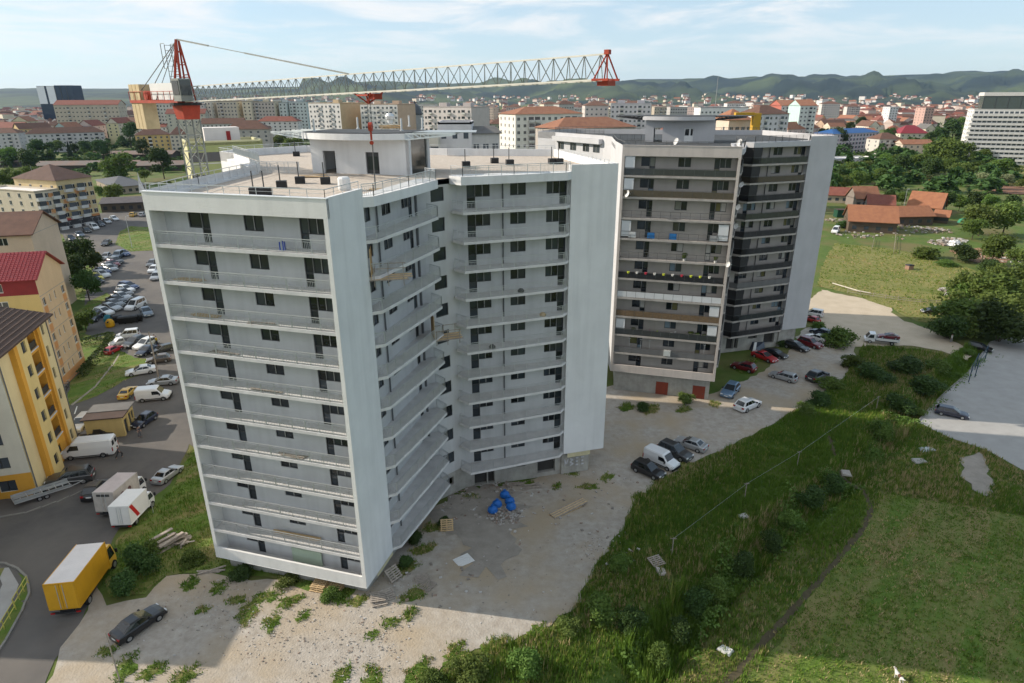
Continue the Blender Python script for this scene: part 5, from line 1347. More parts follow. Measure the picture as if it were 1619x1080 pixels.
TREES = [
 # left background
 (200, 196, 395, 34, 'dark', 'tall dark tree right of the white block with the ochre end'), (222, 222, 400, 26, 'dark', 'low dark tree before the yellow hip roofed block'),
 (176, 243, 262, 54, 'mid', 'big green tree in front of the long rusty sheds'), (251, 236, 265, 40, 'dark', 'tall dark tree beside the pale green block'), (226, 268, 262, 22, 'light', 'bright bush-like tree left of the tall dark tree'),
 (40, 209, 410, 22, 'dark', 'dark tree at the left end of the white long block'), (52, 222, 380, 26, 'dark', 'dark tree under the left end of the white long block'), (74, 224, 395, 22, 'dark', 'dark tree before the second stair bay of the white long block'),
 (88, 222, 390, 22, 'mid', 'green tree before the middle of the white long block'), (106, 224, 390, 12, 'conifer', 'small conifer before the white long block'), (118, 228, 385, 18, 'dark', 'dark round tree right of the small conifer'),
 (132, 222, 385, 24, 'dark', 'dark tree before the right bays of the white long block'), (158, 220, 385, 28, 'dark', 'dark tree before the ochre end of the white long block'),
 (10, 233, 335, 34, 'mid', 'olive tree at the left picture edge behind the sheds'), (36, 236, 330, 34, 'dark', 'dark olive tree left of the car row and sheds'), (55, 240, 345, 16, 'light', 'light green tree by the parked cars and sheds'),
 (12, 260, 250, 44, 'light', 'bright green tree left of the brown hip roof'), (45, 258, 255, 34, 'light', 'bright green tree behind the brown hip roof'), (-15, 268, 245, 40, 'mid', 'green tree cut by the left picture edge'),
 (138, 240, 300, 16, 'light', 'small light tree left of the big green tree'),
 (176, 290, 240, 36, 'light', 'light green tree by the hall with the white sail'), (160, 294, 238, 24, 'mid', 'green tree right of the ochre block end'), (265, 285, 235, 14, 'light', 'light bush-like tree left of the crane mast'),
 # street
 (122, 376, 141, 54, 'dark', 'dark tree at the far end of the parked cars'), (138, 394, 135, 40, 'dark', 'dark tree overhanging the silver and yellow cars'), (116, 402, 128, 50, 'dark', 'dark tree against the blind cream end wall'),
 (130, 428, 119, 46, 'dark', 'dark tree at the near end of the upper car row'), (110, 436, 116, 34, 'mid', 'green tree close to the cream end wall'),
 (128, 490, 99, 44, 'mid', 'green tree behind the peach block corner'), (120, 510, 95, 24, 'dark', 'dark tree touching the peach block corner'),
 (62, 372, 112, 26, 'conifer', 'spruce tip standing behind the red metal roof'), (100, 440, 112, 12, 'conifer', 'slim spruce between the cream and peach blocks'),
 # behind the white tower
 (438, 212, 190, 30, 'light', 'bright green tree behind the left wing roof'), (462, 212, 195, 34, 'light', 'bright green tree beside the penthouse canopy'), (425, 218, 198, 18, 'mid', 'green tree at the left of the bright pair behind the roof'),
 (783, 189, 320, 14, 'conifer', 'dark conifer beside the blind pink wall'),
 (1225, 197, 240, 22, 'dark', 'dark tree beyond the old tower roof edge'), (1268, 203, 245, 10, 'conifer', 'small conifer right of the orange roofed long house'),
 # right background
 (1360, 186, 430, 20, 'dark', 'dark tree above the blue roof'), (1345, 192, 420, 14, 'dark', 'dark tree left of the violet roofed house'), (1328, 202, 330, 34, 'dark', 'broad dark tree left of the blue roofed office'), (1305, 205, 300, 22, 'dark', 'dark tree right above the old tower corner'),
 (1410, 202, 330, 24, 'dark', 'dark tree before the violet roofed house'), (1474, 208, 340, 20, 'dark', 'dark tree beside the crimson roofed villa'), (1490, 202, 345, 24, 'dark', 'dark tree right of the crimson roof'),
 (1512, 190, 350, 34, 'dark', 'tall dark tree left of the white tower'), (1530, 186, 352, 26, 'mid', 'tall green tree touching the white tower'), (1500, 218, 285, 60, 'mid', 'large rounded green tree before the white tower'), (1520, 226, 275, 44, 'mid', 'green tree at the foot of the white tower'), (1478, 226, 280, 34, 'mid', 'green tree left of the large rounded tree'),
 (1400, 243, 250, 30, 'mid', 'green tree below the brown roofed villa'), (1430, 246, 245, 30, 'dark', 'dark tree below the low red roofed house'), (1372, 250, 235, 26, 'light', 'light tree right of the white annex'), (1350, 256, 215, 30, 'mid', 'green tree below the white annex'),
 (1336, 272, 190, 34, 'light', 'bright tree right of the old tower by the barns'), (1316, 282, 185, 26, 'mid', 'green tree touching the old tower edge'), (1362, 270, 190, 32, 'mid', 'green tree left of the hay meadow'), (1392, 266, 200, 26, 'mid', 'green tree at the corner of the hay meadow'), (1408, 270, 200, 22, 'light', 'light tree at the corner of the hay meadow'), (1330, 262, 205, 24, 'dark', 'dark tree behind the bright tree by the barns'),
 (1432, 261, 208, 28, 'silver', 'silvery willow first from the left in the meadow row'), (1452, 266, 207, 26, 'silver', 'silvery willow second from the left in the meadow row'), (1470, 268, 206, 26, 'silver', 'silvery willow third from the left in the meadow row'), (1488, 272, 205, 26, 'silver', 'silvery willow fourth in the meadow row'), (1505, 274, 204, 22, 'silver', 'silvery willow at the right end of the meadow row'),
 (1524, 252, 215, 32, 'light', 'tall pale willow right of the meadow row'), (1544, 254, 222, 24, 'mid', 'green tree right of the tall pale willow'), (1585, 250, 235, 34, 'mid', 'green tree below the white tower shops'), (1562, 272, 200, 34, 'silver', 'low silvery willow in the middle of the meadow'), (1590, 274, 198, 30, 'silver', 'low silvery willow at the right of the meadow'), (1618, 282, 195, 18, 'light', 'pale willow at the right picture edge'),
 (1455, 242, 240, 34, 'mid', 'green tree behind the willow row'), (1480, 248, 232, 34, 'dark', 'dark tree behind the middle willows'), (1505, 250, 228, 30, 'mid', 'green tree behind the right willows'), (1560, 236, 262, 26, 'mid', 'green tree before the tower parking'),
 (1408, 300, 160, 24, 'dark', 'dark tree behind the left barn'), (1430, 303, 158, 24, 'mid', 'green tree behind the joined barns'), (1456, 303, 156, 34, 'mid', 'broad green tree above the big orange barn'), (1480, 307, 156, 26, 'dark', 'dark tree right of the big barn gable'), (1502, 304, 154, 28, 'dark', 'dark tree between the barn and the fields'), (1522, 308, 150, 30, 'mid', 'green tree right of the green tarpaulin'), (1545, 303, 156, 28, 'dark', 'dark tree below the ploughed strip'), (1575, 308, 152, 34, 'mid', 'green tree below the ploughed strip, further right'), (1605, 308, 150, 34, 'dark', 'dark tree at the right edge below the ploughed strip'),
 (1560, 322, 128, 60, 'light', 'large bright tree right of the junk yard'), (1600, 316, 124, 66, 'light', 'largest bright tree at the right edge'), (1545, 345, 122, 40, 'mid', 'green tree beside the junk yard'), (1580, 370, 116, 60, 'mid', 'green tree below the large bright tree'), (1615, 390, 110, 50, 'light', 'bright tree at the right edge above the paved lot'),
]
ASP = dict(mid=.85, dark=1.1, light=.85, silver=.6, conifer=2.6)
for a in TREES:
    px_, yt_, D_, w_, kd_, lb_ = a
    q_ = atd(px_, yt_, 100.0); D_ = (CAM_H + 2) / ((CAM_H - q_.z) / 100.0 + ASP[kd_] * w_ / FOC)
    tree(px_, yt_, D_, w_, kd_, lb_)
def bush(px, py, ytop, wpx, kind, label):
    D = Dg(px, py); t = tree(px, ytop + (py - ytop) * .12, D, wpx * 1.1, kind, label)
    t.location.z -= .12
BUSHES = [
 (214, 905, 838, 62, 'bushdark', 'large dark bush between the yellow truck and the red striped truck'), (188, 940, 890, 58, 'bushdark', 'dark bush beside the yellow truck cab'), (235, 880, 846, 40, 'bush', 'green bush behind the red striped truck'),
 (300, 890, 862, 46, 'bush', 'low green bush left of the white tower corner'), (380, 912, 892, 50, 'bushdark', 'low dark bush under the white overhang'), (520, 945, 922, 40, 'bush', 'green weed clump beside the brown pallets'),
 (455, 922, 905, 50, 'bushlight', 'yellowish weed clump below the white parapet'), (570, 905, 878, 26, 'bush', 'weed clump behind the corner pallets'), (655, 860, 832, 34, 'bushdark', 'dark weeds at the foot of the curved balconies'), (640, 895, 872, 34, 'bushdark', 'dark weeds right of the broken pallets'), (700, 830, 808, 24, 'bushdark', 'dark weeds in the courtyard corner'),
 (1086, 638, 612, 28, 'bushlight', 'pale green bush at the foot of the beige facade'), (1018, 648, 632, 26, 'bushdark', 'dark low bush at the edge of the beige facade'), (1237, 548, 532, 20, 'bushdark', 'clipped dark bush beside the grey end wall'), (1296, 520, 500, 26, 'bush', 'bush at the grey tower overhang'), (1330, 545, 506, 52, 'bush', 'large rounded bush beside the parked dark blue car'),
 (1278, 658, 626, 32, 'bushlight', 'light green bush beside the strip of sunlight'), (1352, 580, 556, 40, 'bush', 'green bush at the tip of the gravel lot'), (1320, 612, 586, 50, 'bush', 'green bush on the bank right of the dark hatchback'), (1300, 640, 612, 44, 'bushdark', 'dark bush behind the light green bush'), (1390, 600, 566, 60, 'bushdark', 'dark broad bush on the upper bank'), (1440, 590, 556, 60, 'bushdark', 'dark bush near the dirt track end'), (1490, 585, 556, 46, 'bush', 'green bush near the parked black estate'), (1470, 620, 586, 60, 'bushdark', 'dark bush in the ditch opposite the frame posts'), (1430, 650, 612, 50, 'bushdark', 'dark bush in the middle of the upper ditch'), (1400, 690, 652, 40, 'bush', 'green bush in the ditch beside the paved lot corner'),
 (1535, 560, 545, 26, 'bush', 'small bush at the track end beside the estate'), (1455, 655, 640, 26, 'bushlight', 'light bush at the corner of the paved lot'),
 (1290, 800, 760, 52, 'bushdark', 'dark bush over the middle ditch'), (1325, 775, 742, 44, 'bushdark', 'dark bush near the footbridge'), (1255, 830, 790, 46, 'bush', 'green bush on the middle ditch bank'), (1225, 870, 828, 46, 'bushdark', 'dark bush in the lower middle ditch'), (1180, 905, 862, 52, 'bushdark', 'dark bush beside the sloping field path'), (1140, 945, 900, 62, 'bush', 'big green bush in the lower ditch'), (1105, 965, 915, 56, 'bushdark', 'big dark bush in the lower ditch'), (1080, 1010, 965, 50, 'bushdark', 'dark bush above the ditch mouth'), (1045, 1045, 1005, 46, 'bush', 'green bush at the ditch mouth'),
 (950, 980, 930, 70, 'bush', 'bright tall weed thicket right of the gravel'), (1000, 1000, 945, 60, 'bushdark', 'dark tall weed thicket'), (900, 1000, 972, 50, 'bushlight', 'yellow green reeds at the gravel edge'), (980, 900, 862, 50, 'bush', 'green weed thicket by the dumped slabs'),
 (1545, 520, 440, 110, 'bush', 'huge green bush above the black estate car'), (1600, 540, 450, 90, 'bushdark', 'huge dark bush behind the paved lot'), (1510, 535, 480, 60, 'bushdark', 'dark side of the big thicket by the dirt track'), (1585, 480, 420, 80, 'bush', 'green thicket below the bright trees'), (1530, 470, 425, 50, 'bush', 'green thicket behind the broken shed'),
 (1468, 408, 378, 46, 'bush', 'green bush left of the white junk heap'), (1530, 412, 376, 46, 'bushdark', 'dark bush right of the white junk heap'), (1570, 430, 400, 40, 'bushdark', 'dark bush below the brown soil yard'), (1335, 360, 342, 26, 'bushdark', 'dark bush before the big orange barn'),
 (1500, 420, 405, 30, 'bush', 'low bush between the two junk heap bushes'), (740, 1072, 1030, 80, 'bushlight', 'tall yellow green weeds at the bottom edge'), (830, 1060, 1010, 70, 'bush', 'tall green weeds at the bottom of the picture'), (680, 1085, 1050, 60, 'bush', 'green weeds at the bottom edge left of the tall weeds'),
]
for a in BUSHES: bush(*a)
# clipped hedge along the lawn by the peach block
hd = thing('hedge', 'clipped dark hedge bending round the lawn behind the peach block', 'hedge', tuple(G(170, 556)))
hpath = [G(128, 548), G(160, 540), G(177, 536), G(170, 552), G(150, 574), G(128, 600)]
hp = []; rg = np.random.default_rng(5)
for a, b in zip(hpath[:-1], hpath[1:]):
    L = (b - a).length; n = int(L * 90); t = rg.uniform(0, 1, n)
    d = (b - a).normalized(); nn_ = np.array([-d.y, d.x])
    off = rg.uniform(-.65, .65, n); z = rg.uniform(.05, 1.4, n); edge = rg.random(n) < .7
    z = np.where(edge & (abs(off) < .5), 1.4, z)
    hp.append(np.column_stack([a.x + (b.x - a.x) * t + nn_[0] * off, a.y + (b.y - a.y) * t + nn_[1] * off, a.z + z]))
hp = np.concatenate(hp) - np.array(hd.location)
link('foliage', leaf_cloud(hp, np.tile([0, 0, .6], (len(hp), 1)), .12, rg, 'foliage', leafB), hd)

# ---- grass tufts: one mass per stretch
gr1 = mat('grass_blade_green', (0.085, 0.165, 0.02), .8, .35, .35, spec=.15, transl=.3, col2=(0.145, 0.23, 0.035))
gr2 = mat('grass_blade_yellow', (0.22, 0.25, 0.06), .85, .3, .4, spec=.1, transl=.3, col2=(0.30, 0.30, 0.085))
gr3 = mat('grass_blade_dry', (0.38, 0.30, 0.15), .9, .25, .5, spec=.1, transl=.2, col2=(0.46, 0.37, 0.20))
def vnoise(x, y, s, seed):
    r = np.random.default_rng(seed); v = np.zeros_like(x)
    for k in range(6):
        a = r.uniform(0, 6.28); f = s * r.uniform(.5, 2.2); v += np.sin((x * math.cos(a) + y * math.sin(a)) * f + r.uniform(0, 6.28))
    return v / 6 ** .5
def tufts(name, poly, dens, h0, h1, bw, mix, seed, blades=4, avoid=(), thr=None, lean=.35):
    rg = np.random.default_rng(seed); P_ = np.array([p[:2] for p in poly], float)
    x0, y0 = P_.min(0); x1, y1 = P_.max(0); n = int((x1 - x0) * (y1 - y0) * dens)
    x = rg.uniform(x0, x1, n); y = rg.uniform(y0, y1, n); k = inpoly(x, y, P_)
    nv_ = vnoise(x, y, .55, seed + 50)
    if thr is not None: k &= nv_ > thr
    for av in avoid: k &= ~inpoly(x, y, av)
    x, y, nv_ = x[k], y[k], nv_[k]; n = len(x)
    z = gz_np(x, y) + .03
    n2 = vnoise(x, y, .16, seed + 7); 
    u = rg.random(n) + n2 * .22
    c1, c2 = mix; mi = np.where(u < c1, 0, np.where(u < c2, 1, 2))
    hh = rg.uniform(h0, h1, n) * (1 + .25 * nv_)
    V = []; 
    ang = rg.uniform(0, 2 * np.pi, (n, blades)); ln = rg.uniform(.1, lean, (n, blades)); 
    ox = rg.normal(0, .13, (n, blades)); oy = rg.normal(0, .13, (n, blades)); bh = hh[:, None] * rg.uniform(.6, 1.1, (n, blades)); w = bw * rg.uniform(.6, 1.3, (n, blades))
    bx = x[:, None] + ox; by = y[:, None] + oy; bz = np.repeat(z[:, None], blades, 1)
    ca, sa = np.cos(ang), np.sin(ang)
    v = np.stack([np.stack([bx - sa * w, by + ca * w, bz], -1), np.stack([bx + sa * w, by - ca * w, bz], -1), np.stack([bx + ca * ln * bh, by + sa * ln * bh, bz + bh], -1)], 2).reshape(-1, 3)
    t = np.arange(len(v)).reshape(-1, 3)
    link(name, np_mesh(name, v, t, [gr1, gr2, gr3], np.repeat(mi, blades).astype(np.int32)), None, kind='stuff')
def ribbon(pts, w):
    P_ = [G(*p) for p in pts]; L_, R_ = [], []
    for i, p in enumerate(P_):
        d = (P_[min(i + 1, len(P_) - 1)] - P_[max(i - 1, 0)]); d.z = 0; d.normalize(); n_ = Vector((-d.y, d.x, 0)) * w / 2
        L_.append(((p + n_).x, (p + n_).y)); R_.append(((p - n_).x, (p - n_).y))
    return L_ + R_[::-1]
path1 = ribbon([(1145, 1090), (1180, 1045), (1235, 985), (1290, 925), (1335, 872), (1366, 835), (1377, 806), (1366, 778), (1340, 762)], .55)
path2 = ribbon([(1310, 690), (1318, 715), (1328, 745), (1336, 760)], .6)
for p_ in (path1, path2): sheet('trodden_path', p_, mat('trodden_soil', (0.075, 0.062, 0.035), .95, .3, 1.5), .055, amp=.08, estep=.6, seed=44, kind='structure')
bankL = W([(640, 1125), (700, 1058), (780, 1022), (850, 1002), (905, 970), (940, 898), (985, 840), (1006, 788), (1060, 752), (1110, 729), (1180, 696), (1230, 666), (1290, 632), (1330, 605), (1356, 566), (1365, 548), (1440, 552), (1490, 560), (1515, 572), (1480, 625), (1440, 655), (1400, 690), (1330, 760), (1230, 850), (1140, 950), (1060, 1040), (1020, 1125)])
bankR = W([(1020, 1125), (1070, 1050), (1150, 960), (1240, 860), (1340, 765), (1410, 695), (1450, 668), (1500, 694), (1560, 714), (1619, 748), (1700, 790), (1700, 830), (1400, 780), (1350, 850), (1270, 960), (1180, 1080), (1140, 1125)])
lawn_p = W([(1140, 1125), (1180, 1080), (1270, 960), (1350, 850), (1400, 780), (1700, 830), (1900, 1125)])
field_p = W([(1292, 452), (1300, 420), (1320, 385), (1420, 395), (1500, 415), (1580, 440), (1530, 470), (1500, 520), (1440, 505), (1412, 488), (1340, 464)])
tufts('meadow_grass', bankL, 20, .3, .8, .05, (.80, .95), 1, avoid=(path2,))
tufts('meadow_grass', bankR, 18, .25, .65, .05, (.78, .94), 2, avoid=(path1, W([(1525, 720), (1550, 716), (1570, 760), (1560, 785), (1535, 775), (1515, 745)])))
tufts('lawn_grass', lawn_p, 18, .08, .26, .05, (.74, .90), 3, lean=1.1, avoid=(path1,))
tufts('field_grass', field_p, 2.5, .15, .4, .08, (.45, .85), 4)
tufts('verge_grass', W([(172, 945), (160, 915), (185, 855), (240, 808), (275, 772), (304, 706)]) + [(-29, 62), (-29, 56), (-26.5, 50), (-14, 45.5)] + W([(560, 936), (545, 948), (470, 926), (420, 910), (340, 901), (262, 910), (230, 938)]), 16, .15, .5, .035, (.80, .96), 5)
def blob(px, py, r, k, squash=.6, dens=30, h=.3):
    c = G(px, py); rg_ = random.Random(k); n = 16; a0 = rg_.uniform(0, 6.28); poly = []
    for i in range(n):
        a = 6.283 * i / n; rr = r * rg_.uniform(.55, 1.15); x, y = rr * math.cos(a), rr * squash * math.sin(a); poly.append((c.x + x * math.cos(a0 * .3) - y * math.sin(a0 * .3), c.y + x * math.sin(a0 * .3) + y * math.cos(a0 * .3)))
    sheet('weed_ground', poly, lawn_m, .062 + .001 * (k % 7), amp=.3, estep=.35, seed=k, kind='structure')
    big = [(c.x + (p[0] - c.x) * 1.2, c.y + (p[1] - c.y) * 1.2) for p in poly]
    tufts('weed_patch', big, dens, .08, h, .05, (.72, .9), 300 + k, blades=5, lean=.9)
for k, (px, py, r) in enumerate([(392, 968, 1.5), (420, 945, 1.3), (430, 985, 1.1), (460, 950, 1.2), (375, 950, .9), (480, 975, .7), (540, 942, 1.3), (565, 950, 1.1), (620, 985, .9), (590, 1005, .7), (648, 972, .8), (655, 940, 1.5), (640, 900, 1.6), (668, 870, 1.4), (690, 835, 1.5), (200, 1055, 1.5), (240, 1062, 1.2), (290, 1072, 1.2), (170, 1030, .8), (540, 1070, 1.1), (590, 1075, 1.3), (320, 965, .7), (345, 930, 1.1), (300, 925, 1.2), (720, 1040, 1.6), (780, 1022, 1.3), (850, 1002, 1.2), (660, 1068, 1.6), (930, 770, 1.3), (905, 745, 1.4), (960, 755, 1.2), (745, 785, 1.0), (835, 765, .9), (880, 770, .8), (990, 645, 1.6), (1030, 648, 1.6), (1080, 648, 1.3), (1130, 640, 1.2), (1175, 585, 2.0), (1195, 570, 1.6), (1215, 555, 1.5), (1050, 765, 2.2), (1085, 740, 2.0), (1015, 785, 1.4), (1365, 552, 1.4)]):
    blob(px, py, r, k)
for i, p in enumerate(isl[:4]): tufts('verge_grass', W(p), 5, .1, .25, .05, (.85, .97), 60 + i)
dl = [Vector(p) for p in DITCH[1:]]; lft, rgt = [], []
for a, b in zip(dl[:-1], dl[1:]):
    n_ = Vector((-(b - a).y, (b - a).x)).normalized(); lft += [a + n_ * 2.6, b + n_ * 2.6]; rgt += [a - n_ * 1.3, b - n_ * 1.3]
rg = np.random.default_rng(77); pts_ = []
for a, b in zip(dl[:-1], dl[1:]):
    L = (b - a).length; n_ = int(L * 330); t_ = rg.uniform(0, 1, n_); o_ = rg.normal(.3, 1.0, n_); dn = (b - a) / L; nn_ = (-dn.y, dn.x)
    x = a.x + (b.x - a.x) * t_ + nn_[0] * o_; y = a.y + (b.y - a.y) * t_ + nn_[1] * o_
    hgt = np.clip(.5 + .9 * vnoise(x, y, .9, 3), .0, 2.2); k_ = hgt > .12
    pts_.append(np.column_stack([x, y, gz_np(x, y) + hgt * rg.uniform(.15, 1, n_) ** .5])[k_])
pts_ = np.concatenate(pts_)
link('ditch_thicket', leaf_cloud(pts_, np.tile([0, 0, .7], (len(pts_), 1)), .11, rg, 'ditch_thicket', leafA), None, kind='stuff')
tufts('ditch_weeds', lft + rgt[::-1], 26, .5, 1.5, .07, (.92, .98), 91, blades=5)
# distant meadow strips on the right
hay = mat('hay_meadow', (0.24, 0.20, 0.06), .95, .2, .1, col2=(0.16, 0.17, 0.05))
plough = mat('ploughed_soil', (0.20, 0.105, 0.065), .95, .2, .2)
sheet('hay_meadow', W([(1405, 284), (1500, 290), (1619, 296), (1700, 300), (1700, 268), (1619, 266), (1560, 268), (1530, 285), (1440, 282)]), hay, .2, step=8, kind='structure')
sheet('ploughed_field', W([(1552, 293), (1619, 296), (1720, 300), (1720, 310), (1600, 308), (1560, 302)]), plough, .3, step=8, kind='structure')
sheet('field', field_p, mat('field_grass', (0.13, 0.15, 0.036), .95, .25, .15, .5, 3, col2=(0.21, 0.19, 0.065)), .06, amp=.4, seed=77, kind='structure')
sheet('lawn', lawn_p, lawn_m, .045, amp=.3, seed=78, kind='structure')
# woods on the plain, read as masses
def wood(name, n, fx, fd, hh, ww, seed, nl=150, lm=None, ls=.09):
    rg_ = random.Random(seed); vs, qs = [], []
    for k in range(n):
        D = fd(rg_); px = fx(rg_); p = atd(px, 160, D); h = rg_.uniform(*hh); w = rg_.uniform(*ww)
        vs.append((p.x, D, h, w))
    out = []
    base = crown_mesh('bush', seed, nl, lm or leafB, ls); bv = np.array([v.co[:] for v in base.vertices]); nq = len(base.polygons)
    allv, allq = [], []
    for i, (x, y, h, w) in enumerate(vs):
        a = rg_.uniform(0, 6.28); ca, sa = math.cos(a), math.sin(a)
        q_ = bv * np.array([w, w, h]); q2 = np.column_stack([q_[:, 0] * ca - q_[:, 1] * sa + x, q_[:, 0] * sa + q_[:, 1] * ca + y, q_[:, 2] - 2])
        allv.append(q2); allq.append(np.arange(len(bv)).reshape(-1, 4) + i * len(bv))
    link(name, np_mesh(name, np.concatenate(allv), np.concatenate(allq), lm or leafB), None, kind='stuff')
wood('town_trees', 520, lambda r: r.uniform(-40, 1660), lambda r: 420 * (6 ** r.random()), (7, 14), (9, 20), 9)
wood('town_trees', 110, lambda r: r.uniform(1290, 1660), lambda r: 300 * (2.2 ** r.random()), (7, 12), (9, 18), 10)
wood('town_trees', 70, lambda r: r.uniform(-30, 470), lambda r: 380 * (1.9 ** r.random()), (5, 9), (8, 14), 12)
wood('green_belt', 90, lambda r: r.uniform(1300, 1640), lambda r: r.uniform(345, 430), (5, 10), (9, 16), 14, 420, leafA, .05)
wood('green_belt', 22, lambda r: r.uniform(1590, 1720), lambda r: r.uniform(112, 150), (4, 8), (5, 8), 16, 1200, leafC, .032)
# ================================================================== vehicles
tyre = mat('tyre_rubber', (0.015, 0.015, 0.016), .85, 0)
rimm = mat('wheel_rim', (0.42, 0.43, 0.44), .35, 0, metal=.7)
cgl = glassmat('car_glass', (0.012, 0.015, 0.018), .05, .7)
hl = mat('headlight', (0.62, 0.64, 0.66), .12, 0, spec=.6); tl = mat('tail_light', (0.30, 0.012, 0.012), .2, 0, spec=.6)
blk = mat('black_plastic', (0.02, 0.02, 0.022), .6, 0); plt = mat('number_plate', (0.66, 0.66, 0.64), .5, 0)
PAINT = {}
def cpaint(name, c, metal=.0):
    if name not in PAINT: PAINT[name] = mat('car_paint_' + name, c, .32, 0, metal=metal, spec=.5, coat=.6)
    return PAINT[name]
CP = dict(white=(0.66, 0.67, 0.68), silver=(0.36, 0.37, 0.38), grey=(0.15, 0.155, 0.16), dark_grey=(0.055, 0.057, 0.06), black=(0.010, 0.010, 0.012), blue=(0.02, 0.045, 0.14), navy=(0.012, 0.018, 0.04), light_blue=(0.15, 0.24, 0.36),
          red=(0.36, 0.015, 0.02), dark_red=(0.12, 0.008, 0.014), yellow=(0.60, 0.36, 0.04), lime=(0.45, 0.42, 0.10), brown=(0.10, 0.08, 0.06), beige=(0.42, 0.38, 0.28), steel=(0.12, 0.15, 0.19))
#   L, W, H, ground clearance, list (x, z deck), greenhouse: rear base, rear top, front top, front base
SHAPES = dict(
    hatch=(4.0, 1.72, 1.47, [(0, .62), (.06, .82), (.3, .93), (1.2, .94), (2.6, .93), (2.75, .92), (3.4, .82), (3.85, .70), (4.0, .52)], (.12, .62, 2.0, 2.95), 3),
    sedan=(4.55, 1.78, 1.43, [(0, .62), (.05, .86), (.2, .95), (.75, .97), (1.3, .94), (3.0, .92), (3.15, .91), (3.95, .80), (4.4, .68), (4.55, .50)], (.62, 1.25, 2.3, 3.3), 2),
    wagon=(4.7, 1.80, 1.50, [(0, .62), (.05, .86), (.25, .95), (1.3, .95), (3.1, .93), (3.25, .92), (4.1, .82), (4.55, .70), (4.7, .50)], (.12, .5, 2.5, 3.45), 3),
    suv=(4.75, 1.92, 1.74, [(0, .72), (.05, .98), (.25, 1.08), (1.3, 1.09), (3.0, 1.07), (3.2, 1.06), (4.1, .98), (4.6, .86), (4.75, .62)], (.1, .45, 2.5, 3.4), 3),
    mpv=(4.4, 1.82, 1.82, [(0, .7), (.05, .98), (.25, 1.05), (1.3, 1.06), (3.1, 1.02), (3.3, 1.0), (3.9, .90), (4.25, .76), (4.4, .55)], (.06, .2, 2.55, 3.5), 3),
    coupe=(4.4, 1.78, 1.34, [(0, .58), (.05, .82), (.2, .9), (.6, .92), (1.3, .88), (2.8, .86), (3.0, .85), (3.8, .74), (4.25, .62), (4.4, .46)], (.35, 1.3, 2.05, 3.15), 2),
)
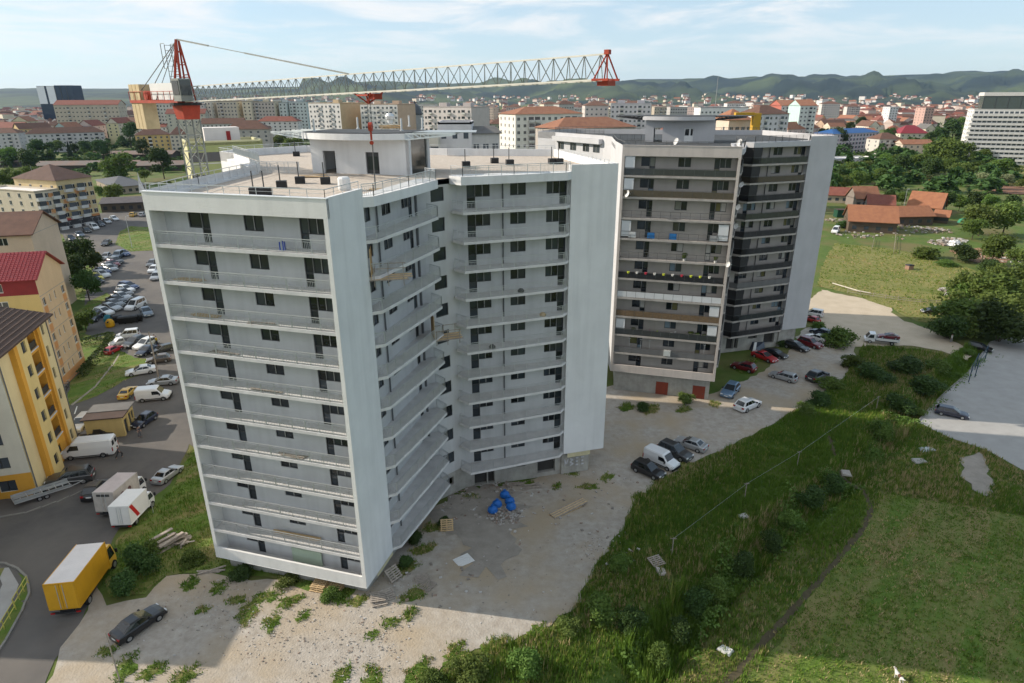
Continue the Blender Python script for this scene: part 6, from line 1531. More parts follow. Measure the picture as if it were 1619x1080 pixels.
def car_parts(kind):
    L, Wd, H, deck, (rb, rt_, ft, fb_), nw = SHAPES[kind]
    hw = Wd / 2; b = MB(); xs_ = [p[0] for p in deck]
    st = sorted(set(xs_ + [L * k / 12 for k in range(1, 12)]))
    rings = []
    for x in st:
        z = np.interp(x, xs_, [p[1] for p in deck]); e = min(x, L - x); tw = hw * (1 - .10 * max(0, 1 - e / .55) ** 2)
        rings.append([(x, -tw * .94, .22), (x, -tw, .36), (x, -tw, z * .62), (x, -tw * .985, z - .10), (x, -tw * .90, z - .015), (x, -tw * .45, z + .02), (x, tw * .45, z + .02), (x, tw * .90, z - .015), (x, tw * .985, z - .10), (x, tw, z * .62), (x, tw, .36), (x, tw * .94, .22)])
    for r0, r1 in zip(rings[:-1], rings[1:]):
        for k in range(len(r0) - 1): b.face([r0[k], r1[k], r1[k + 1], r0[k + 1]])
        b.face([r0[-1], r1[-1], r1[0], r0[0]])
    b.face(rings[0][::1]); b.face(rings[-1][::-1])
    zb_ = lambda x: np.interp(x, xs_, [p[1] for p in deck]) - .01
    wb, wt = hw * .90, hw * .72
    B0 = [(rb, -wb, zb_(rb)), (fb_, -wb, zb_(fb_)), (fb_, wb, zb_(fb_)), (rb, wb, zb_(rb))]
    T0 = [(rt_, -wt, H - .06), (ft, -wt, H - .06), (ft, wt, H - .06), (rt_, wt, H - .06)]
    # roof with rounded crown
    g = b
    for k in range(4): g.face([B0[k], B0[(k + 1) % 4], T0[(k + 1) % 4], T0[k]])
    m1 = (rt_ + .12, ft - .12)
    TT = [(m1[0], -wt * .82, H), (m1[1], -wt * .82, H), (m1[1], wt * .82, H), (m1[0], wt * .82, H)]
    for k in range(4): g.face([T0[k], T0[(k + 1) % 4], TT[(k + 1) % 4], TT[k]])
    g.face(TT)
    body = b.mesh('body', [cpaint('white', CP['white'])], smooth=False)
    parts = [('body', body, None)]
    def lerp(p, q, t): return tuple(p[i] + (q[i] - p[i]) * t for i in range(3))
    def panel(p00, p10, p11, p01, u0, u1, v0, v1, out, name):
        mb = MB(); P = lambda u, v: lerp(lerp(p00, p10, u), lerp(p01, p11, u), v)
        mb.face([tuple(c + o for c, o in zip(P(*uv), out)) for uv in ((u0, v0), (u1, v0), (u1, v1), (u0, v1))])
        parts.append((name, mb.mesh(name, [cgl]), None))
    panel(B0[1], B0[2], T0[2], T0[1], .06, .94, .06, .93, (.012, 0, .012), 'windscreen')
    panel(B0[3], B0[0], T0[0], T0[3], .1, .9, .12, .9, (-.012, 0, .012), 'rear_window')
    for s, (p0, p1, q1, q0) in ((-1, (B0[0], B0[1], T0[1], T0[0])), (1, (B0[3], B0[2], T0[2], T0[3]))):
        cuts = [.07] + [k / nw for k in range(1, nw)] + [.93]
        for u0, u1 in zip(cuts[:-1], cuts[1:]): panel(p0, p1, q1, q0, u0 + .012, u1 - .012, .10, .88, (0, s * .012, .008), 'side_window')
    wr = .32 if H < 1.6 else .36
    for x in (L * .19, L * .805):
        for s in (-1, 1):
            y = s * (hw - .10); a_ = MB(); a_.tube((x, y - s * .05, wr + .02), (x, y + s * .095, wr + .02), wr + .055, n=14); parts.append(('wheel_arch', a_.mesh('wheel_arch', [blk]), None))
            w_ = MB(); w_.tube((x, y - s * .08, wr), (x, y + s * .115, wr), wr, n=14); wm_ = w_.mesh('wheel', [tyre])
            r_ = MB(); r_.tube((x, y + s * .10, wr), (x, y + s * .13, wr), wr * .64, n=10); parts.append(('wheel', wm_, [('rim', r_.mesh('rim', [rimm]))]))
    zf = np.interp(L - .25, xs_, [p[1] for p in deck])
    for s in (-1, 1):
        h_ = MB(); h_.box((L - .12, s * hw * .68, zf - .16), (.22, .36, .16)); parts.append(('headlight', h_.mesh('headlight', [hl]), None))
        t_ = MB(); t_.box((.055, s * hw * .74, np.interp(.06, xs_, [p[1] for p in deck]) - .12), (.13, .30, .20)); parts.append(('tail_light', t_.mesh('tail_light', [tl]), None))
        m_ = MB(); m_.box((fb_ - .35, s * (hw + .06), zb_(fb_) + .08), (.16, .2, .14)); parts.append(('mirror', m_.mesh('mirror', [blk]), None))
    n_ = MB(); n_.box((L - .005, 0, .42), (.05, .5, .12)); parts.append(('number_plate', n_.mesh('number_plate', [plt]), None))
    n_ = MB(); n_.box((.0, 0, .60), (.05, .5, .12)); parts.append(('number_plate', n_.mesh('number_plate', [plt]), None))
    n_ = MB(); n_.box((L / 2, 0, .27), (L * .985, Wd * .9, .12)); parts.append(('sill', n_.mesh('sill', [blk]), None))
    return L, parts
CARS = {k: car_parts(k) for k in SHAPES}
def place(parts, L, name, label, cat, rear, front, color, group, smin=.86, smax=1.12, zoff=.05, anchor=False):
    A, B = G(*rear), G(*front); d = B - A; d.z = 0; Lr = d.length
    s = max(smin, min(smax, Lr / L)); c = (A + B) / 2; d.normalize(); o = A if anchor else c - d * (L * s / 2)
    slope = math.atan2(float(base_z(B.y) - base_z(A.y)), Lr)
    r = thing(name, label, cat, (o.x, o.y, float(base_z(o.y)) + zoff), (0, -slope, math.atan2(d.y, d.x)), group, s)
    r.rotation_euler = (0, -slope, math.atan2(d.y, d.x))
    for nm, me, subs in parts:
        ob = link(nm, me, r)
        if nm in ('body', 'cargo_body', 'cab') and color is not None and me.materials[0].name.startswith('car_paint'):
            ob.material_slots[0].link = 'OBJECT'; ob.material_slots[0].material = cpaint(color, CP[color], .35 if color in ('silver', 'grey', 'dark_grey', 'steel', 'light_blue') else 0)
        for nm2, me2 in (subs or []): link(nm2, me2, ob)
    return r
def car(kind, rear, front, color, label, group=None):
    L, parts = CARS[kind]; return place(parts, L, 'parked_car', label, 'car', rear, front, color, group)
gA, gB, gC, gD = 'cars in the lower row of the street car park', 'cars in the upper row of the street car park', 'cars parked before the old grey tower', 'cars scattered near the peach block lawn'
for kind, r_, f_, c, lab, g in [
 ('wagon', (187, 454), (221, 459), 'blue', 'blue estate at the far end of the lower car row', gA), ('hatch', (183, 459), (216, 464), 'white', 'white car second from the far end of the lower row', gA), ('hatch', (180, 465), (214, 470), 'grey', 'grey car third from the far end of the lower row', gA),
 ('sedan', (177, 470), (210, 476), 'silver', 'silver car fourth from the far end of the lower row', gA), ('sedan', (169, 476), (203, 481), 'dark_grey', 'dark grey car in the middle of the lower row', gA), ('sedan', (163, 482), (200, 487), 'grey', 'grey saloon beyond the pale saloon in the lower row', gA),
 ('sedan', (158, 488), (194, 493), 'silver', 'pale silver saloon next to the white hatchback', gA), ('hatch', (148, 495), (182, 500), 'white', 'white hatchback nearest in the lower row', gA), ('hatch', (158, 500), (143, 512), 'navy', 'navy car facing out beside the blue bin', gA),
 ('mpv', (228, 482), (203, 493), 'white', 'white people carrier behind the black containers', gA), ('sedan', (225, 489), (240, 507), 'steel', 'steel grey car right of the black containers', gA),
 ('hatch', (157, 404), (146, 415), 'yellow', 'yellow taxi at the tree end of the upper row', gB), ('hatch', (176, 404), (160, 415), 'silver', 'silver car between the yellow taxi and grey car', gB), ('suv', (195, 403), (179, 413), 'steel', 'grey off-roader beside the blue saloon', gB), ('sedan', (184, 401), (208, 407), 'blue', 'blue saloon at the far end of the upper row', gB),
 ('wagon', (168, 413), (199, 419), 'dark_grey', 'dark car beyond the red car in the upper row', gB), ('sedan', (166, 417), (192, 424), 'dark_red', 'red car in the upper row', gB), ('sedan', (161, 421), (187, 427), 'dark_grey', 'dark car this side of the red car', gB), ('hatch', (164, 425), (188, 431), 'silver', 'silver hatchback in the middle of the upper row', gB),
 ('sedan', (147, 430), (178, 435), 'blue', 'blue car beyond the white car of the upper row', gB), ('wagon', (149, 435), (174, 440), 'white', 'white estate in the upper row', gB), ('hatch', (140, 439), (166, 446), 'lime', 'yellow green car in the upper row', gB), ('sedan', (140, 444), (163, 450), 'navy', 'navy car this side of the yellow green car', gB),
 ('hatch', (135, 447), (149, 454), 'red', 'red car half hidden under the trees', gB), ('hatch', (129, 452), (141, 457), 'white', 'white car nearly hidden under the trees', gB),
 ('hatch', (246, 417), (236, 424), 'grey', 'grey car partly hidden behind the white tower edge', None), ('hatch', (249, 426), (238, 434), 'white', 'white car partly hidden behind the white tower edge', None), ('wagon', (252, 436), (243, 446), 'silver', 'silver car partly hidden behind the white tower edge', None),
 ('sedan', (176, 383), (162, 392), 'black', 'black car driving on the street bend', None),
 ('mpv', (222, 532), (184, 536), 'white', 'white people carrier above the white pickup', gD), ('hatch', (170, 562), (190, 552), 'red', 'red hatchback at the hedge corner', gD), ('hatch', (229, 539), (198, 553), 'dark_grey', 'dark grey car between the pickup and white hatchback', gD),
 ('hatch', (250, 541), (212, 557), 'white', 'white hatchback by the tall wooden pole', gD), ('sedan', (246, 552), (219, 566), 'navy', 'dark car just this side of the white hatchback', gD), ('wagon', (271, 553), (244, 560), 'dark_grey', 'dark estate against the white tower edge', gD), ('hatch', (271, 570), (232, 575), 'brown', 'brown hatchback behind the white saloon', gD),
 ('sedan', (248, 587), (199, 595), 'white', 'white saloon parked on the lawn edge', gD), ('sedan', (282, 606), (234, 610), 'silver', 'silver saloon behind the small white van', gD), ('sedan', (194, 634), (212, 616), 'yellow', 'yellow taxi behind the kiosk', gD),
 ('hatch', (244, 660), (214, 680), 'navy', 'dark blue car beside the kiosk door', None), ('suv', (143, 664), (119, 688), 'silver', 'silver off-roader at the yellow block corner', None), ('suv', (150, 757), (75, 768), 'dark_grey', 'dark grey off-roader beside the flat trailer', None),
 ('sedan', (247, 769), (284, 742), 'silver', 'silver saloon ahead of the two box trucks', None), ('hatch', (142, 796), (168, 766), 'black', 'black car hidden behind the dirty box truck', None),
 ('sedan', (182, 1020), (258, 967), 'black', 'black saloon alone on the sunlit gravel', None),
 ('suv', (1003, 740), (1047, 759), 'black', 'black off-roader nearest in the row of four', 'four cars on the meadow edge'), ('suv', (1043, 710), (1091, 731), 'dark_grey', 'dark off-roader between the white van and silver car', 'four cars on the meadow edge'), ('sedan', (1116, 716), (1068, 699), 'silver', 'silver hatchback at the far end of the row of four', 'four cars on the meadow edge'),
 ('hatch', (1164, 612), (1144, 634), 'light_blue', 'pale blue small car by the old tower corner', gC), ('hatch', (1164, 653), (1198, 638), 'white', 'white car crossing the strip of sunlight', gC), ('hatch', (1194, 590), (1157, 580), 'dark_red', 'dark red hatchback nearest the beige facade', gC), ('coupe', (1191, 562), (1226, 575), 'red', 'bright red coupe before the grey tower', gC),
 ('sedan', (1208, 558), (1243, 569), 'black', 'black saloon right of the red coupe', gC), ('wagon', (1240, 547), (1277, 558), 'black', 'long black estate under the grey end wall', gC), ('suv', (1263, 542), (1298, 553), 'dark_red', 'dark red off-roader between the black estate and white saloon', gC), ('sedan', (1307, 544), (1275, 533), 'white', 'white saloon at the end of the row by the grey wall', gC), ('suv', (1311, 535), (1284, 526), 'navy', 'dark blue car in front of the rounded bush', gC),
 ('wagon', (1259, 606), (1217, 594), 'silver', 'silver estate standing alone on the gravel lot', gC), ('hatch', (1279, 605), (1304, 594), 'dark_grey', 'dark hatchback at the grassy edge of the lot', gC), ('mpv', (1294, 501), (1277, 498), 'white', 'white van behind the grey tower corner', None), ('hatch', (1290, 511), (1275, 506), 'red', 'red car behind the grey tower corner', None),
 ('wagon', (1528, 549), (1568, 558), 'black', 'black estate at the track end by the paved lot', None), ('wagon', (1477, 652), (1531, 663), 'navy', 'black estate alone on the grey paved lot', None), ('hatch', (1478, 495), (1462, 495), 'dark_grey', 'dark car standing in the field grass', None), ('mpv', (1328, 362), (1313, 374), 'white', 'white van by the barns', None),
 ('hatch', (104, 375), (122, 385), 'navy', 'dark car nearest in the row along the shops', 'cars along the shops'), ('hatch', (118, 370), (136, 378), 'steel', 'grey car second in the row along the shops', 'cars along the shops'), ('hatch', (130, 364), (146, 371), 'dark_grey', 'dark car third in the row along the shops', 'cars along the shops'), ('mpv', (142, 359), (158, 366), 'white', 'white car in the row along the shops', 'cars along the shops'), ('hatch', (152, 354), (168, 361), 'navy', 'navy car in the row along the shops', 'cars along the shops'), ('hatch', (162, 350), (178, 356), 'silver', 'silver car towards the far end of the shop row', 'cars along the shops'), ('hatch', (172, 346), (190, 351), 'white', 'white car at the far end of the shop row', 'cars along the shops'),
 ('hatch', (207, 344), (215, 340), 'yellow', 'yellow taxi at the end of the street', None), ('hatch', (222, 344), (230, 340), 'silver', 'silver car at the end of the street by the yellow taxi', None)]:
    car(kind, r_, f_, c, lab, g)

# ---- vans and trucks
def wheels(mlist, xs_, hw, wr):
    for x in xs_:
        for s in (-1, 1):
            y = s * (hw - .12); w_ = MB(); w_.tube((x, y - s * .12, wr), (x, y + s * .12, wr), wr, n=14); r_ = MB(); r_.tube((x, y + s * .1, wr), (x, y + s * .14, wr), wr * .6, n=10)
            mlist.append(('wheel', w_.mesh('wheel', [tyre]), [('rim', r_.mesh('rim', [rimm]))]))
def loft(profile_low, profile_top, hw, stations, mats, taper=.88, nose=.12):
    b = MB(); rings = []
    L = stations[-1]
    for x in stations:
        zt_ = np.interp(x, [p[0] for p in profile_top], [p[1] for p in profile_top]); e = min(x, L - x); w = hw * (1 - nose * max(0, 1 - e / .5) ** 2)
        zl = profile_low
        rings.append([(x, -w * .96, zl), (x, -w, zl + .2), (x, -w, zl + (zt_ - zl) * .55), (x, -w * (taper + (1 - taper) * .3), zt_ - .14), (x, -w * taper * .9, zt_), (x, w * taper * .9, zt_), (x, w * (taper + (1 - taper) * .3), zt_ - .14), (x, w, zl + (zt_ - zl) * .55), (x, w, zl + .2), (x, w * .96, zl)])
    for r0, r1 in zip(rings[:-1], rings[1:]):
        for k in range(len(r0)): b.face([r0[k], r1[k], r1[(k + 1) % len(r0)], r0[(k + 1) % len(r0)]])
    b.face(rings[0]); b.face(rings[-1][::-1])
    return b.mesh('body', mats), rings
def van_parts(L, Wd, H, nose_l, slope_l, wr=.34, rearwin=True):
    hw = Wd / 2; P = []
    top = [(0, H - .08), (.15, H), (L - nose_l - slope_l, H), (L - nose_l - slope_l * .75, H - .1), (L - nose_l, H * .58), (L - .15, H * .47), (L, H * .36)]
    st = sorted({0, .08, .2, L * .3, L * .5, L - nose_l - slope_l, L - nose_l - slope_l * .75, L - nose_l - slope_l * .4, L - nose_l, L - nose_l * .5, L - .15, L})
    bm_, rings = loft(.28, top, hw, st, [cpaint('white', CP['white'])])
    P.append(('body', bm_, None))
    x0, x1 = L - nose_l - slope_l * .72, L - nose_l - .03
    za, zb_ = np.interp(x0, [p[0] for p in top], [p[1] for p in top]), np.interp(x1, [p[0] for p in top], [p[1] for p in top])
    ws = MB(); ws.face([(x1 + .02, -hw * .8, zb_ + .02), (x1 + .02, hw * .8, zb_ + .02), (x0 + .03, hw * .72, za + .02), (x0 + .03, -hw * .72, za + .02)]); P.append(('windscreen', ws.mesh('windscreen', [cgl]), None))
    for s in (-1, 1):
        sw = MB(); xa, xb = L - nose_l - slope_l - .45, L - nose_l - slope_l * .15; zz0, zz1 = H * .55, H * .82
        sw.face([(xa, s * hw * 1.005, zz0), (xb, s * hw * 1.005, zz0), (xb - slope_l * .45, s * hw * .985, zz1), (xa, s * hw * .985, zz1)][::s]); P.append(('side_window', sw.mesh('side_window', [cgl]), None))
        h_ = MB(); h_.box((L - .14, s * hw * .72, H * .36), (.24, .34, .22)); P.append(('headlight', h_.mesh('headlight', [hl]), None))
        t_ = MB(); t_.box((.02, s * hw * .9, H * .42), (.08, .14, .5)); P.append(('tail_light', t_.mesh('tail_light', [tl]), None))
        m_ = MB(); m_.box((L - nose_l - slope_l * .3, s * (hw + .12), H * .58), (.1, .22, .28)); P.append(('mirror', m_.mesh('mirror', [blk]), None))
        bp_ = MB(); bp_.box((L * .5, s * (hw + .005), .42), (L * .8, .03, .12)); P.append(('side_strip', bp_.mesh('side_strip', [blk]), None))
        if rearwin: rw = MB(); rw.face([(-.01, s * hw * .12, H * .58), (-.01, s * hw * .78, H * .58), (-.01, s * hw * .74, H * .84), (-.01, s * hw * .12, H * .84)][::-s]); P.append(('rear_window', rw.mesh('rear_window', [cgl]), None))
    bp_ = MB(); bp_.box((L - .02, 0, .36), (.18, Wd * .95, .26)); P.append(('bumper', bp_.mesh('bumper', [blk]), None))
    wheels(P, (L * .2, L * .82), hw, wr)
    return L, P
LV, PV = van_parts(5.9, 1.95, 2.35, .75, .95)
place(PV, LV, 'cargo_van', 'long white panel van nosed up to the yellow block', 'van', (185, 716), (103, 724), 'white', None)
LS, PS = van_parts(4.2, 1.75, 1.82, .85, .75, .31)
place(PS, LS, 'delivery_van', 'small white van beside the yellow taxi', 'van', (218, 634), (271, 629), 'white', None)
place(PS, LS, 'delivery_van', 'small white van between two black cars on the meadow edge', 'van', (1022, 724), (1069, 745), 'white', None)
def truck_parts(L, Wd, Hb, z0, cabl, boxm, roofm_, cabcol, doors=True, cabh=2.3):
    hw = Wd / 2; P = []; bl = L - cabl - .15
    bx = MB(); bx.prism([(0, -hw), (bl, -hw), (bl, hw), (0, hw)], z0, z0 + Hb, 0); P.append(('cargo_body', bx.mesh('cargo_body', [boxm]), None))
    rf_ = MB(); rf_.prism([(.04, -hw + .04), (bl - .04, -hw + .04), (bl - .04, hw - .04), (.04, hw - .04)], z0 + Hb, z0 + Hb + .03); P.append(('roof_panel', rf_.mesh('roof_panel', [roofm_]), None))
    eg = MB()
    for s in (-1, 1):
        eg.box((bl / 2, s * hw, z0 + Hb), (bl + .06, .07, .07)); eg.box((bl / 2, s * hw, z0), (bl + .06, .07, .1))
        for x in (0, bl): eg.box((x, s * hw, z0 + Hb / 2), (.07, .07, Hb))
    for z in (z0, z0 + Hb): eg.box((0, 0, z), (.07, Wd, .08))
    P.append(('edge_trim', eg.mesh('edge_trim', [boxm]), None))
    if doors:
        for s in (-1, 1):
            d_ = MB(); d_.box((-.03, s * hw * .49, z0 + Hb / 2), (.05, hw * .93, Hb - .16)); P.append(('rear_door', d_.mesh('rear_door', [boxm]), [('bar', (lambda q: (q.box((-.07, s * hw * .2, z0 + Hb / 2), (.04, .04, Hb - .2)), q)[1])(MB()).mesh('bar', [galv]))]))
    ch = MB(); ch.box((L / 2 - .1, 0, .62), (L - .5, Wd * .45, .25)); P.append(('chassis', ch.mesh('chassis', [blk]), None))
    bu = MB(); bu.box((.05, 0, .55), (.12, Wd * .95, .14)); P.append(('bumper', bu.mesh('bumper', [blk]), None))
    for s in (-1, 1):
        t_ = MB(); t_.box((-.03, s * hw * .85, .58), (.06, .34, .13)); P.append(('tail_light', t_.mesh('tail_light', [tl]), None))
    cw = hw * .88; x0, x1 = bl + .12, L
    cb = MB(); prof = [(x0, .5), (x1 - .05, .5), (x1, .8), (x1 - .05, 1.25), (x1 - .55, cabh - .05), (x1 - .7, cabh), (x0, cabh + .02)]
    n_ = len(prof); cb.hexa([(x, -cw, z) for x, z in prof], [(x, cw, z) for x, z in prof]); P.append(('cab', cb.mesh('cab', [cpaint(cabcol, CP[cabcol])]), None))
    ws = MB(); ws.face([(x1 - .06 + .015, -cw * .9, 1.28), (x1 - .06 + .015, cw * .9, 1.28), (x1 - .53, cw * .86, cabh - .1), (x1 - .53, -cw * .86, cabh - .1)]); P.append(('windscreen', ws.mesh('windscreen', [cgl]), None))
    for s in (-1, 1):
        sw = MB(); sw.face([(x0 + .25, s * cw * 1.01, 1.3), (x1 - .22, s * cw * 1.01, 1.3), (x1 - .62, s * cw * 1.01, cabh - .18), (x0 + .25, s * cw * 1.01, cabh - .18)][::s]); P.append(('side_window', sw.mesh('side_window', [cgl]), None))
        h_ = MB(); h_.box((x1 - .02, s * cw * .72, .78), (.12, .36, .2)); P.append(('headlight', h_.mesh('headlight', [hl]), None))
        m_ = MB(); m_.box((x1 - .2, s * (cw + .2), 1.6), (.1, .2, .4)); P.append(('mirror', m_.mesh('mirror', [blk]), None))
    wheels(P, (L * .22, L - cabl * .45), hw * .95, .42)
    return L, P
ybox = mat('yellow_box_body', (0.56, 0.29, 0.015), .45, .08, .6, streak=.12, spec=.4)
wroof = mat('pale_truck_roof', (0.66, 0.62, 0.60), .6, .08, .8)
dirtyw = mat('dirty_white_body', (0.42, 0.39, 0.36), .7, .15, 1.5, streak=.4)
dirtyroof = mat('dusty_truck_roof', (0.48, 0.42, 0.41), .7, .1, .8)
cleanw = mat('white_box_body', (0.66, 0.66, 0.65), .45, .04, 1)
redst = mat('red_stripe', (0.42, 0.015, 0.015), .45, 0)
LT, PT = truck_parts(7.2, 2.35, 2.5, .95, 1.5, ybox, wroof, 'yellow', True, 2.6)
AT = place(PT, LT, 'box_truck', 'yellow box truck with a pale roof parked at the road edge', 'truck', (107, 978), (162, 902), None, None, 1.0, 1.0, .05, True)
LT2, PT2 = truck_parts(6.6, 2.3, 2.4, .9, 1.5, dirtyw, dirtyroof, 'white', True, 2.3)
d1 = place(PT2, LT2, 'box_truck', 'dirty white box truck beside the red striped one', 'truck', (170, 820), (224, 772), None, None, .92, .92, .05, True)
hw_ = 1.15
for x in (1.2, 2.6):
    g1 = MB(); g1.lathe([(.0, 0), (.28, 0), (.36, .02), (.3, .03)], (0, 0, 0), 12); o = link('printed_badge', g1.mesh('printed_badge', [mat('faded_print', (0.12, 0.06, 0.06), .7, .3, 8)]), d1, (x + .4, -hw_ - .05, 2.2), (R(90), 0, 0))
g1 = MB(); g1.box((-.07, 0, 2.95), (.03, 1.5, .28)); link('rear_banner', g1.mesh('rear_banner', [mat('dark_banner', (0.05, 0.05, 0.05), .6, .3, 6)]), d1)
LT3, PT3 = truck_parts(5.8, 2.2, 2.3, .8, 1.5, cleanw, cleanw, 'white', True, 2.2)
d2_ = place(PT3, LT3, 'box_truck', 'clean white box truck with a red side stripe', 'truck', (194, 840), (238, 794), None, None, .9, .9, .05, True)
st = MB(); st.face([(.15, -1.115, 2.95), (.75, -1.115, 2.95), (2.05, -1.115, 1.0), (1.45, -1.115, 1.0)][::-1]); link('red_stripe', st.mesh('red_stripe', [redst]), d2_)
# pickup trucks
def pickup(flat, load):
    P = []; L = 5.0; hw = .88
    bm_, rings = loft(.32, [(0, .95), (1.9, .95), (2.0, .98), (3.9, .98), (4.8, .85), (5.0, .6)], hw, [0, .1, 1.9, 2.0, 3.0, 3.9, 4.4, 4.8, 5.0], [cpaint('white', CP['white'])], .95); P.append(('body', bm_, None))
    cb = MB(); cb.hexa([(2.0, -.84, .97), (3.95, -.84, .97), (3.95, .84, .97), (2.0, .84, .97)], [(2.15, -.68, 1.62), (3.1, -.68, 1.62), (3.1, .68, 1.62), (2.15, .68, 1.62)]); P.append(('cab', cb.mesh('cab', [cpaint('white', CP['white'])]), None))
    ws = MB(); ws.face([(3.86, -.74, 1.03), (3.86, .74, 1.03), (3.16, .62, 1.57), (3.16, -.62, 1.57)]); P.append(('windscreen', ws.mesh('windscreen', [cgl]), None))
    for s in (-1, 1):
        sw = MB(); sw.face([(2.2, s * .83, 1.05), (3.65, s * .83, 1.05), (3.1, s * .72, 1.5), (2.25, s * .72, 1.5)][::s]); P.append(('side_window', sw.mesh('side_window', [cgl]), None))
        h_ = MB(); h_.box((4.9, s * .62, .72), (.2, .3, .16)); P.append(('headlight', h_.mesh('headlight', [hl]), None))
    bed = MB(); bed.prism([(.1, -.76), (1.9, -.76), (1.9, .76), (.1, .76)], .94, .965); P.append(('bed_floor', bed.mesh('bed_floor', [blk]), None))
    wheels(P, (1.0, 4.1), hw, .34)
    return L, P
LP, PP = pickup(0, 0)
place(PP, LP, 'pickup_truck', 'white pickup left of the dark grey car', 'pickup', (212, 540), (173, 550), 'white', None)
place(PP, LP, 'pickup_truck', 'black pickup behind the white panel van', 'pickup', (132, 692), (184, 690), 'black', None)
# flatbed with red car on it
P = []; L = 6.2
cb = MB(); prof = [(4.3, .5), (6.1, .5), (6.2, .85), (5.9, 1.15), (5.35, 2.05), (4.3, 2.1)]; cb.hexa([(x, -.95, z) for x, z in prof], [(x, .95, z) for x, z in prof]); P.append(('cab', cb.mesh('cab', [cpaint('white', CP['white'])]), None))
ws = MB(); ws.face([(5.93, -.85, 1.18), (5.93, .85, 1.18), (5.4, .8, 1.98), (5.4, -.8, 1.98)]); P.append(('windscreen', ws.mesh('windscreen', [cgl]), None))
for s in (-1, 1):
    sw = MB(); sw.face([(4.6, s * .96, 1.2), (5.7, s * .96, 1.2), (5.3, s * .96, 1.9), (4.6, s * .96, 1.9)][::s]); P.append(('side_window', sw.mesh('side_window', [cgl]), None))
    sb = MB(); sb.box((2.05, s * 1.03, 1.15), (4.1, .05, .42)); P.append(('side_board', sb.mesh('side_board', [cleanw]), None))
bd = MB(); bd.box((2.05, 0, .9), (4.15, 2.1, .1)); P.append(('flatbed', bd.mesh('flatbed', [galv]), None))
tb = MB(); tb.box((0, 0, 1.15), (.05, 2.1, .42)); P.append(('tail_board', tb.mesh('tail_board', [cleanw]), None))
ch = MB(); ch.box((3, 0, .62), (5.6, .8, .25)); P.append(('chassis', ch.mesh('chassis', [blk]), None)); wheels(P, (1.2, 5.2), .95, .38)
fl_ = place(P, L, 'flatbed_truck', 'white flatbed truck carrying a crushed red car', 'truck', (1419, 546), (1365, 540), 'white', None, .8, 1.2)
Lc, Pc = CARS['coupe']; c_ = place(Pc, Lc, 'wrecked_car', 'red car body lying on the white flatbed truck', 'car', (1417, 544), (1388, 541), 'dark_red', None, .8, .86); c_.location.z += .88
# flat trailer
tr = MB(); P = []
fr_ = MB()
for y in (-.95, .95): fr_.box((3.2, y, .75), (6.4, .1, .14))
for k in range(9): fr_.box((.05 + k * .79, 0, .75), (.1, 1.9, .1))
P.append(('frame', fr_.mesh('frame', [galv]), None))
for k in range(4):
    if k in (0, 1):
        dk = MB(); dk.box((.8 + 1.6 * k, -.52, .84), (1.5, .78, .04)); P.append(('deck_panel', dk.mesh('deck_panel', [mat('galvanised_deck', (0.34, 0.36, 0.37), .5, .1, 2, metal=.4)]), None))
    dk = MB(); dk.box((.8 + 1.6 * k, .52, .84), (1.5, .78, .04)); P.append(('deck_panel', dk.mesh('deck_panel', [MATS['galvanised_deck']]), None))
for y in (-1.0, 1.0):
    sd = MB(); sd.box((3.2, y, 1.0), (6.4, .04, .3)); P.append(('side_rail', sd.mesh('side_rail', [MATS['galvanised_deck']]), None))
db_ = MB(); db_.bar((6.4, -.8, .7), (8.0, 0, .6), .1); db_.bar((6.4, .8, .7), (8.0, 0, .6), .1); P.append(('drawbar', db_.mesh('drawbar', [galv]), None)); wheels(P, (2.7, 3.5), .95, .33)
place(P, 8.0, 'car_trailer', 'long galvanised flat trailer beside the yellow block', 'trailer', (22, 801), (133, 766), None, None, .7, 1.2)
# ================================================================== tower crane
craneR = mat('crane_red', (0.34, 0.045, 0.022), .55, .2, 1.5); craneG = mat('crane_grey', (0.21, 0.22, 0.205), .55, .15, .8); ballast = mat('crane_ballast', (0.50, 0.40, 0.24), .9, .15, .8, streak=.4); cranew = mat('crane_cream', (0.60, 0.58, 0.52), .5, .1, .8)
cable = mat('steel_cable', (0.10, 0.10, 0.10), .6, 0)
B0 = Vector((-33.3, 70.0, -2.0)); TIP = Vector((5.6, 40.0, 41.7)); ZJ = 40.45
cr = wthing('tower_crane', 'red and grey tower crane standing behind the white tower with its jib over the roof', 'tower crane', tuple(B0))
jd = Vector((TIP.x - B0.x, TIP.y - B0.y)).normalized(); jn = Vector((-jd.y, jd.x)); LJ = (Vector((TIP.x, TIP.y)) - Vector((B0.x, B0.y))).length
hwm = .78
C4 = [Vector((B0.x, B0.y)) + jd * (sx * hwm) + jn * (sy * hwm) for sx, sy in ((-1, -1), (1, -1), (1, 1), (-1, 1))]
mb = MB(); z0, z1 = -2.0, ZJ - 1.7; n = 26
for c in C4: mb.bar((c.x, c.y, z0), (c.x, c.y, z1), .12)
for k in range(n):
    za, zb_ = z0 + (z1 - z0) * k / n, z0 + (z1 - z0) * (k + 1) / n
    for i in range(4):
        a, b = C4[i], C4[(i + 1) % 4]
        mb.bar((a.x, a.y, za), (b.x, b.y, za), .06)
        if k % 2: a, b = b, a
        mb.bar((a.x, a.y, za), (b.x, b.y, zb_), .065)
    if k % 3 == 0: mb.bar((C4[0].x, C4[0].y, za + .5), (C4[2].x, C4[2].y, za + .5), .3, .06)
mb.build('mast', [craneG], cr)
mb = MB()
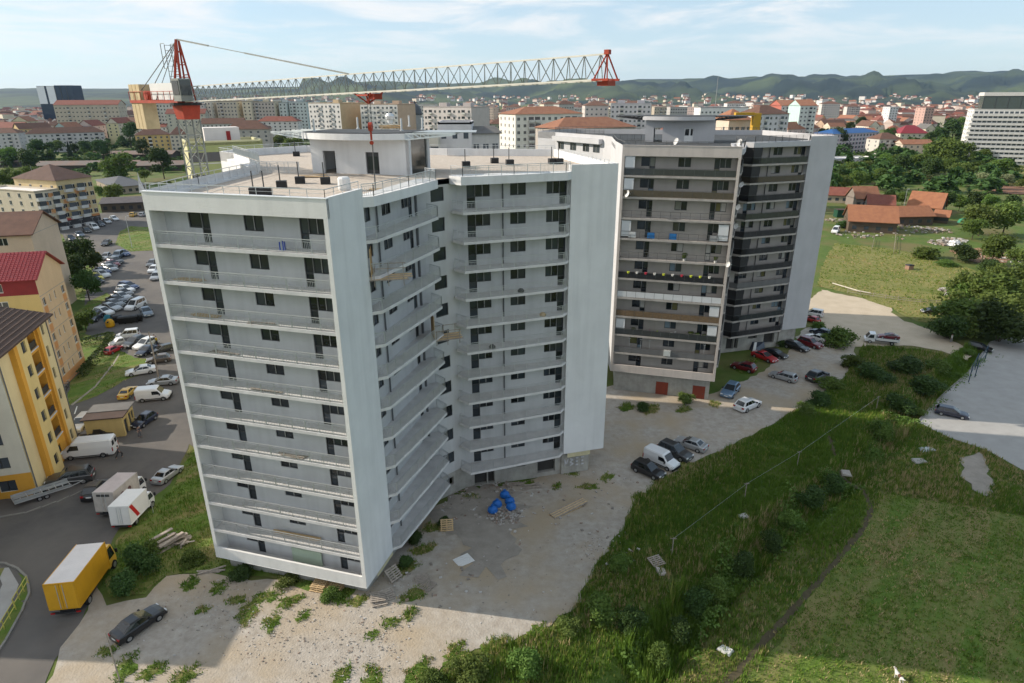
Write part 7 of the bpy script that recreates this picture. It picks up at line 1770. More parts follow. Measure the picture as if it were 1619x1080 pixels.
for i in range(4):
    a, b = C4[i], C4[(i + 1) % 4]
    e = lambda p, s_: Vector((B0.x, B0.y)) + (p - Vector((B0.x, B0.y))) * s_
    a2, b2 = e(a, 1.25), e(b, 1.25); a1, b1 = e(a, 1.02), e(b, 1.02)
    mb.face([(a1.x, a1.y, z1), (b1.x, b1.y, z1), (b2.x, b2.y, ZJ - .3), (a2.x, a2.y, ZJ - .3)])
mb.build('slewing_collar', [craneR], cr)
mb = MB(); mb.tube((B0.x, B0.y, ZJ - .35), (B0.x, B0.y, ZJ - .1), 1.5, n=16); mb.build('turntable', [blk], cr)
mb = MB(); ap = Vector((B0.x, B0.y, 46.2)) + Vector((jd.x, jd.y, 0)) * .45
for s_ in (-1, 1):
    for t_ in (-.9, .9):
        p = Vector((B0.x, B0.y, ZJ - .1)) + Vector((jd.x, jd.y, 0)) * t_ + Vector((jn.x, jn.y, 0)) * s_ * .7
        mb.bar(p, ap + Vector((jn.x, jn.y, 0)) * s_ * .12, .17)
        for f in (.25, .45, .65, .82):
            q_ = p.lerp(ap, f)
            q2 = (Vector((B0.x, B0.y, ZJ - .1)) + Vector((jd.x, jd.y, 0)) * -t_ + Vector((jn.x, jn.y, 0)) * s_ * .7).lerp(ap, f); mb.bar(q_, q2, .09)
        q3 = (p - Vector((jn.x, jn.y, 0)) * s_ * 1.4)
for f in (.2, .4, .6, .8):
    p = (Vector((B0.x, B0.y, ZJ)) + Vector((jd.x, jd.y, 0)) * .9 + Vector((jn.x, jn.y, 0)) * .7).lerp(ap, f); q_ = (Vector((B0.x, B0.y, ZJ)) + Vector((jd.x, jd.y, 0)) * .9 - Vector((jn.x, jn.y, 0)) * .7).lerp(ap, f); mb.bar(p, q_, .09)
mb.build('tower_head', [craneR], cr)
mb = MB(); c = Vector((B0.x, B0.y, ZJ + 1.1)) + Vector((jd.x, jd.y, 0)) * 1.5 - Vector((jn.x, jn.y, 0)) * 0.9
mb.box(c, (1.5, 1.2, 2.1), math.atan2(jd.y, jd.x)); cbx = mb.build('cab', [craneG], cr)
mb = MB(); c2 = c + Vector((jd.x, jd.y, 0)) * .77 + Vector((0, 0, .2)); mb.box(c2, (.05, 1.05, 1.4), math.atan2(jd.y, jd.x)); mb.build('cab_window', [cgl], None, origin=tuple(cr.location)).parent = cbx
mb = MB(); c2 = c - Vector((jn.x, jn.y, 0)) * .62 + Vector((0, 0, .2)); mb.box(c2, (1.2, .05, 1.3), math.atan2(jd.y, jd.x)); mb.build('cab_window', [cgl], None, origin=tuple(cr.location)).parent = cbx
# caged ladder on the head
mb = MB(); lp = Vector((B0.x, B0.y, 0)) - Vector((jd.x, jd.y, 0)) * 1.3
for s_ in (-.5, .5):
    p = lp + Vector((jn.x, jn.y, 0)) * s_; mb.bar((p.x, p.y, 41.8), (p.x, p.y, 45.8), .05)
    p2 = p - Vector((jd.x, jd.y, 0)) * .8; mb.bar((p2.x, p2.y, 43.6), (p2.x, p2.y, 45.9), .05)
    for z in (43.6, 44.7, 45.9): mb.bar((p.x, p.y, z), (p2.x, p2.y, z), .05)
for k in range(9):
    z = 41.9 + .48 * k; a, b = lp - Vector((jn.x, jn.y, 0)) * .5, lp + Vector((jn.x, jn.y, 0)) * .5; mb.bar((a.x, a.y, z), (b.x, b.y, z), .04)
mb.build('caged_ladder', [craneG], cr)
# jib
mb = MB(); hj = 1.4; wj = .62; J0 = Vector((B0.x, B0.y, ZJ)) + Vector((jd.x, jd.y, 0)) * 1.2; J1 = TIP
L3 = (J1 - J0).length; up = Vector((0, 0, hj)); sd = Vector((jn.x, jn.y, 0)) * wj
npan = 44; br = MB()
for s_ in (-1, 1): mb.bar(J0 + sd * s_, J1 + sd * s_, .09)
mb.bar(J0 + up, J1 + up * .98, .09)
for k in range(npan):
    a, b = J0.lerp(J1, k / npan), J0.lerp(J1, (k + 1) / npan); mid = (a + b) / 2
    for s_ in (-1, 1):
        br.bar(a + sd * s_, mid + up, .045); br.bar(mid + up, b + sd * s_, .045)
    br.bar(a - sd, b + sd, .035); br.bar(a - sd, a + sd, .04)
mb.build('jib_chord', [cranew], cr); br.build('jib_lattice', [craneG], cr, kind='stuff')
mb = MB(); e = J1 - Vector((jd.x, jd.y, 0)) * .1
for s_ in (-1, 1):
    mb.bar(e + sd * s_ - Vector((jd.x, jd.y, 0)) * .5, e + up * 1.02, .07); mb.bar(e + sd * s_ + Vector((jd.x, jd.y, 0)) * .4, e + up * 1.02, .07); mb.bar(e + sd * s_ - Vector((jd.x, jd.y, 0)) * .6, e + sd * s_ + Vector((jd.x, jd.y, 0)) * .5, .12)
mb.box(e + Vector((0, 0, -.2)), (.7, .9, .25), math.atan2(jd.y, jd.x)); mb.box(e + up * 1.05, (.3, .3, .25), math.atan2(jd.y, jd.x))
mb.build('jib_end', [craneR], cr)
# counter jib with ballast
CJ = Vector((B0.x, B0.y, ZJ)) - Vector((jd.x, jd.y, 0)) * 10.6
mb = MB()
for s_ in (-1, 1):
    mb.bar(Vector((B0.x, B0.y, ZJ)) + sd * 1.2 * s_, CJ + sd * 1.2 * s_, .18, .3)
for k in range(9):
    p = Vector((B0.x, B0.y, ZJ)).lerp(CJ, (k + .5) / 9); mb.bar(p - sd * 1.2, p + sd * 1.2, .12)
mb.build('counter_jib', [craneR], cr)
mb = MB()
for s_ in (-1, 1):
    a, b = Vector((B0.x, B0.y, ZJ + 1.0)) + sd * 1.3 * s_, CJ + sd * 1.3 * s_ + Vector((0, 0, 1.0)); mb.bar(a, b, .05)
    for k in range(9):
        p = a.lerp(b, k / 8); mb.bar(p - Vector((0, 0, 1)), p, .05)
mb.build('guard_rail', [craneR], cr)
for k in range(3):
    mb = MB(); c = CJ + Vector((jd.x, jd.y, 0)) * (.5 + .85 * k) + Vector((0, 0, -.55)); mb.box(c, (.75, 1.5, 4.6), math.atan2(jd.y, jd.x)); mb.build('ballast_block', [ballast], cr)
mb = MB(); c = CJ + Vector((jd.x, jd.y, 0)) * 7.2 + Vector((0, 0, 1.0)); mb.box(c, (5.2, 1.1, 1.6), math.atan2(jd.y, jd.x)); mb.build('machinery_cover', [cleanw], cr)
mb = MB(); c = CJ + Vector((jd.x, jd.y, 0)) * 3.4 + Vector((0, 0, .6)); mb.tube(c - sd, c + sd, .5, n=12); mb.box(c + Vector((jd.x, jd.y, -.3)), (1.0, 1.0, .8)); mb.build('winch', [craneR], cr)
mb = MB()
for s_ in (-1, 1): mb.bar(ap, CJ + sd * s_ + Vector((jd.x, jd.y, .3)) * 1.0, .06); mb.bar(ap, CJ + sd * s_ + Vector((jd.x, jd.y, 0)) * 5.5, .05)
mb.build('back_tie', [cable], cr)
mb = MB(); tie = J0.lerp(J1, .52) + up
mb.bar(ap, ap.lerp(tie, .22), .13); mb.bar(ap.lerp(tie, .22), ap.lerp(tie, .45), .06); mb.bar(ap.lerp(tie, .45), tie, .11); mb.build('jib_tie', [craneG], cr)
# trolley, rope and hook
def jib_t(px):
    best = min(range(400), key=lambda i: abs(px - _px(J0.lerp(J1, i / 400)))); return best / 400
def _px(w):
    d = w - Vector((0, 0, CAM_H)); f_ = d.dot(_f); return CX + FOC * d.dot(_right) / f_
tt = jib_t(582); T0_ = J0.lerp(J1, tt)
mb = MB(); mb.box(T0_ - Vector((0, 0, .2)), (1.3, 1.2, .12), math.atan2(jd.y, jd.x))
for s_ in (-1, 1):
    mb.bar(T0_ + sd * s_ + Vector((jd.x, jd.y, 0)) * 1.0, T0_ + Vector((0, 0, -.8)), .1); mb.bar(T0_ + sd * s_ - Vector((jd.x, jd.y, 0)) * 1.0, T0_ + Vector((0, 0, -.8)), .1)
mb.box(T0_ + Vector((jd.x, jd.y, 0)) * .8 - Vector((0, 0, .3)), (.7, .8, .4), math.atan2(jd.y, jd.x)); mb.build('trolley', [craneR], cr)
mb = MB()
for s_ in (-.12, .12): mb.bar(T0_ + Vector((s_, 0, -.6)), T0_ + Vector((s_, 0, -2.3)), .03)
mb.build('hoist_rope', [cable], cr)
mb = MB(); hk = T0_ + Vector((0, 0, -2.5)); mb.tube(hk + Vector((-.14, 0, 0)), hk + Vector((.14, 0, 0)), .34, n=14); mb.bar(hk, hk - Vector((0, 0, 1.0)), .14); mb.tube(hk + Vector((0, -.1, -1.2)), hk + Vector((0, .1, -1.2)), .16, n=8); mb.build('hook_block', [craneR], cr)
hb = thing('hanging_chain', 'dark chain hanging below the red crane hook in front of the penthouse', 'chain', tuple(hk - Vector((0, 0, 5.2)))); mb = MB(); mb.tube((0, 0, 0), (.05, 0, 3.9), .06, .05, 6); mb.tube((0, 0, 0), (0, 0, .25), .12, n=6); mb.build('chain', [cable], hb)

# ================================================================== roof things
zr = 33.55; blackbox = mat('black_ballast_box', (0.025, 0.026, 0.028), .6, .1)
for px, py, lab in [(404, 309, 'black ballast box left of the pair near the front parapet'), (421, 309, 'black ballast box right of the pair near the front parapet'), (446, 297, 'black ballast box with pole left of the roof middle'), (475, 290, 'black ballast box with pole before the open penthouse doorway'), (515, 291, 'black ballast box with pole before the dark penthouse door'), (469, 247, 'black ballast box beside the far roof parapet'),
                    (737, 264, 'black ballast box nearest the inner corner of the right roof'), (782, 258, 'black ballast box second from the inner corner of the right roof'), (806, 261, 'black ballast box in the middle of the right roof'), (873, 259, 'small black ballast box left of the double one'), (884, 259, 'double black ballast box near the end wall parapet')]:
    p = at(px, py, zr); t_ = thing('ballast_box', lab, 'roof vent', tuple(p), .25, 'ballast boxes with poles on the gravel roof')
    mb = MB(); mb.box((0, 0, .3), (.85, .7, .6)); mb.build('box', [blackbox], t_); mb = MB(); mb.tube((-.1, 0, .6), (-.1, 0, 1.9), .05, n=6); mb.build('pole', [anth], t_)
tk = thing('white_drum', 'white sack-like drum beside the side parapet of the gravel roof', 'drum', tuple(at(545, 301, zr))); mb = MB(); mb.lathe([(0, 0), (.5, 0), (.55, .2), (.52, .95), (.4, 1.1), (0, 1.12)], n=12); mb.build('drum', [cleanw], tk)
wood = mat('fresh_timber', (0.50, 0.36, 0.20), .85, .2, 4); woodo = mat('weathered_timber', (0.30, 0.26, 0.22), .9, .25, 4); woodr = mat('brown_timber', (0.36, 0.20, 0.09), .85, .25, 3)
pk = mesh_plank = None
pm_ = MB(); pm_.box((0, 0, .02), (2.4, .2, .04)); PLANK = pm_.mesh('plank', [wood]); pm_ = MB(); pm_.box((0, 0, .02), (2.4, .2, .04)); PLANKO = pm_.mesh('plank', [woodo])
def plank_pile(loc, n, label, cat='timber', me=None, spread=.5, length=1.0, rot=0, name='timber_pile', layers=3, jit=.25):
    t_ = thing(name, label, cat, tuple(loc), rot)
    for k in range(n):
        link('plank', me or PLANKO, t_, (rnd.uniform(-.3, .3), rnd.uniform(-spread, spread), .045 * (k * layers // n) + .002 * (k % 7)), rnd.uniform(-jit, jit), (length * rnd.uniform(.8, 1.1), 1, 1))
    return t_
plank_pile(at(494, 280, zr), 9, 'pale planks lying by the open penthouse doorway', me=PLANK, spread=.7, length=1.1, rot=.1)
plank_pile(at(600, 300.5, zr), 5, 'pale boards lying on the roof by the balcony railing', me=PLANK, spread=.4, length=.8, rot=.3)
plank_pile(at(618, 203, 37.66), 14, 'pile of pale sticks on the penthouse roof', me=PLANK, spread=.7, length=.9, jit=1.0, layers=8)
for px, py, z, lab in [(497, 208, 37.6, 'short pipe standing at the left of the penthouse roof'), (566, 204, 37.6, 'short pipe in the middle of the penthouse roof'), (635, 207, 37.6, 'short pipe at the right of the penthouse roof'), (647, 200, 37.6, 'thin pipe at the back of the penthouse roof'), (668, 205, 37.6, 'short pipe beside the steel canopy')]:
    t_ = thing('vent_pipe', lab, 'pipe', tuple(at(px, py, z))); mb = MB(); mb.tube((0, 0, 0), (0, 0, 1.2), .1, n=7); mb.lathe([(.18, 0), (.18, .1), (.1, .12)], n=8); mb.build('pipe', [galv], t_)
t_ = thing('roof_ventilator', 'galvanised turbine ventilator on the penthouse roof', 'ventilator', tuple(at(617, 195, 37.6))); mb = MB(); mb.lathe([(.35, 0), (.35, .4), (.55, .5), (.6, .9), (.4, 1.2), (0, 1.3)], n=12); mb.build('ventilator', [galv], t_)

# satellite dishes on the old tower
dishm = mat('dish_white', (0.58, 0.58, 0.57), .5, 0)
def dish(p, lab, r=.45, yaw=-1.2):
    t_ = thing('satellite_dish', lab, 'satellite dish', tuple(p), yaw); mb = MB()
    mb.lathe([(0, 0), (r * .5, .04), (r * .85, .13), (r, .2)], (0, 0, 0), 12); o = link('reflector', mb.mesh('reflector', [dishm]), t_, (0, .2, 0), (R(70), 0, 0))
    mb = MB(); mb.bar((0, .25, 0), (0, .7, 0), .05); mb.bar((0, -.1, -.1), (0, -.35, .1), .03); mb.build('arm', [galv], t_)
fr_r = lo(15.2, .0) + Vector(TAB)
for z, lab, dx, dy in [(29.8, 'satellite dish on the topmost dark balcony edge of the old tower', .7, .3), (24.3, 'satellite dish on the old tower fin below the white dishes', .6, .2), (19.2, 'round dish in front of the beige fin in the middle of the old tower', -.1, -.5), (26.9, 'large white dish between beige fin and dark balconies', .5, .0)]:
    dish((fr_r.x + dx, fr_r.y + dy, z), lab, .4)
ml = lo(.4, -.1) + Vector(TAB); dish((ml.x + .5, ml.y - .3, 28.2), 'dish before the white awning at the left of the beige facade', .5)
er = mir(lo(15.0, 5.6)) + Vector(TAB); dish((er.x, er.y - .5, 28.6), 'dish on the railing end beside the plain grey end wall', .5)
for px, py, lab in [(1168, 231, 'pale dish lying at the roof corner of the old tower'), (1068, 229, 'flat white dish on the old tower roof before the white door')]:
    p = at(px, py, 34.5); dish((p.x, p.y, 34.9), lab, .5)
# white awnings and clutter on the beige facade
def fpos(x, k, y=.6): p = lo(x, y) + Vector(TAB); return Vector((p.x, p.y, zfloor(k) + .27))
aF = math.atan2(E1.y, E1.x)
for x, k, lab in [(1.1, 1, 'white side awning at the top left of the beige facade'), (1.1, 2, 'white side awning on the second balcony at the left'), (1.1, 4, 'white side awning on the fourth balcony at the left'), (1.1, 9, 'white side awning on the ninth balcony at the left'), (14.2, 4, 'white side awning on the fourth balcony at the right'), (14.2, 9, 'white side awning on the ninth balcony at the right'), (14.2, 8, 'white side awning on the eighth balcony at the right')]:
    t_ = thing('awning', lab, 'awning', tuple(fpos(x, k, .15)), aF); mb = MB(); mb.box((0, 0, 1.35), (1.3, .06, 2.1)); mb.build('cloth', [whitepanel], t_); mb = MB(); mb.bar((-.7, 0, 2.45), (.7, 0, 2.45), .08); mb.build('bar', [galv], t_)
potc = [mat('pot_lime', (0.50, 0.55, 0.05), .6, 0), mat('pot_red', (0.42, 0.03, 0.06), .6, 0), mat('pot_white', (0.6, 0.6, 0.58), .6, 0)]
for i in range(10):
    t_ = thing('flower_pot', ['lime', 'red', 'white'][[0, 2, 1, 2, 0, 2, 1, 0, 0, 2][i]] + ' flower pot number %s hung along the dark sixth balcony rail' % ['one', 'two', 'three', 'four', 'five', 'six', 'seven', 'eight', 'nine', 'ten'][i], 'flower pot', tuple(fpos(1.8 + 1.25 * i, 6, .02) + Vector((0, 0, .75))), 0, 'flower pots on the sixth balcony of the beige facade')
    mb = MB(); mb.lathe([(0, 0), (.14, 0), (.2, .28), (.17, .28), (0, .24)], n=8); mb.build('pot', [potc[[0, 2, 1, 2, 0, 2, 1, 0, 0, 2][i]]], t_)
def pot_plant(p, h, lab):
    t_ = thing('potted_plant', lab, 'plant', tuple(p)); mb = MB(); mb.lathe([(0, 0), (.17, 0), (.22, .3), (0, .28)], n=8); mb.build('pot', [potc[2]], t_); link('foliage', CR['bushlight'][0], t_, (0, 0, .25), 0, (h * .7, h * .7, h))
for x, k, h, lab in [(9.4, 5, 1.2, 'potted plant in the middle of the fifth balcony'), (13.6, 5, .9, 'potted plant at the right of the fifth balcony'), (3.0, 9, 1.1, 'potted plant left of the pink chair'), (11.3, 9, 1.3, 'tall potted plant at the right of the ninth balcony'), (12.2, 9, 1.1, 'second tall plant at the right of the ninth balcony'), (13.2, 9, 1.0, 'bushy plant near the right awning of the ninth balcony')]:
    pot_plant(fpos(x, k, .6), h, lab)
def chair(p, c, lab):
    t_ = thing('garden_chair', lab, 'chair', tuple(p), rnd.uniform(0, 6)); 
    mb = MB(); mb.box((0, 0, .42), (.5, .5, .05)); mb.build('seat', [c], t_); mb = MB(); mb.box((0, .24, .68), (.5, .05, .5)); mb.build('backrest', [c], t_)
    for sx in (-.2, .2):
        for sy in (-.2, .2): mb = MB(); mb.bar((sx, sy, 0), (sx, sy, .42), .05); mb.build('leg', [c], t_)
chair(fpos(5.2, 9), mat('pink_plastic', (0.42, 0.03, 0.16), .5, 0), 'pink chair on the ninth balcony of the beige facade'); chair(fpos(6.3, 9), mat('lime_plastic', (0.42, 0.55, 0.08), .5, 0), 'lime chair beside the pink one on the ninth balcony'); chair(fpos(8.6, 9), potc[2], 'white chair in the middle of the ninth balcony'); chair(fpos(9.3, 9), potc[2], 'white chair left of the tall plants on the ninth balcony')
for x, k, c, lab in [(4.6, 4, (0.03, .16, .4), 'blue cloth hung over the fourth balcony rail at the left'), (7.6, 4, (0.03, .16, .4), 'blue cloth hung over the fourth balcony rail in the middle'), (2.0, 4, (.6, .6, .6), 'white drying rack on the fourth balcony'), (13.0, 4, (.3, .3, .3), 'grey cloth hung at the right of the fourth balcony'), (8.2, 10, (.5, .52, .5), 'white cabinet on the tenth balcony')]:
    t_ = thing('cloth' if 'cloth' in lab else ('drying_rack' if 'rack' in lab else 'cabinet'), lab, 'laundry' if 'cabinet' not in lab else 'cabinet', tuple(fpos(x, k, .18)), aF); mb = MB(); mb.box((0, 0, .55), (1.0, .12 if 'cabinet' not in lab else .5, .85)); mb.box((0, -.08, .75), (.8, .06, .4)); mb.build('panel', [mat('cloth_%s' % lab[:9].replace(' ', '_'), c, .8, .1)], t_)
for k in range(10):
    pole = MB(); pole.bar((0, 0, .15), (0, 0, 2.3), .05); pole.bar((-.2, 0, 2.3), (.2, 0, 2.3), .05)
    if k < 4: t_ = thing('awning_pole', 'white awning pole %s on the tenth balcony' % ['first from the left', 'second from the left', 'third from the left', 'at the right end'][k], 'pole', tuple(fpos([2.6, 4.3, 5.6, 13.4][k], 10, .3)), aF); pole.build('pole', [dishm], t_)
# things on the white tower
bl = thing('blue_bucket', 'blue canister on the topmost front balcony of the white tower', 'canister', tuple(Vector((*lo(11.0, .7), zfloor(1))))); mb = MB(); mb.box((0, 0, .3), (.4, .3, .6)); mb.tube((0, 0, .6), (0, 0, .7), .07, n=6); mb.build('canister', [mat('blue_plastic', (0.02, 0.06, 0.42), .5, 0)], bl)
plank_pile(Vector((*lo(2.2, .8), zfloor(2))), 8, 'orange timber stacked on the second front balcony', me=PLANK, spread=.25, rot=aF, jit=.05); plank_pile(Vector((*lo(3.0, .8), zfloor(3))), 7, 'timber stacked on the third front balcony', me=PLANK, spread=.25, rot=aF, jit=.05)
for k, x, lab in [(3, 8.5, 'boards lying on the third front balcony'), (4, 4.5, 'boards lying on the fourth front balcony'), (5, 8.0, 'boards lying on the fifth front balcony'), (7, 9.5, 'boards lying on the seventh front balcony')]:
    plank_pile(Vector((*lo(x, .5), zfloor(k))), 4, lab, me=PLANKO, spread=.25, rot=aF, jit=.15)
plank_pile(Vector((*lo(8.3, 1.1), zfloor(10))), 6, 'long timber beam on the tenth front balcony', me=PLANK, spread=.1, rot=aF, jit=.02, length=1.9, layers=6)
gb_ = thing('insulation_sheet', 'pale green board leaning in the lowest front loggia', 'board', tuple(Vector((*lo(8.9, 1.2), zfloor(11)))), aF); mb = MB(); mb.box((0, 0, .75), (3.0, .08, 1.5)); mb.build('board', [mat('green_board', (0.40, 0.48, 0.38), .8, .06)], gb_)
# timber working platforms on the curved balconies
def platform(o, rot, lab, screen=True):
    t_ = thing('work_platform', lab, 'platform', tuple(o), rot)
    for k in range(9): link('plank', PLANK if k % 3 else PLANKO, t_, (rnd.uniform(-.2, .4), -.95 + .22 * k, 0), rnd.uniform(-.03, .03), (1.3, 1, 1))
    for x in (-1.1, 0, 1.2):
        for y in (-.9, .8): mb = MB(); mb.bar((x, y, -.5), (x, y, 1.0), .06); mb.build('post', [woodo], t_)
    for y in (-.9, .8): mb = MB(); mb.bar((-1.2, y, .95), (1.4, y, .95), .06); mb.build('guard_board', [woodo], t_)
    if screen:
        for k in range(4): mb = MB(); mb.box((-1.3 + .02 * k, -.8 + .4 * k, 1.3), (.05, .38, 2.4)); mb.build('board', [woodr if k % 2 else wood], t_)
w_ = SLAB_IN[2] + (SLAB_IN[3] - SLAB_IN[2]) * .12; platform((w_.x + .3, w_.y, zfloor(2) - .3), R(10), 'timber work platform with upright boards beside the end wall')
w_ = SLAB_IN[4]; platform((w_.x + .2, w_.y - .3, zfloor(5) - .2), R(20), 'timber work platform at the inner corner of the curved balconies')
for k, x, lab in [(4, 0.55, 'dark bag on the fourth right balcony'), (5, .78, 'tan sack on the fifth right balcony'), (6, .25, 'dark umbrella-like bundle on the sixth right balcony')]:
    a_, b_ = SLAB_IN_B[2], SLAB_IN_B[4]; p = a_.lerp(b_, x) ; t_ = thing('sack', lab, 'sack', (p.x, p.y + .4, zfloor(k))); mb = MB(); mb.lathe([(0, 0), (.3, 0), (.36, .2), (.2, .4), (0, .42)], n=8); mb.build('sack', [blk if k != 5 else wood], t_)

# ================================================================== yard
def pallet(loc, rot, lab, new=False, tilt=0.0, sc=1.0):
    t_ = thing('pallet', lab, 'pallet', tuple(loc), rot, 'wooden pallets round the white tower', sc); t_.rotation_euler = (tilt, 0, rot)
    me = PLANK if new else PLANKO
    for k in range(6): link('plank', me, t_, (0, -.5 + .2 * k, .11), 0, (.5, .6, .6))
    for x in (-.5, 0, .5): mb = MB(); mb.box((x, 0, .055), (.1, 1.1, .1)); mb.build('bearer', [wood if new else woodo], t_)
    return t_
for px, py, rot, lab, new, tilt, dz in [(600, 952, .3, 'lower grey pallet at the corner of the white tower', False, 0, 0), (598, 948, .2, 'upper grey pallet at the corner of the white tower', False, 0, .16), (612, 944, .5, 'small pallet behind the corner pallets', False, .2, .1), (622, 915, .9, 'brown pallet leaning on the concrete plinth', False, .7, .5),
                                        (668, 918, .4, 'broken pallet right of the plinth, nearer the wall', False, .1, 0), (676, 928, 1.0, 'broken pallet right of the plinth, nearer the gravel', False, -.1, 0), (707, 838, .1, 'pale pallet standing at the courtyard wall', True, 1.2, .6), (505, 931, -.25, 'new pallet at the bottom of the stack under the overhang', True, 0, 0), (507, 930, -.25, 'new pallet second in the stack under the overhang', True, 0, .15), (506, 929, -.2, 'brown pallet third in the stack under the overhang', True, 0, .3), (530, 935, -.25, 'new pallet beside the stack under the overhang', True, 0, 0), (529, 934, -.25, 'brown pallet on top of the second stack', True, 0, .15), (1037, 893, .4, 'grey pallet lying in the meadow grass', False, .1, .3)]:
    p = G(px, py); pallet((p.x, p.y, p.z + dz + .06), rot, lab, new, tilt, 1.1)
tb = thing('timber_rack', 'long stack of brown formwork panels on the gravel courtyard', 'timber stack', tuple(G(898, 806)), R(38))
for k in range(14): link('plank', [PLANK, PLANKO][k % 2], tb, (rnd.uniform(-.1, .1) - (.8 if k < 4 else 0), -.55 + .16 * (k % 7), .1 + .12 * (k // 7)), 0, (2.0, .75, 2))
for x in (-1.8, 0, 1.8): mb = MB(); mb.box((x, 0, .05), (.12, 1.3, .1)); mb.build('bearer', [woodo], tb)
for i, (px, py, n, lab) in enumerate([(840, 770, 6, 'long pale boards in front of the garage opening'), (815, 766, 5, 'pale boards beside the rubble heap'), (335, 905, 5, 'pale boards lying under the white overhang')]): plank_pile(G(px, py) + Vector((0, 0, .08)), n, lab, me=PLANKO, spread=.5, rot=.25, length=1.0)
ww = thing('wooden_lattice', 'white wooden board with slots lying on the gravel', 'board', tuple(G(733, 887) + Vector((0, 0, .08))), R(35))
for k in range(5): link('plank', PLANKO, ww, (0, -.55 + .27 * k, 0), 0, (.75, 1.1, 1)).data = (lambda q: (q.box((0, 0, .02), (2.2, .22, .04)), q.mesh('plank', [cleanw]))[1])(MB())
bagm = mat('blue_bag', (0.015, 0.12, 0.42), .45, .15, 2)
for i, (px, py, lab) in enumerate([(779, 811, 'blue bag at the front left of the rubble heap'), (786, 802, 'blue bag behind the front left one'), (808, 806, 'blue bag at the front right of the rubble heap'), (806, 797, 'blue bag at the back right of the rubble heap'), (798, 787, 'small blue bag behind the rubble heap')]):
    t_ = thing('rubbish_bag', lab, 'rubbish bag', tuple(G(px, py) + Vector((0, 0, .05))), i, 'blue rubbish bags in the courtyard'); mb = MB(); mb.lathe([(0, 0), (.42, .03), (.58, .3), (.5, .6), (.22, .78), (.1, .84), (.18, .98), (0, .95)], n=10); mb.build('bag', [bagm], t_, smooth=True)
# rubble heaps and litter
rub = [mat('rubble_%d' % k, c, .9, .2, 3) for k, c in enumerate([(0.36, 0.33, 0.30), (0.27, 0.20, 0.16), (0.46, 0.44, 0.42), (0.22, 0.195, 0.17)])]
def rubble(name, centres, s0, s1, seed):
    rg_ = random.Random(seed); mb = MB()
    for (cx_, cy_, r_, n_, hh) in centres:
        for k in range(n_):
            a = rg_.uniform(0, 6.28); q_ = r_ * math.sqrt(rg_.random()); x, y = cx_ + q_ * math.cos(a), cy_ + q_ * math.sin(a); s_ = rg_.uniform(s0, s1)
            z = gz(x, y) + .04 + hh * max(0, 1 - q_ / r_) * rg_.random(); mb.box((x, y, z + s_ * .2), (s_ * rg_.uniform(.6, 1.6), s_ * rg_.uniform(.4, 1), s_ * rg_.uniform(.25, .6)), rg_.uniform(0, 3), rg_.randrange(4))
    mb.build(name, rub, None, kind='stuff')
g = lambda px, py: tuple(G(px, py))[:2]
rubble('rubble', [(*g(798, 815), 2.0, 260, .4), (*g(735, 800), 3.0, 50, .3), (*g(790, 768), 2.5, 90, .4), (*g(725, 770), 2, 60, .4)], .06, .28, 3)
rubble('stones', [(*g(450, 985), 4.5, 260, .1), (*g(600, 985), 3.5, 200, .1), (*g(330, 950), 4, 120, .1), (*g(560, 1065), 4, 260, .2), (*g(620, 930), 2.0, 60, .2), (*g(300, 1020), 7, 90, .03), (*g(480, 1040), 8, 130, .03), (*g(760, 960), 7, 70, .03), (*g(850, 900), 7, 60, .03), (*g(960, 870), 2.5, 120, .25), (*g(940, 880), 3, 90, .2)], .03, .12, 4)
rubble('litter', [(*g(700, 920), 4, 24, .05), (*g(930, 790), 8, 40, .03), (*g(1000, 870), 5, 20, .05), (*g(860, 830), 7, 40, .02)], .1, .3, 6)
# dumped timber and doors by the road
dp = plank_pile(G(268, 862) + Vector((0, 0, .1)), 10, 'stack of old grey door panels in the grass by the white tower', me=PLANKO, spread=.6, rot=R(60), jit=.08, length=.9, layers=8, cat='timber stack'); dp.scale = (1.2, 1.6, 3)
plank_pile(G(288, 858) + Vector((0, 0, .1)), 22, 'tangle of broken pale timber beside the old door panels', me=PLANKO, spread=1.0, rot=R(50), jit=1.2, length=.6, layers=12)
# slabs and junk in the meadow
for px, py, lab, c, dx in [(1175, 818, 'pale slab of rubbish lying in the meadow', (0.42, .4, .37), .4), (1465, 712, 'white plastic sheet lying in the grass below the paved lot', (.42, .46, .48), 1.1), (1452, 730, 'grey debris below the white plastic sheet', (.32, .31, .29), .9), (1045, 905, 'pale litter at the meadow edge', (.42, .38, .35), .45), (1335, 760, 'small concrete slab over the ditch', (.30, .28, .25), .7), (1146, 1030, 'pale post stump at the meadow path', (.5, .5, .48), .4)]:
    p = G(px, py); t_ = thing('debris', lab, 'debris', (p.x, p.y, p.z + .1 + (.9 if 'ditch' in lab else 0)), rnd.uniform(0, 3)); mb = MB(); mb.hexa([(-dx, -.5, 0), (dx * .9, -.6, 0), (dx, .4, 0), (-dx * .8, .6, 0)], [(-dx * .9, -.4, .14), (dx * .7, -.5, .2), (dx * .9, .3, .12), (-dx * .7, .5, .22)]); mb.build('slab', [mat('debris_%d' % px, c, .8, .15, 2)], t_)
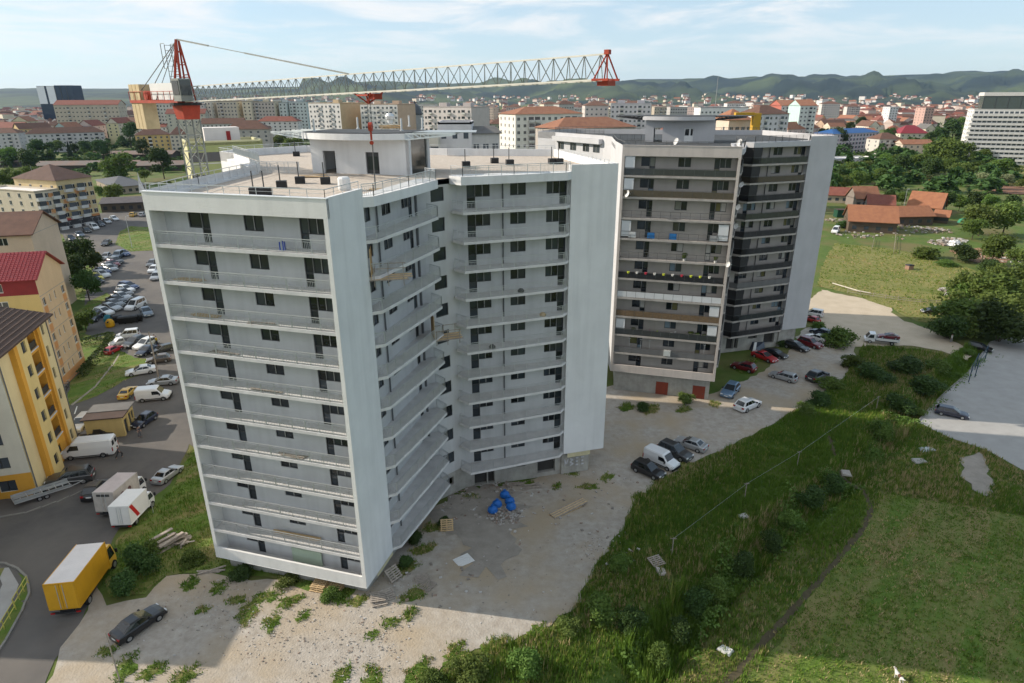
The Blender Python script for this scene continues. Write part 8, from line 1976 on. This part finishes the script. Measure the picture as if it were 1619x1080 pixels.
# wire fence line with posts across the meadow
pts = [(1062, 880), (1177, 790), (1260, 738), (1385, 648)]
for i, q_ in enumerate(pts):
    p = G(*q_); t_ = thing('fence_post', 'thin meadow post %s of the wire line over the bank' % ['nearest the gravel', 'beside the pale slab', 'in the middle', 'highest up the bank'][i], 'post', tuple(p)); mb = MB(); mb.tube((0, 0, -.2), (0, 0, 2.2), .05, n=6); mb.bar((-.3, 0, 2.1), (.3, 0, 2.1), .05); mb.build('post', [woodo], t_)
wr = thing('overhead_wire', 'thin wire strung along the meadow posts', 'wire', tuple(G(1177, 790))); mb = MB(); o_ = Vector(wr.location)
for a, b in zip(pts[:-1], pts[1:]): mb.bar(G(*a) + Vector((0, 0, 2.1)) - o_, G(*b) + Vector((0, 0, 2.1)) - o_, .012)
mb.build('wire', [galv], wr)
# dark steel frames at the paved lot edge
for i, (a, b, lab) in enumerate([((1531, 605), (1541, 585), 'nearer dark steel goal frame at the paved lot edge'), ((1541, 597), (1556, 572), 'farther dark steel goal frame at the paved lot edge')]):
    p, q_ = G(*a), G(*b); t_ = thing('goal_frame', lab, 'goal frame', tuple(p)); d_ = q_ - p; mb = MB(); mb.tube((0, 0, 0), (0, 0, 3.0), .07, n=6); mb.tube(d_, d_ + Vector((0, 0, 3.0)), .07, n=6); mb.bar((0, 0, 3), d_ + Vector((0, 0, 3)), .08); mb.bar((0, 0, 1.5), d_ + Vector((0, 0, 1.5)), .06); mb.bar((0, 0, 0), (-1.6, .3, .1), .06); mb.build('frame', [mat('blue_steel', (0.02, 0.05, 0.08), .5, 0)], t_)

# ================================================================== street furniture on the left
ks = thing('kiosk', 'small yellow transformer kiosk with a grey flat roof by the dark blue car', 'kiosk', tuple(G(199, 690))); ks['_w'] = 1
K0 = Vector(G(199, 690)[:2]); K1 = Vector(G(215, 668)[:2]); dk = (K1 - K0).normalized(); nk_ = Vector((-dk.y, dk.x)); LK = (K1 - K0).length; K3 = K0 + nk_ * 4.6; zk = float(base_z(K0.y))
mb = MB(); wall(mb, K0, dk, LK, zk - .3, zk + 2.9, [(.5, 1.5, zk, zk + 2.2), (2.2, 3.0, zk + .4, zk + 2.3), (LK - .9, LK - .2, zk + 1.0, zk + 2.2)], .15); wall(mb, K3, -nk_, 4.6, zk - .3, zk + 2.9, []); wall(mb, K0 + dk * LK, nk_, 4.6, zk - .3, zk + 2.9, []); wall(mb, K3 + dk * LK, -dk, LK, zk - .3, zk + 2.9, []); mb.build('wall', [paint((0.50, 0.38, 0.16))], ks)
for x0, x1, z0_, z1_ in ((.5, 1.5, 0, 2.2), (2.2, 3.0, .4, 2.3), (LK - .9, LK - .2, 1.0, 2.2)):
    a_, b_ = K0 + dk * x0 + nk_ * .13, K0 + dk * x1 + nk_ * .13; mb = MB(); mb.face([(a_.x, a_.y, zk + z0_), (b_.x, b_.y, zk + z0_), (b_.x, b_.y, zk + z1_), (a_.x, a_.y, zk + z1_)]); mb.build('door' if z0_ == 0 else 'window', [anth], ks)
mb = MB(); mb.prism([tuple(p) for p in (K0 - nk_ * .3 - dk * .3, K0 - nk_ * .3 + dk * (LK * .45), K3 + nk_ * .3 + dk * LK * .45, K3 + nk_ * .3 - dk * .3)], zk + 2.9, zk + 3.05); mb.build('roof', [tile_dk], ks)
mb = MB(); mb.prism([tuple(p) for p in (K0 - nk_ * .3 + dk * (LK * .45), K0 - nk_ * .3 + dk * (LK + .3), K3 + nk_ * .3 + dk * (LK + .3), K3 + nk_ * .3 + dk * LK * .45)], zk + 2.95, zk + 3.15); mb.build('roof', [bit], ks)
def container(px, py, lab, c, rot, igloo=False):
    p = G(px, py); t_ = thing('waste_container', lab, 'container', (p.x, p.y, p.z + .05), rot, None if igloo else 'black waste containers')
    if igloo:
        mb = MB(); mb.lathe([(.7, 0), (.85, .3), (.8, 1.0), (.5, 1.5), (.15, 1.65), (0, 1.66)], n=12); mb.build('shell', [c], t_, smooth=True); mb = MB(); mb.tube((.45, 0, 1.2), (.95, 0, 1.2), .15, n=8); mb.build('slot', [blk], t_)
    else:
        mb = MB(); mb.hexa([(-.6, -.45, .15), (.6, -.45, .15), (.6, .45, .15), (-.6, .45, .15)], [(-.75, -.6, 1.25), (.75, -.6, 1.25), (.75, .6, 1.25), (-.75, .6, 1.25)]); mb.build('bin', [c], t_)
        mb = MB(); mb.hexa([(-.78, -.63, 1.26), (.78, -.63, 1.26), (.78, .63, 1.26), (-.78, .63, 1.26)], [(-.6, -.3, 1.5), (.6, -.3, 1.5), (.6, .35, 1.5), (-.6, .35, 1.5)]); mb.build('lid', [c], t_)
        for sx in (-.5, .5): mb = MB(); mb.tube((sx, -.5, .1), (sx, -.4, .1), .1, n=8); mb.build('wheel', [tyre], t_)
binb = mat('black_bin', (0.015, 0.015, 0.016), .5, .1)
for i, (px, py) in enumerate([(187, 510), (194, 512), (204, 511), (213, 510), (221, 508)]): container(px, py, 'black waste container, %s counted from the yellow igloo bin' % ['first', 'second', 'third', 'fourth', 'last'][i], binb, R(20))
container(172, 510, 'teal blue igloo bin beside the black containers', mat('teal_bin', (0.01, 0.13, 0.18), .5, .1), 0, True); container(175, 517, 'yellow igloo bin with a dark slot before the black containers', mat('yellow_bin', (0.50, 0.27, 0.01), .5, .1), R(-80), True)
def pole(px, py, ytop, lab, r0, mt, arm=None, name='lamp_post', cat='lamp post'):
    p = G(px, py); D = p.y
    # height from the picture row of its top
    best = min((abs(_py(Vector((p.x, p.y, p.z + h * .1))) - ytop), h * .1) for h in range(10, 160))[1]
    t_ = thing(name, lab, cat, tuple(p)); mb = MB(); mb.tube((0, 0, -.2), (0, 0, best), r0, r0 * .6, 8); mb.build('post', [mt], t_)
    if arm: mb = MB(); mb.bar((0, 0, best), (arm, 0, best + .3), .07); mb.box((arm, 0, best + .28), (.7, .22, .14)); mb.build('lamp_head', [galv], t_)
    return t_
def _py(w):
    d = w - Vector((0, 0, CAM_H)); return CY - FOC * d.dot(_up) / d.dot(_f)
pole(251, 598, 524, 'tall weathered wooden pole beside the white saloon', .14, woodo, name='wooden_pole', cat='pole')
pole(209, 392, 343, 'grey lamp post on the grass at the street bend', .1, galv, .9)
pole(57, 297, 262, 'thin white pole beside the bright trees at the left', .08, dishm, name='flag_pole', cat='pole')
pole(1425, 345, 300, 'slim lamp post among the trees right of the barns', .07, galv, .5); pole(1449, 312, 306, 'lamp post between the barn and the dark trees', .07, galv, .5)
pole(1450, 248, 228, 'pale concrete mast above the meadow trees', .25, dishm, name='concrete_mast', cat='mast')
pole(190, 1078, 1000, 'thin grey post in front of the black saloon', .06, woodo, name='steel_post', cat='post')
pole(243, 812, 790, 'thin signpost behind the red striped truck', .04, galv, name='signpost', cat='post')
# yellow railings on the kerb island
yr = mat('yellow_rail_paint', (0.46, 0.42, 0.10), .6, .15, 2)
for i, (a, b, lab) in enumerate([((-2, 1012), (26, 965), 'nearer yellow pipe railing on the kerb island'), ((24, 962), (46, 925), 'farther yellow pipe railing on the kerb island')]):
    p, q_ = G(*a), G(*b); t_ = thing('yellow_railing', lab, 'railing', tuple(p)); d_ = q_ - p; mb = MB()
    for z in (.5, 1.0): mb.tube((0, 0, z), d_ + Vector((0, 0, z)), .04, n=6)
    mb.build('rail', [yr], t_)
    for k in range(4): pm_ = MB(); c = d_ * (k / 3); pm_.tube(c, c + Vector((0, 0, 1.0)), .04, n=6); pm_.build('post', [yr], t_)
# kerb stones round the island
ki = thing('kerb', 'curved weathered kerb of the grass island at the road bend', 'kerb', tuple(G(40, 930))); ka = [G(*p) for p in [(-30, 1072), (10, 1014), (34, 970), (47, 940), (43, 914), (28, 900), (8, 892), (-20, 890)]]
for a, b in zip(ka[:-1], ka[1:]):
    L = (b - a).length; n = max(1, int(L / .9))
    for k in range(n):
        p = a.lerp(b, (k + .5) / n) - Vector(ki.location); mb = MB(); mb.box((0, 0, .1), (L / n - .05, .18, .2)); link('kerb_stone', mb.mesh('kerb_stone', [kerbm]), ki, tuple(p), math.atan2(b.y - a.y, b.x - a.x) + rnd.uniform(-.04, .04))
# kerb along the street by the yellow block
ki = thing('kerb', 'straight kerb edging the trailer verge beside the street', 'kerb', tuple(G(60, 812))); ka = [G(*p) for p in [(-20, 822), (40, 812), (90, 795), (130, 778), (150, 762)]]
for a, b in zip(ka[:-1], ka[1:]):
    L = (b - a).length; n = max(1, int(L / 1.0))
    for k in range(n):
        p = a.lerp(b, (k + .5) / n) - Vector(ki.location); mb = MB(); mb.box((0, 0, .08), (L / n - .05, .16, .18)); link('kerb_stone', mb.mesh('kerb_stone', [kerbm]), ki, tuple(p), math.atan2(b.y - a.y, b.x - a.x))
# bicycles against the peach block
def bike(px, py, lab, rot):
    p = G(px, py); t_ = thing('bicycle', lab, 'bicycle', (p.x, p.y, p.z + .08), rot, 'bicycles leaning by the peach block')
    for x in (-.5, .5):
        mb = MB()
        for k in range(12):
            a0, a1 = k * .5236, (k + 1) * .5236; mb.bar((x + .33 * math.cos(a0), 0, .34 + .33 * math.sin(a0)), (x + .33 * math.cos(a1), 0, .34 + .33 * math.sin(a1)), .04)
        mb.build('wheel', [tyre], t_)
    mb = MB(); 
    for a, b in (((-.5, 0, .34), (-.15, 0, .75)), ((-.15, 0, .75), (.38, 0, .8)), ((-.1, 0, .35), (.38, 0, .8)), ((-.5, 0, .34), (-.1, 0, .35)), ((-.15, 0, .85), (-.1, 0, .35)), ((.38, 0, .95), (.5, 0, .34))): mb.bar(a, b, .045)
    mb.build('frame', [STY_NEW['pipe']], t_); mb = MB(); mb.bar((.38, -.28, .98), (.38, .28, .98), .04); mb.build('handlebar', [galv], t_); mb = MB(); mb.box((-.17, 0, .9), (.24, .14, .06)); mb.build('saddle', [blk], t_)
for i, (px, py) in enumerate([(103, 620), (106, 616), (109, 612)]): bike(px, py, 'bicycle %s leaning by the peach block corner' % ['nearest the pipe', 'in the middle', 'farthest from the pipe'][i], R(100) + i * .1)

# ================================================================== people and a dog
skin = mat('skin', (0.40, 0.24, 0.17), .6, 0)
def person(px, py, lab, shirt, trousers, hair=(0.03, .02, .015), yaw=0.0, h=1.72, stride=.22):
    p = G(px, py); t_ = thing('person', lab, 'person', (p.x, p.y, p.z + .05), yaw)
    V = [(0, 0, .92), (0, 0, 1.15), (0, 0, 1.40), (0, 0, 1.50), (0, .02, 1.62), (0, .10, .90), (stride, .11, .50), (stride * .6, .11, .06), (stride * .6 + .14, .11, .03), (0, -.10, .90), (-stride * .7, -.11, .50), (-stride * 1.4, -.11, .08), (-stride * 1.4 + .14, -.11, .03),
         (0, .19, 1.40), (-.06, .25, 1.14), (.08, .24, .90), (.12, .23, .82), (0, -.19, 1.40), (.06, -.25, 1.14), (.18, -.24, .93), (.22, -.23, .85)]
    E_ = [(0, 1), (1, 2), (2, 3), (3, 4), (0, 5), (5, 6), (6, 7), (7, 8), (0, 9), (9, 10), (10, 11), (11, 12), (2, 13), (13, 14), (14, 15), (15, 16), (2, 17), (17, 18), (18, 19), (19, 20)]
    rad = [.15, .14, .15, .055, .10, .10, .065, .045, .04, .10, .065, .045, .04, .065, .045, .035, .03, .065, .045, .035, .03]
    me = bpy.data.meshes.new('body'); me.from_pydata(V, E_, []); o = link('body', me, t_); s_ = h / 1.74; o.scale = (s_, s_, s_)
    sk = o.modifiers.new('skin', 'SKIN'); ss = o.modifiers.new('sub', 'SUBSURF'); ss.levels = 1; ss.render_levels = 1
    for i, v in enumerate(me.skin_vertices[0].data): v.radius = (rad[i], rad[i]); v.use_root = (i == 0)
    me.materials.append(skin)
    # clothes as separate close-fitting meshes
    sh_ = MB(); sh_.hexa([(.13 * math.cos(a), .19 * math.sin(a), .93) for a in [k * .785 for k in range(8)]], [(.12 * math.cos(a), .21 * math.sin(a), 1.43) for a in [k * .785 for k in range(8)]])
    for s2, e in ((1, (-.06, .25, 1.14)), (-1, (.06, -.25, 1.14))): sh_.tube((0, s2 * .18, 1.41), e, .085, .07, 8)
    c1 = sh_.build('shirt', [mat('shirt_%d' % px, shirt, .9, .1, 5)], None); c1.parent = t_; c1.scale = (s_,) * 3
    tr_ = MB()
    for s2, k1, k2 in ((1, (stride, .11, .50), (stride * .6, .11, .10)), (-1, (-stride * .7, -.11, .50), (-stride * 1.4, -.11, .12))): tr_.tube((0, s2 * .09, .96), k1, .115, .085, 8); tr_.tube(k1, k2, .085, .065, 8)
    c2 = tr_.build('trousers', [mat('trousers_%d' % px, trousers, .9, .1, 5)], None); c2.parent = t_; c2.scale = (s_,) * 3
    ha_ = MB(); ha_.lathe([(.108, .02), (.112, .07), (.08, .13), (0, .15)], (-.01, .02, 1.62), 8); c3 = ha_.build('hair', [mat('hair_%d' % px, hair, .8, 0)], None); c3.parent = t_; c3.scale = (s_,) * 3
    return t_
person(249, 546, 'person in a yellow top walking on the street behind the wooden pole', (0.55, .40, .03), (.03, .035, .06), yaw=1.2); person(246, 543, 'person in a white shirt walking beside the yellow top', (.55, .55, .56), (.03, .03, .04), yaw=1.3)
person(222, 692, 'person in dark grey standing before the dark blue car', (.06, .06, .065), (.10, .10, .11), yaw=-.6, stride=.08); person(190, 724, 'person in a dark shirt striding behind the white panel van', (.05, .05, .08), (.03, .03, .035), yaw=.4, stride=.32)
person(1503, 542, 'person in pale clothes standing at the bend of the dirt track', (.5, .5, .48), (.2, .2, .2), yaw=2.0, stride=.08)
def dog(px, py, lab):
    p = G(px, py); t_ = thing('dog', lab, 'dog', (p.x, p.y, p.z + .05), R(100))
    V = [(-.32, 0, .48), (-.1, 0, .50), (.18, 0, .50), (.32, 0, .58), (.44, 0, .72), (.60, 0, .68), (.2, .1, .42), (.22, .1, .22), (.2, .1, .03), (.2, -.1, .42), (.2, -.1, .22), (.18, -.1, .03), (-.3, .1, .44), (-.22, .11, .30), (-.38, .11, .17), (-.34, .11, .03), (-.3, -.1, .44), (-.22, -.11, .30), (-.38, -.11, .17), (-.34, -.11, .03), (-.48, 0, .54), (-.62, 0, .66)]
    E_ = [(0, 1), (1, 2), (2, 3), (3, 4), (4, 5), (2, 6), (6, 7), (7, 8), (2, 9), (9, 10), (10, 11), (0, 12), (12, 13), (13, 14), (14, 15), (0, 16), (16, 17), (17, 18), (18, 19), (0, 20), (20, 21)]
    rad = [.12, .115, .14, .09, .085, .04, .06, .035, .03, .06, .035, .03, .075, .05, .03, .03, .075, .05, .03, .03, .035, .02]
    me = bpy.data.meshes.new('body'); me.from_pydata(V, E_, []); o = link('body', me, t_); o.modifiers.new('skin', 'SKIN'); ss = o.modifiers.new('sub', 'SUBSURF'); ss.levels = 1; ss.render_levels = 1
    for i, v in enumerate(me.skin_vertices[0].data): v.radius = (rad[i], rad[i]); v.use_root = (i == 1)
    me.materials.append(mat('dog_fur', (0.62, 0.59, 0.55), .9, .05, 1, col2=(0.55, 0.5, 0.45)))
    for s2 in (-1, 1): mb = MB(); mb.hexa([(.38, s2 * .05, .77), (.46, s2 * .05, .77), (.44, s2 * .11, .76), (.38, s2 * .11, .76)], [(.40, s2 * .09, .88)] * 4); mb.build('ear', [mat('dog_brown', (0.10, 0.05, 0.03), .9, 0)], t_)
    mb = MB(); mb.lathe([(.125, -.12), (.135, 0), (.125, .12)], (0, 0, 0), 10); link('coat_patch', mb.mesh('coat_patch', [MATS['dog_brown']]), t_, (-.12, 0, .5), (0, R(90), 0))
dog(1419, 1076, 'white and brown dog standing on the sunlit lawn at the bottom edge')

# ================================================================== barns and yard on the right
barnw = (0.10, 0.075, 0.055)
def barn(label, a, b, depth, eave, rh, roofm_, axis='gable', col_=barnw, zb=-2.0):
    A, B = G(*a), G(*b); return block(label, (A.x, A.y), (B.x, B.y), depth, zb, 1, eave, col_, roof=axis, roofm=roofm_, rh=rh, cols=4, side=0, frames=False, top=.2, name='barn', cat='barn', wh=1.2)
tile_barn = mat('old_orange_tiles', (0.33, 0.145, 0.075), .9, .25, .8, col2=(0.25, 0.105, 0.06))
barn('largest barn with a plain orange tiled roof', (1340, 366), (1416, 370), 12, 3.4, 4.6, tile_barn)
barn('long low barn joined to the right of the largest barn', (1418, 357), (1474, 356), 9, 3.0, 3.0, tile_barn)
barn('barn with a steep orange roof and dark gable behind the low barn', (1432, 341), (1484, 346), 11, 3.6, 5.0, tile_barn)
barn('small shed with a ragged tiled roof right of the low barn', (1475, 352), (1497, 354), 6, 2.2, 2.0, tile_barn)
barn('long farmhouse with a red brown roof at the tower edge', (1305, 320), (1352, 322), 8, 3.0, 3.0, tile_red, col_=(0.42, 0.36, 0.28))
barn('farmhouse with a bright orange gable roof', (1352, 328), (1388, 328), 9, 3.4, 4.4, tile_or, col_=(0.2, 0.17, 0.15))
barn('farmhouse wing with a dull red gabled roof and white chimney', (1370, 336), (1412, 338), 8, 3.0, 3.4, tile_red, col_=(0.22, 0.2, 0.19))
p = G(1327, 343); t_ = thing('green_shed', 'dark green corrugated shed left of the largest barn', 'shed', tuple(p)); mb = MB(); mb.box((0, 0, 1.4), (3.4, 3, 2.8))
for k in range(9): mb.box((-1.6 + .4 * k, -1.53, 1.4), (.12, .06, 2.7))
mb.build('wall', [mat('dark_green_sheet', (0.012, 0.06, 0.035), .6, .1)], t_); mb = MB(); mb.box((0, 0, 2.86), (3.7, 3.3, .1)); mb.build('roof', [tile_dk], t_)
p = G(1521, 355); t_ = thing('covered_trailer', 'green tarpaulin covered trailer in the farm yard', 'trailer', tuple(p), .4); mb = MB(); mb.hexa([(-1.6, -1, .7), (1.6, -1, .7), (1.6, 1, .7), (-1.6, 1, .7)], [(-1.4, -.5, 2.1), (1.5, -.5, 2.2), (1.5, .5, 2.2), (-1.4, .5, 2.0)]); mb.build('tarpaulin', [mat('green_tarpaulin', (0.02, 0.22, 0.12), .5, .15, 1)], t_); mb = MB(); mb.box((0, 0, .6), (3.3, 1.9, .15)); mb.build('bed', [anth], t_)
for s2 in (-1, 1): mb = MB(); mb.tube((0, s2 * .95, .35), (0, s2 * 1.1, .35), .35, n=10); mb.build('wheel', [tyre], t_)
rubble('junk', [(*g(1490, 385), 4, 120, 1.2), (*g(1508, 380), 4, 60, .6), (*g(1480, 365), 5, 70, .8), (*g(1440, 362), 8, 90, .8), (*g(1400, 372), 8, 30, .6), (*g(1345, 372), 6, 30, .8), (*g(1330, 350), 5, 50, .5), (*g(1578, 408), 6, 60, .3), (*g(1512, 462), 3.5, 80, .7), (*g(1515, 470), 3, 40, .4)], .2, .85, 12)
p = G(1508, 388); t_ = thing('white_heap', 'white plastic sheet bundle on the junk heap in the farm yard', 'plastic sheet', tuple(p)); mb = MB()
rg_ = random.Random(4); mb.lathe([(0, 1.9), (.9, 1.6), (1.8, .9), (2.4, 0)], n=9); mb.v = [(x + rg_.uniform(-.25, .25), y + rg_.uniform(-.25, .25), z + rg_.uniform(-.2, .2)) for x, y, z in mb.v]; mb.build('sheet', [cleanw], t_)
sheet('bare_soil', W([(1500, 395), (1560, 392), (1600, 405), (1590, 415), (1545, 416), (1510, 404)]), mat('brown_yard', (0.26, 0.15, 0.085), .95, .2, .3), .08, amp=.5, seed=91, kind='structure')
p = G(1437, 426); t_ = thing('hutch', 'small brick hutch with a dark cover alone in the field', 'hutch', tuple(p), .3); mb = MB(); mb.box((0, 0, .55), (1.6, 1.2, 1.1)); mb.build('wall', [mat('hutch_brick', (0.28, 0.17, 0.12), .9, .2, 2)], t_); mb = MB(); mb.hexa([(-.9, -.7, 1.1), (.9, -.7, 1.1), (.9, .7, 1.1), (-.9, .7, 1.1)], [(-.7, -.6, 1.35), (.9, -.6, 1.3), (.9, .6, 1.25), (-.7, .6, 1.4)]); mb.build('cover', [blk], t_)
p = G(1545, 468); t_ = thing('broken_shed', 'roofless dark timber shed at the field edge thicket', 'shed', tuple(p), .2)
for k in range(3): mb = MB(); a = [(-2, -1.2), (2, -1.2), (2, 1.2), (-2, 1.2)]; mb.bar((*a[k], .9), (*a[k + 1], .9), .1, 1.8); mb.build('wall', [woodo], t_)
mb = MB(); mb.bar((-2, 1.2, 1.6), (1.6, 1.3, 2.5), .2, 1.6); mb.build('roof_sheet', [tile_dk], t_)
def fence(pts, lab, h=1.1, broken=.15, step=1.0, mt=None):
    P_ = [G(*p) for p in pts]; t_ = thing('field_fence', lab, 'fence', tuple(P_[0])); o_ = P_[0]; mt = mt or woodo
    for a, b in zip(P_[:-1], P_[1:]):
        L = (b - a).length; n = max(1, int(L / 2.2))
        for k in range(n + 1):
            p = a.lerp(b, k / n) - o_; mb = MB(); mb.tube(p, p + Vector((rnd.uniform(-.1, .1), rnd.uniform(-.1, .1), h * rnd.uniform(.85, 1.1))), .05, n=5); mb.build('post', [mt], t_)
        for z in (.45, .9): mb = MB(); mb.bar(a - o_ + Vector((0, 0, z)), b - o_ + Vector((0, 0, z * rnd.uniform(.8, 1))), .03, .1); mb.build('rail', [mt], t_)
fence([(1340, 464), (1380, 470), (1420, 476), (1455, 480), (1505, 482)], 'sagging timber fence between the sandy turnaround and the field'); fence([(1416, 372), (1414, 390), (1412, 402)], 'timber fence between the two grass plots by the barns'); fence([(1378, 396), (1382, 380)], 'short grey fence left of the grass plot by the barns')
pp_ = [G(1316, 450), G(1336, 456), G(1356, 462), G(1376, 466)]; t_ = thing('pale_pipe', 'long pale pipe lying along the field edge', 'pipe', tuple(pp_[0])); mb = MB()
for a, b in zip(pp_[:-1], pp_[1:]): mb.tube(a - pp_[0] + Vector((0, 0, .35)), b - pp_[0] + Vector((0, 0, .35)), .14, n=7)
mb.build('pipe', [mat('pale_pipe', (0.5, .46, .38), .8, .1)], t_)
# covered sheet object by the grey wall
p = G(1196, 552); t_ = thing('covered_boat', 'dark and white tarpaulin bundle leaning by the grey tower wall', 'tarpaulin', tuple(p), .4); mb = MB(); mb.hexa([(-1.5, -.6, .0), (1.5, -.5, .0), (1.3, .7, 0), (-1.4, .7, 0)], [(-1.0, -.2, 1.5), (1.6, .0, 1.2), (1.4, .5, 1.2), (-.9, .4, 1.5)]); mb.build('cover', [CP and cpaint('navy', CP['navy'])], t_); mb = MB(); mb.hexa([(-1.55, -.65, 0.02), (-.9, -.64, .02), (-.4, -.2, 1.45), (-1.0, -.25, 1.55)], [(-1.5, -.75, 0.05), (-.9, -.74, .05), (-.4, -.3, 1.5), (-1.0, -.35, 1.6)]); mb.build('white_panel', [cleanw], t_)
# red steel doors in the base of the beige facade and graffiti-marked plinth of the white tower
rd = paint((0.22, 0.05, 0.03), .2)
for px, py, lab in [(1044, 634, 'red steel door in the concrete base of the beige facade'), (1103, 637, 'brown steel door right of the red one in the concrete base')]:
    zz = -2.2; best = None
    o0 = lo(.6, .9) + Vector(TAB); d0 = E1; r_ = at(px, py, zz); x = (Vector((r_.x, r_.y)) - o0).dot(d0); p = o0 + d0 * x + Vector((d0.y, -d0.x)) * .04
    t_ = thing('steel_door', lab, 'door', (p.x, p.y, -2.3), aF); mb = MB(); mb.box((0, 0, 1.2), (1.8, .06, 2.4)); mb.build('leaf', [rd], t_); mb = MB(); mb.box((.6, -.06, 1.15), (.06, .06, .25)); mb.build('handle', [anth], t_)
gfm = mat('white_spray_paint', (0.52, 0.53, 0.56), .8, .1, 4); nB = (mir(lo(14.8, 1.6)) - mir(lo(14.8, 5.1))); LB = nB.length; dB = nB / LB; oB = mir(lo(14.8, 5.1)) + Vector((dB.y, -dB.x)) * .02
gp = thing('graffiti', 'white spray painted letters on the concrete under the right end wall', 'graffiti', (oB.x, oB.y, -.9), math.atan2(dB.y, dB.x))
for k, segs in enumerate([[((0, 0), (0, 1)), ((0, 1), (.3, .3)), ((.3, .3), (.55, 1)), ((.55, 1), (.55, 0))], [((0, 0), (0, 1)), ((0, 1), (.45, .8)), ((.45, .8), (0, .5)), ((0, .5), (.5, .2)), ((.5, .2), (0, 0))], [((0, 0), (0, 1)), ((0, 1), (.4, 1)), ((0, .5), (.35, .5)), ((0, 0), (.4, 0))], [((0, 0), (0, 1)), ((0, 1), (.4, 1)), ((0, .5), (.35, .5)), ((0, 0), (.4, 0))]]):
    mb = MB()
    for (a, b), (c, e) in segs: mb.bar((.35 + .72 * k + a * .9, 0, b * .95), (.35 + .72 * k + c * .9, 0, e * .95), .012, .16)
    mb.build('letter', [gfm], gp)
# ================================================================== air
hz = bpy.data.materials.new('haze_air'); hz.use_nodes = True; t = hz.node_tree; t.nodes.clear()
o_ = t.nodes.new('ShaderNodeOutputMaterial'); v_ = t.nodes.new('ShaderNodeVolumePrincipled'); v_.inputs['Density'].default_value = 0.000026; v_.inputs['Color'].default_value = (0.48, 0.70, 1.0, 1); v_.inputs['Anisotropy'].default_value = 0.2
t.links.new(v_.outputs[0], o_.inputs['Volume'])
mb = MB(); mb.prism([(-13500, -900), (13500, -900), (13500, 14000), (-13500, 14000)], -5, 420); hb_ = mb.build('haze', [hz], None, kind='stuff')
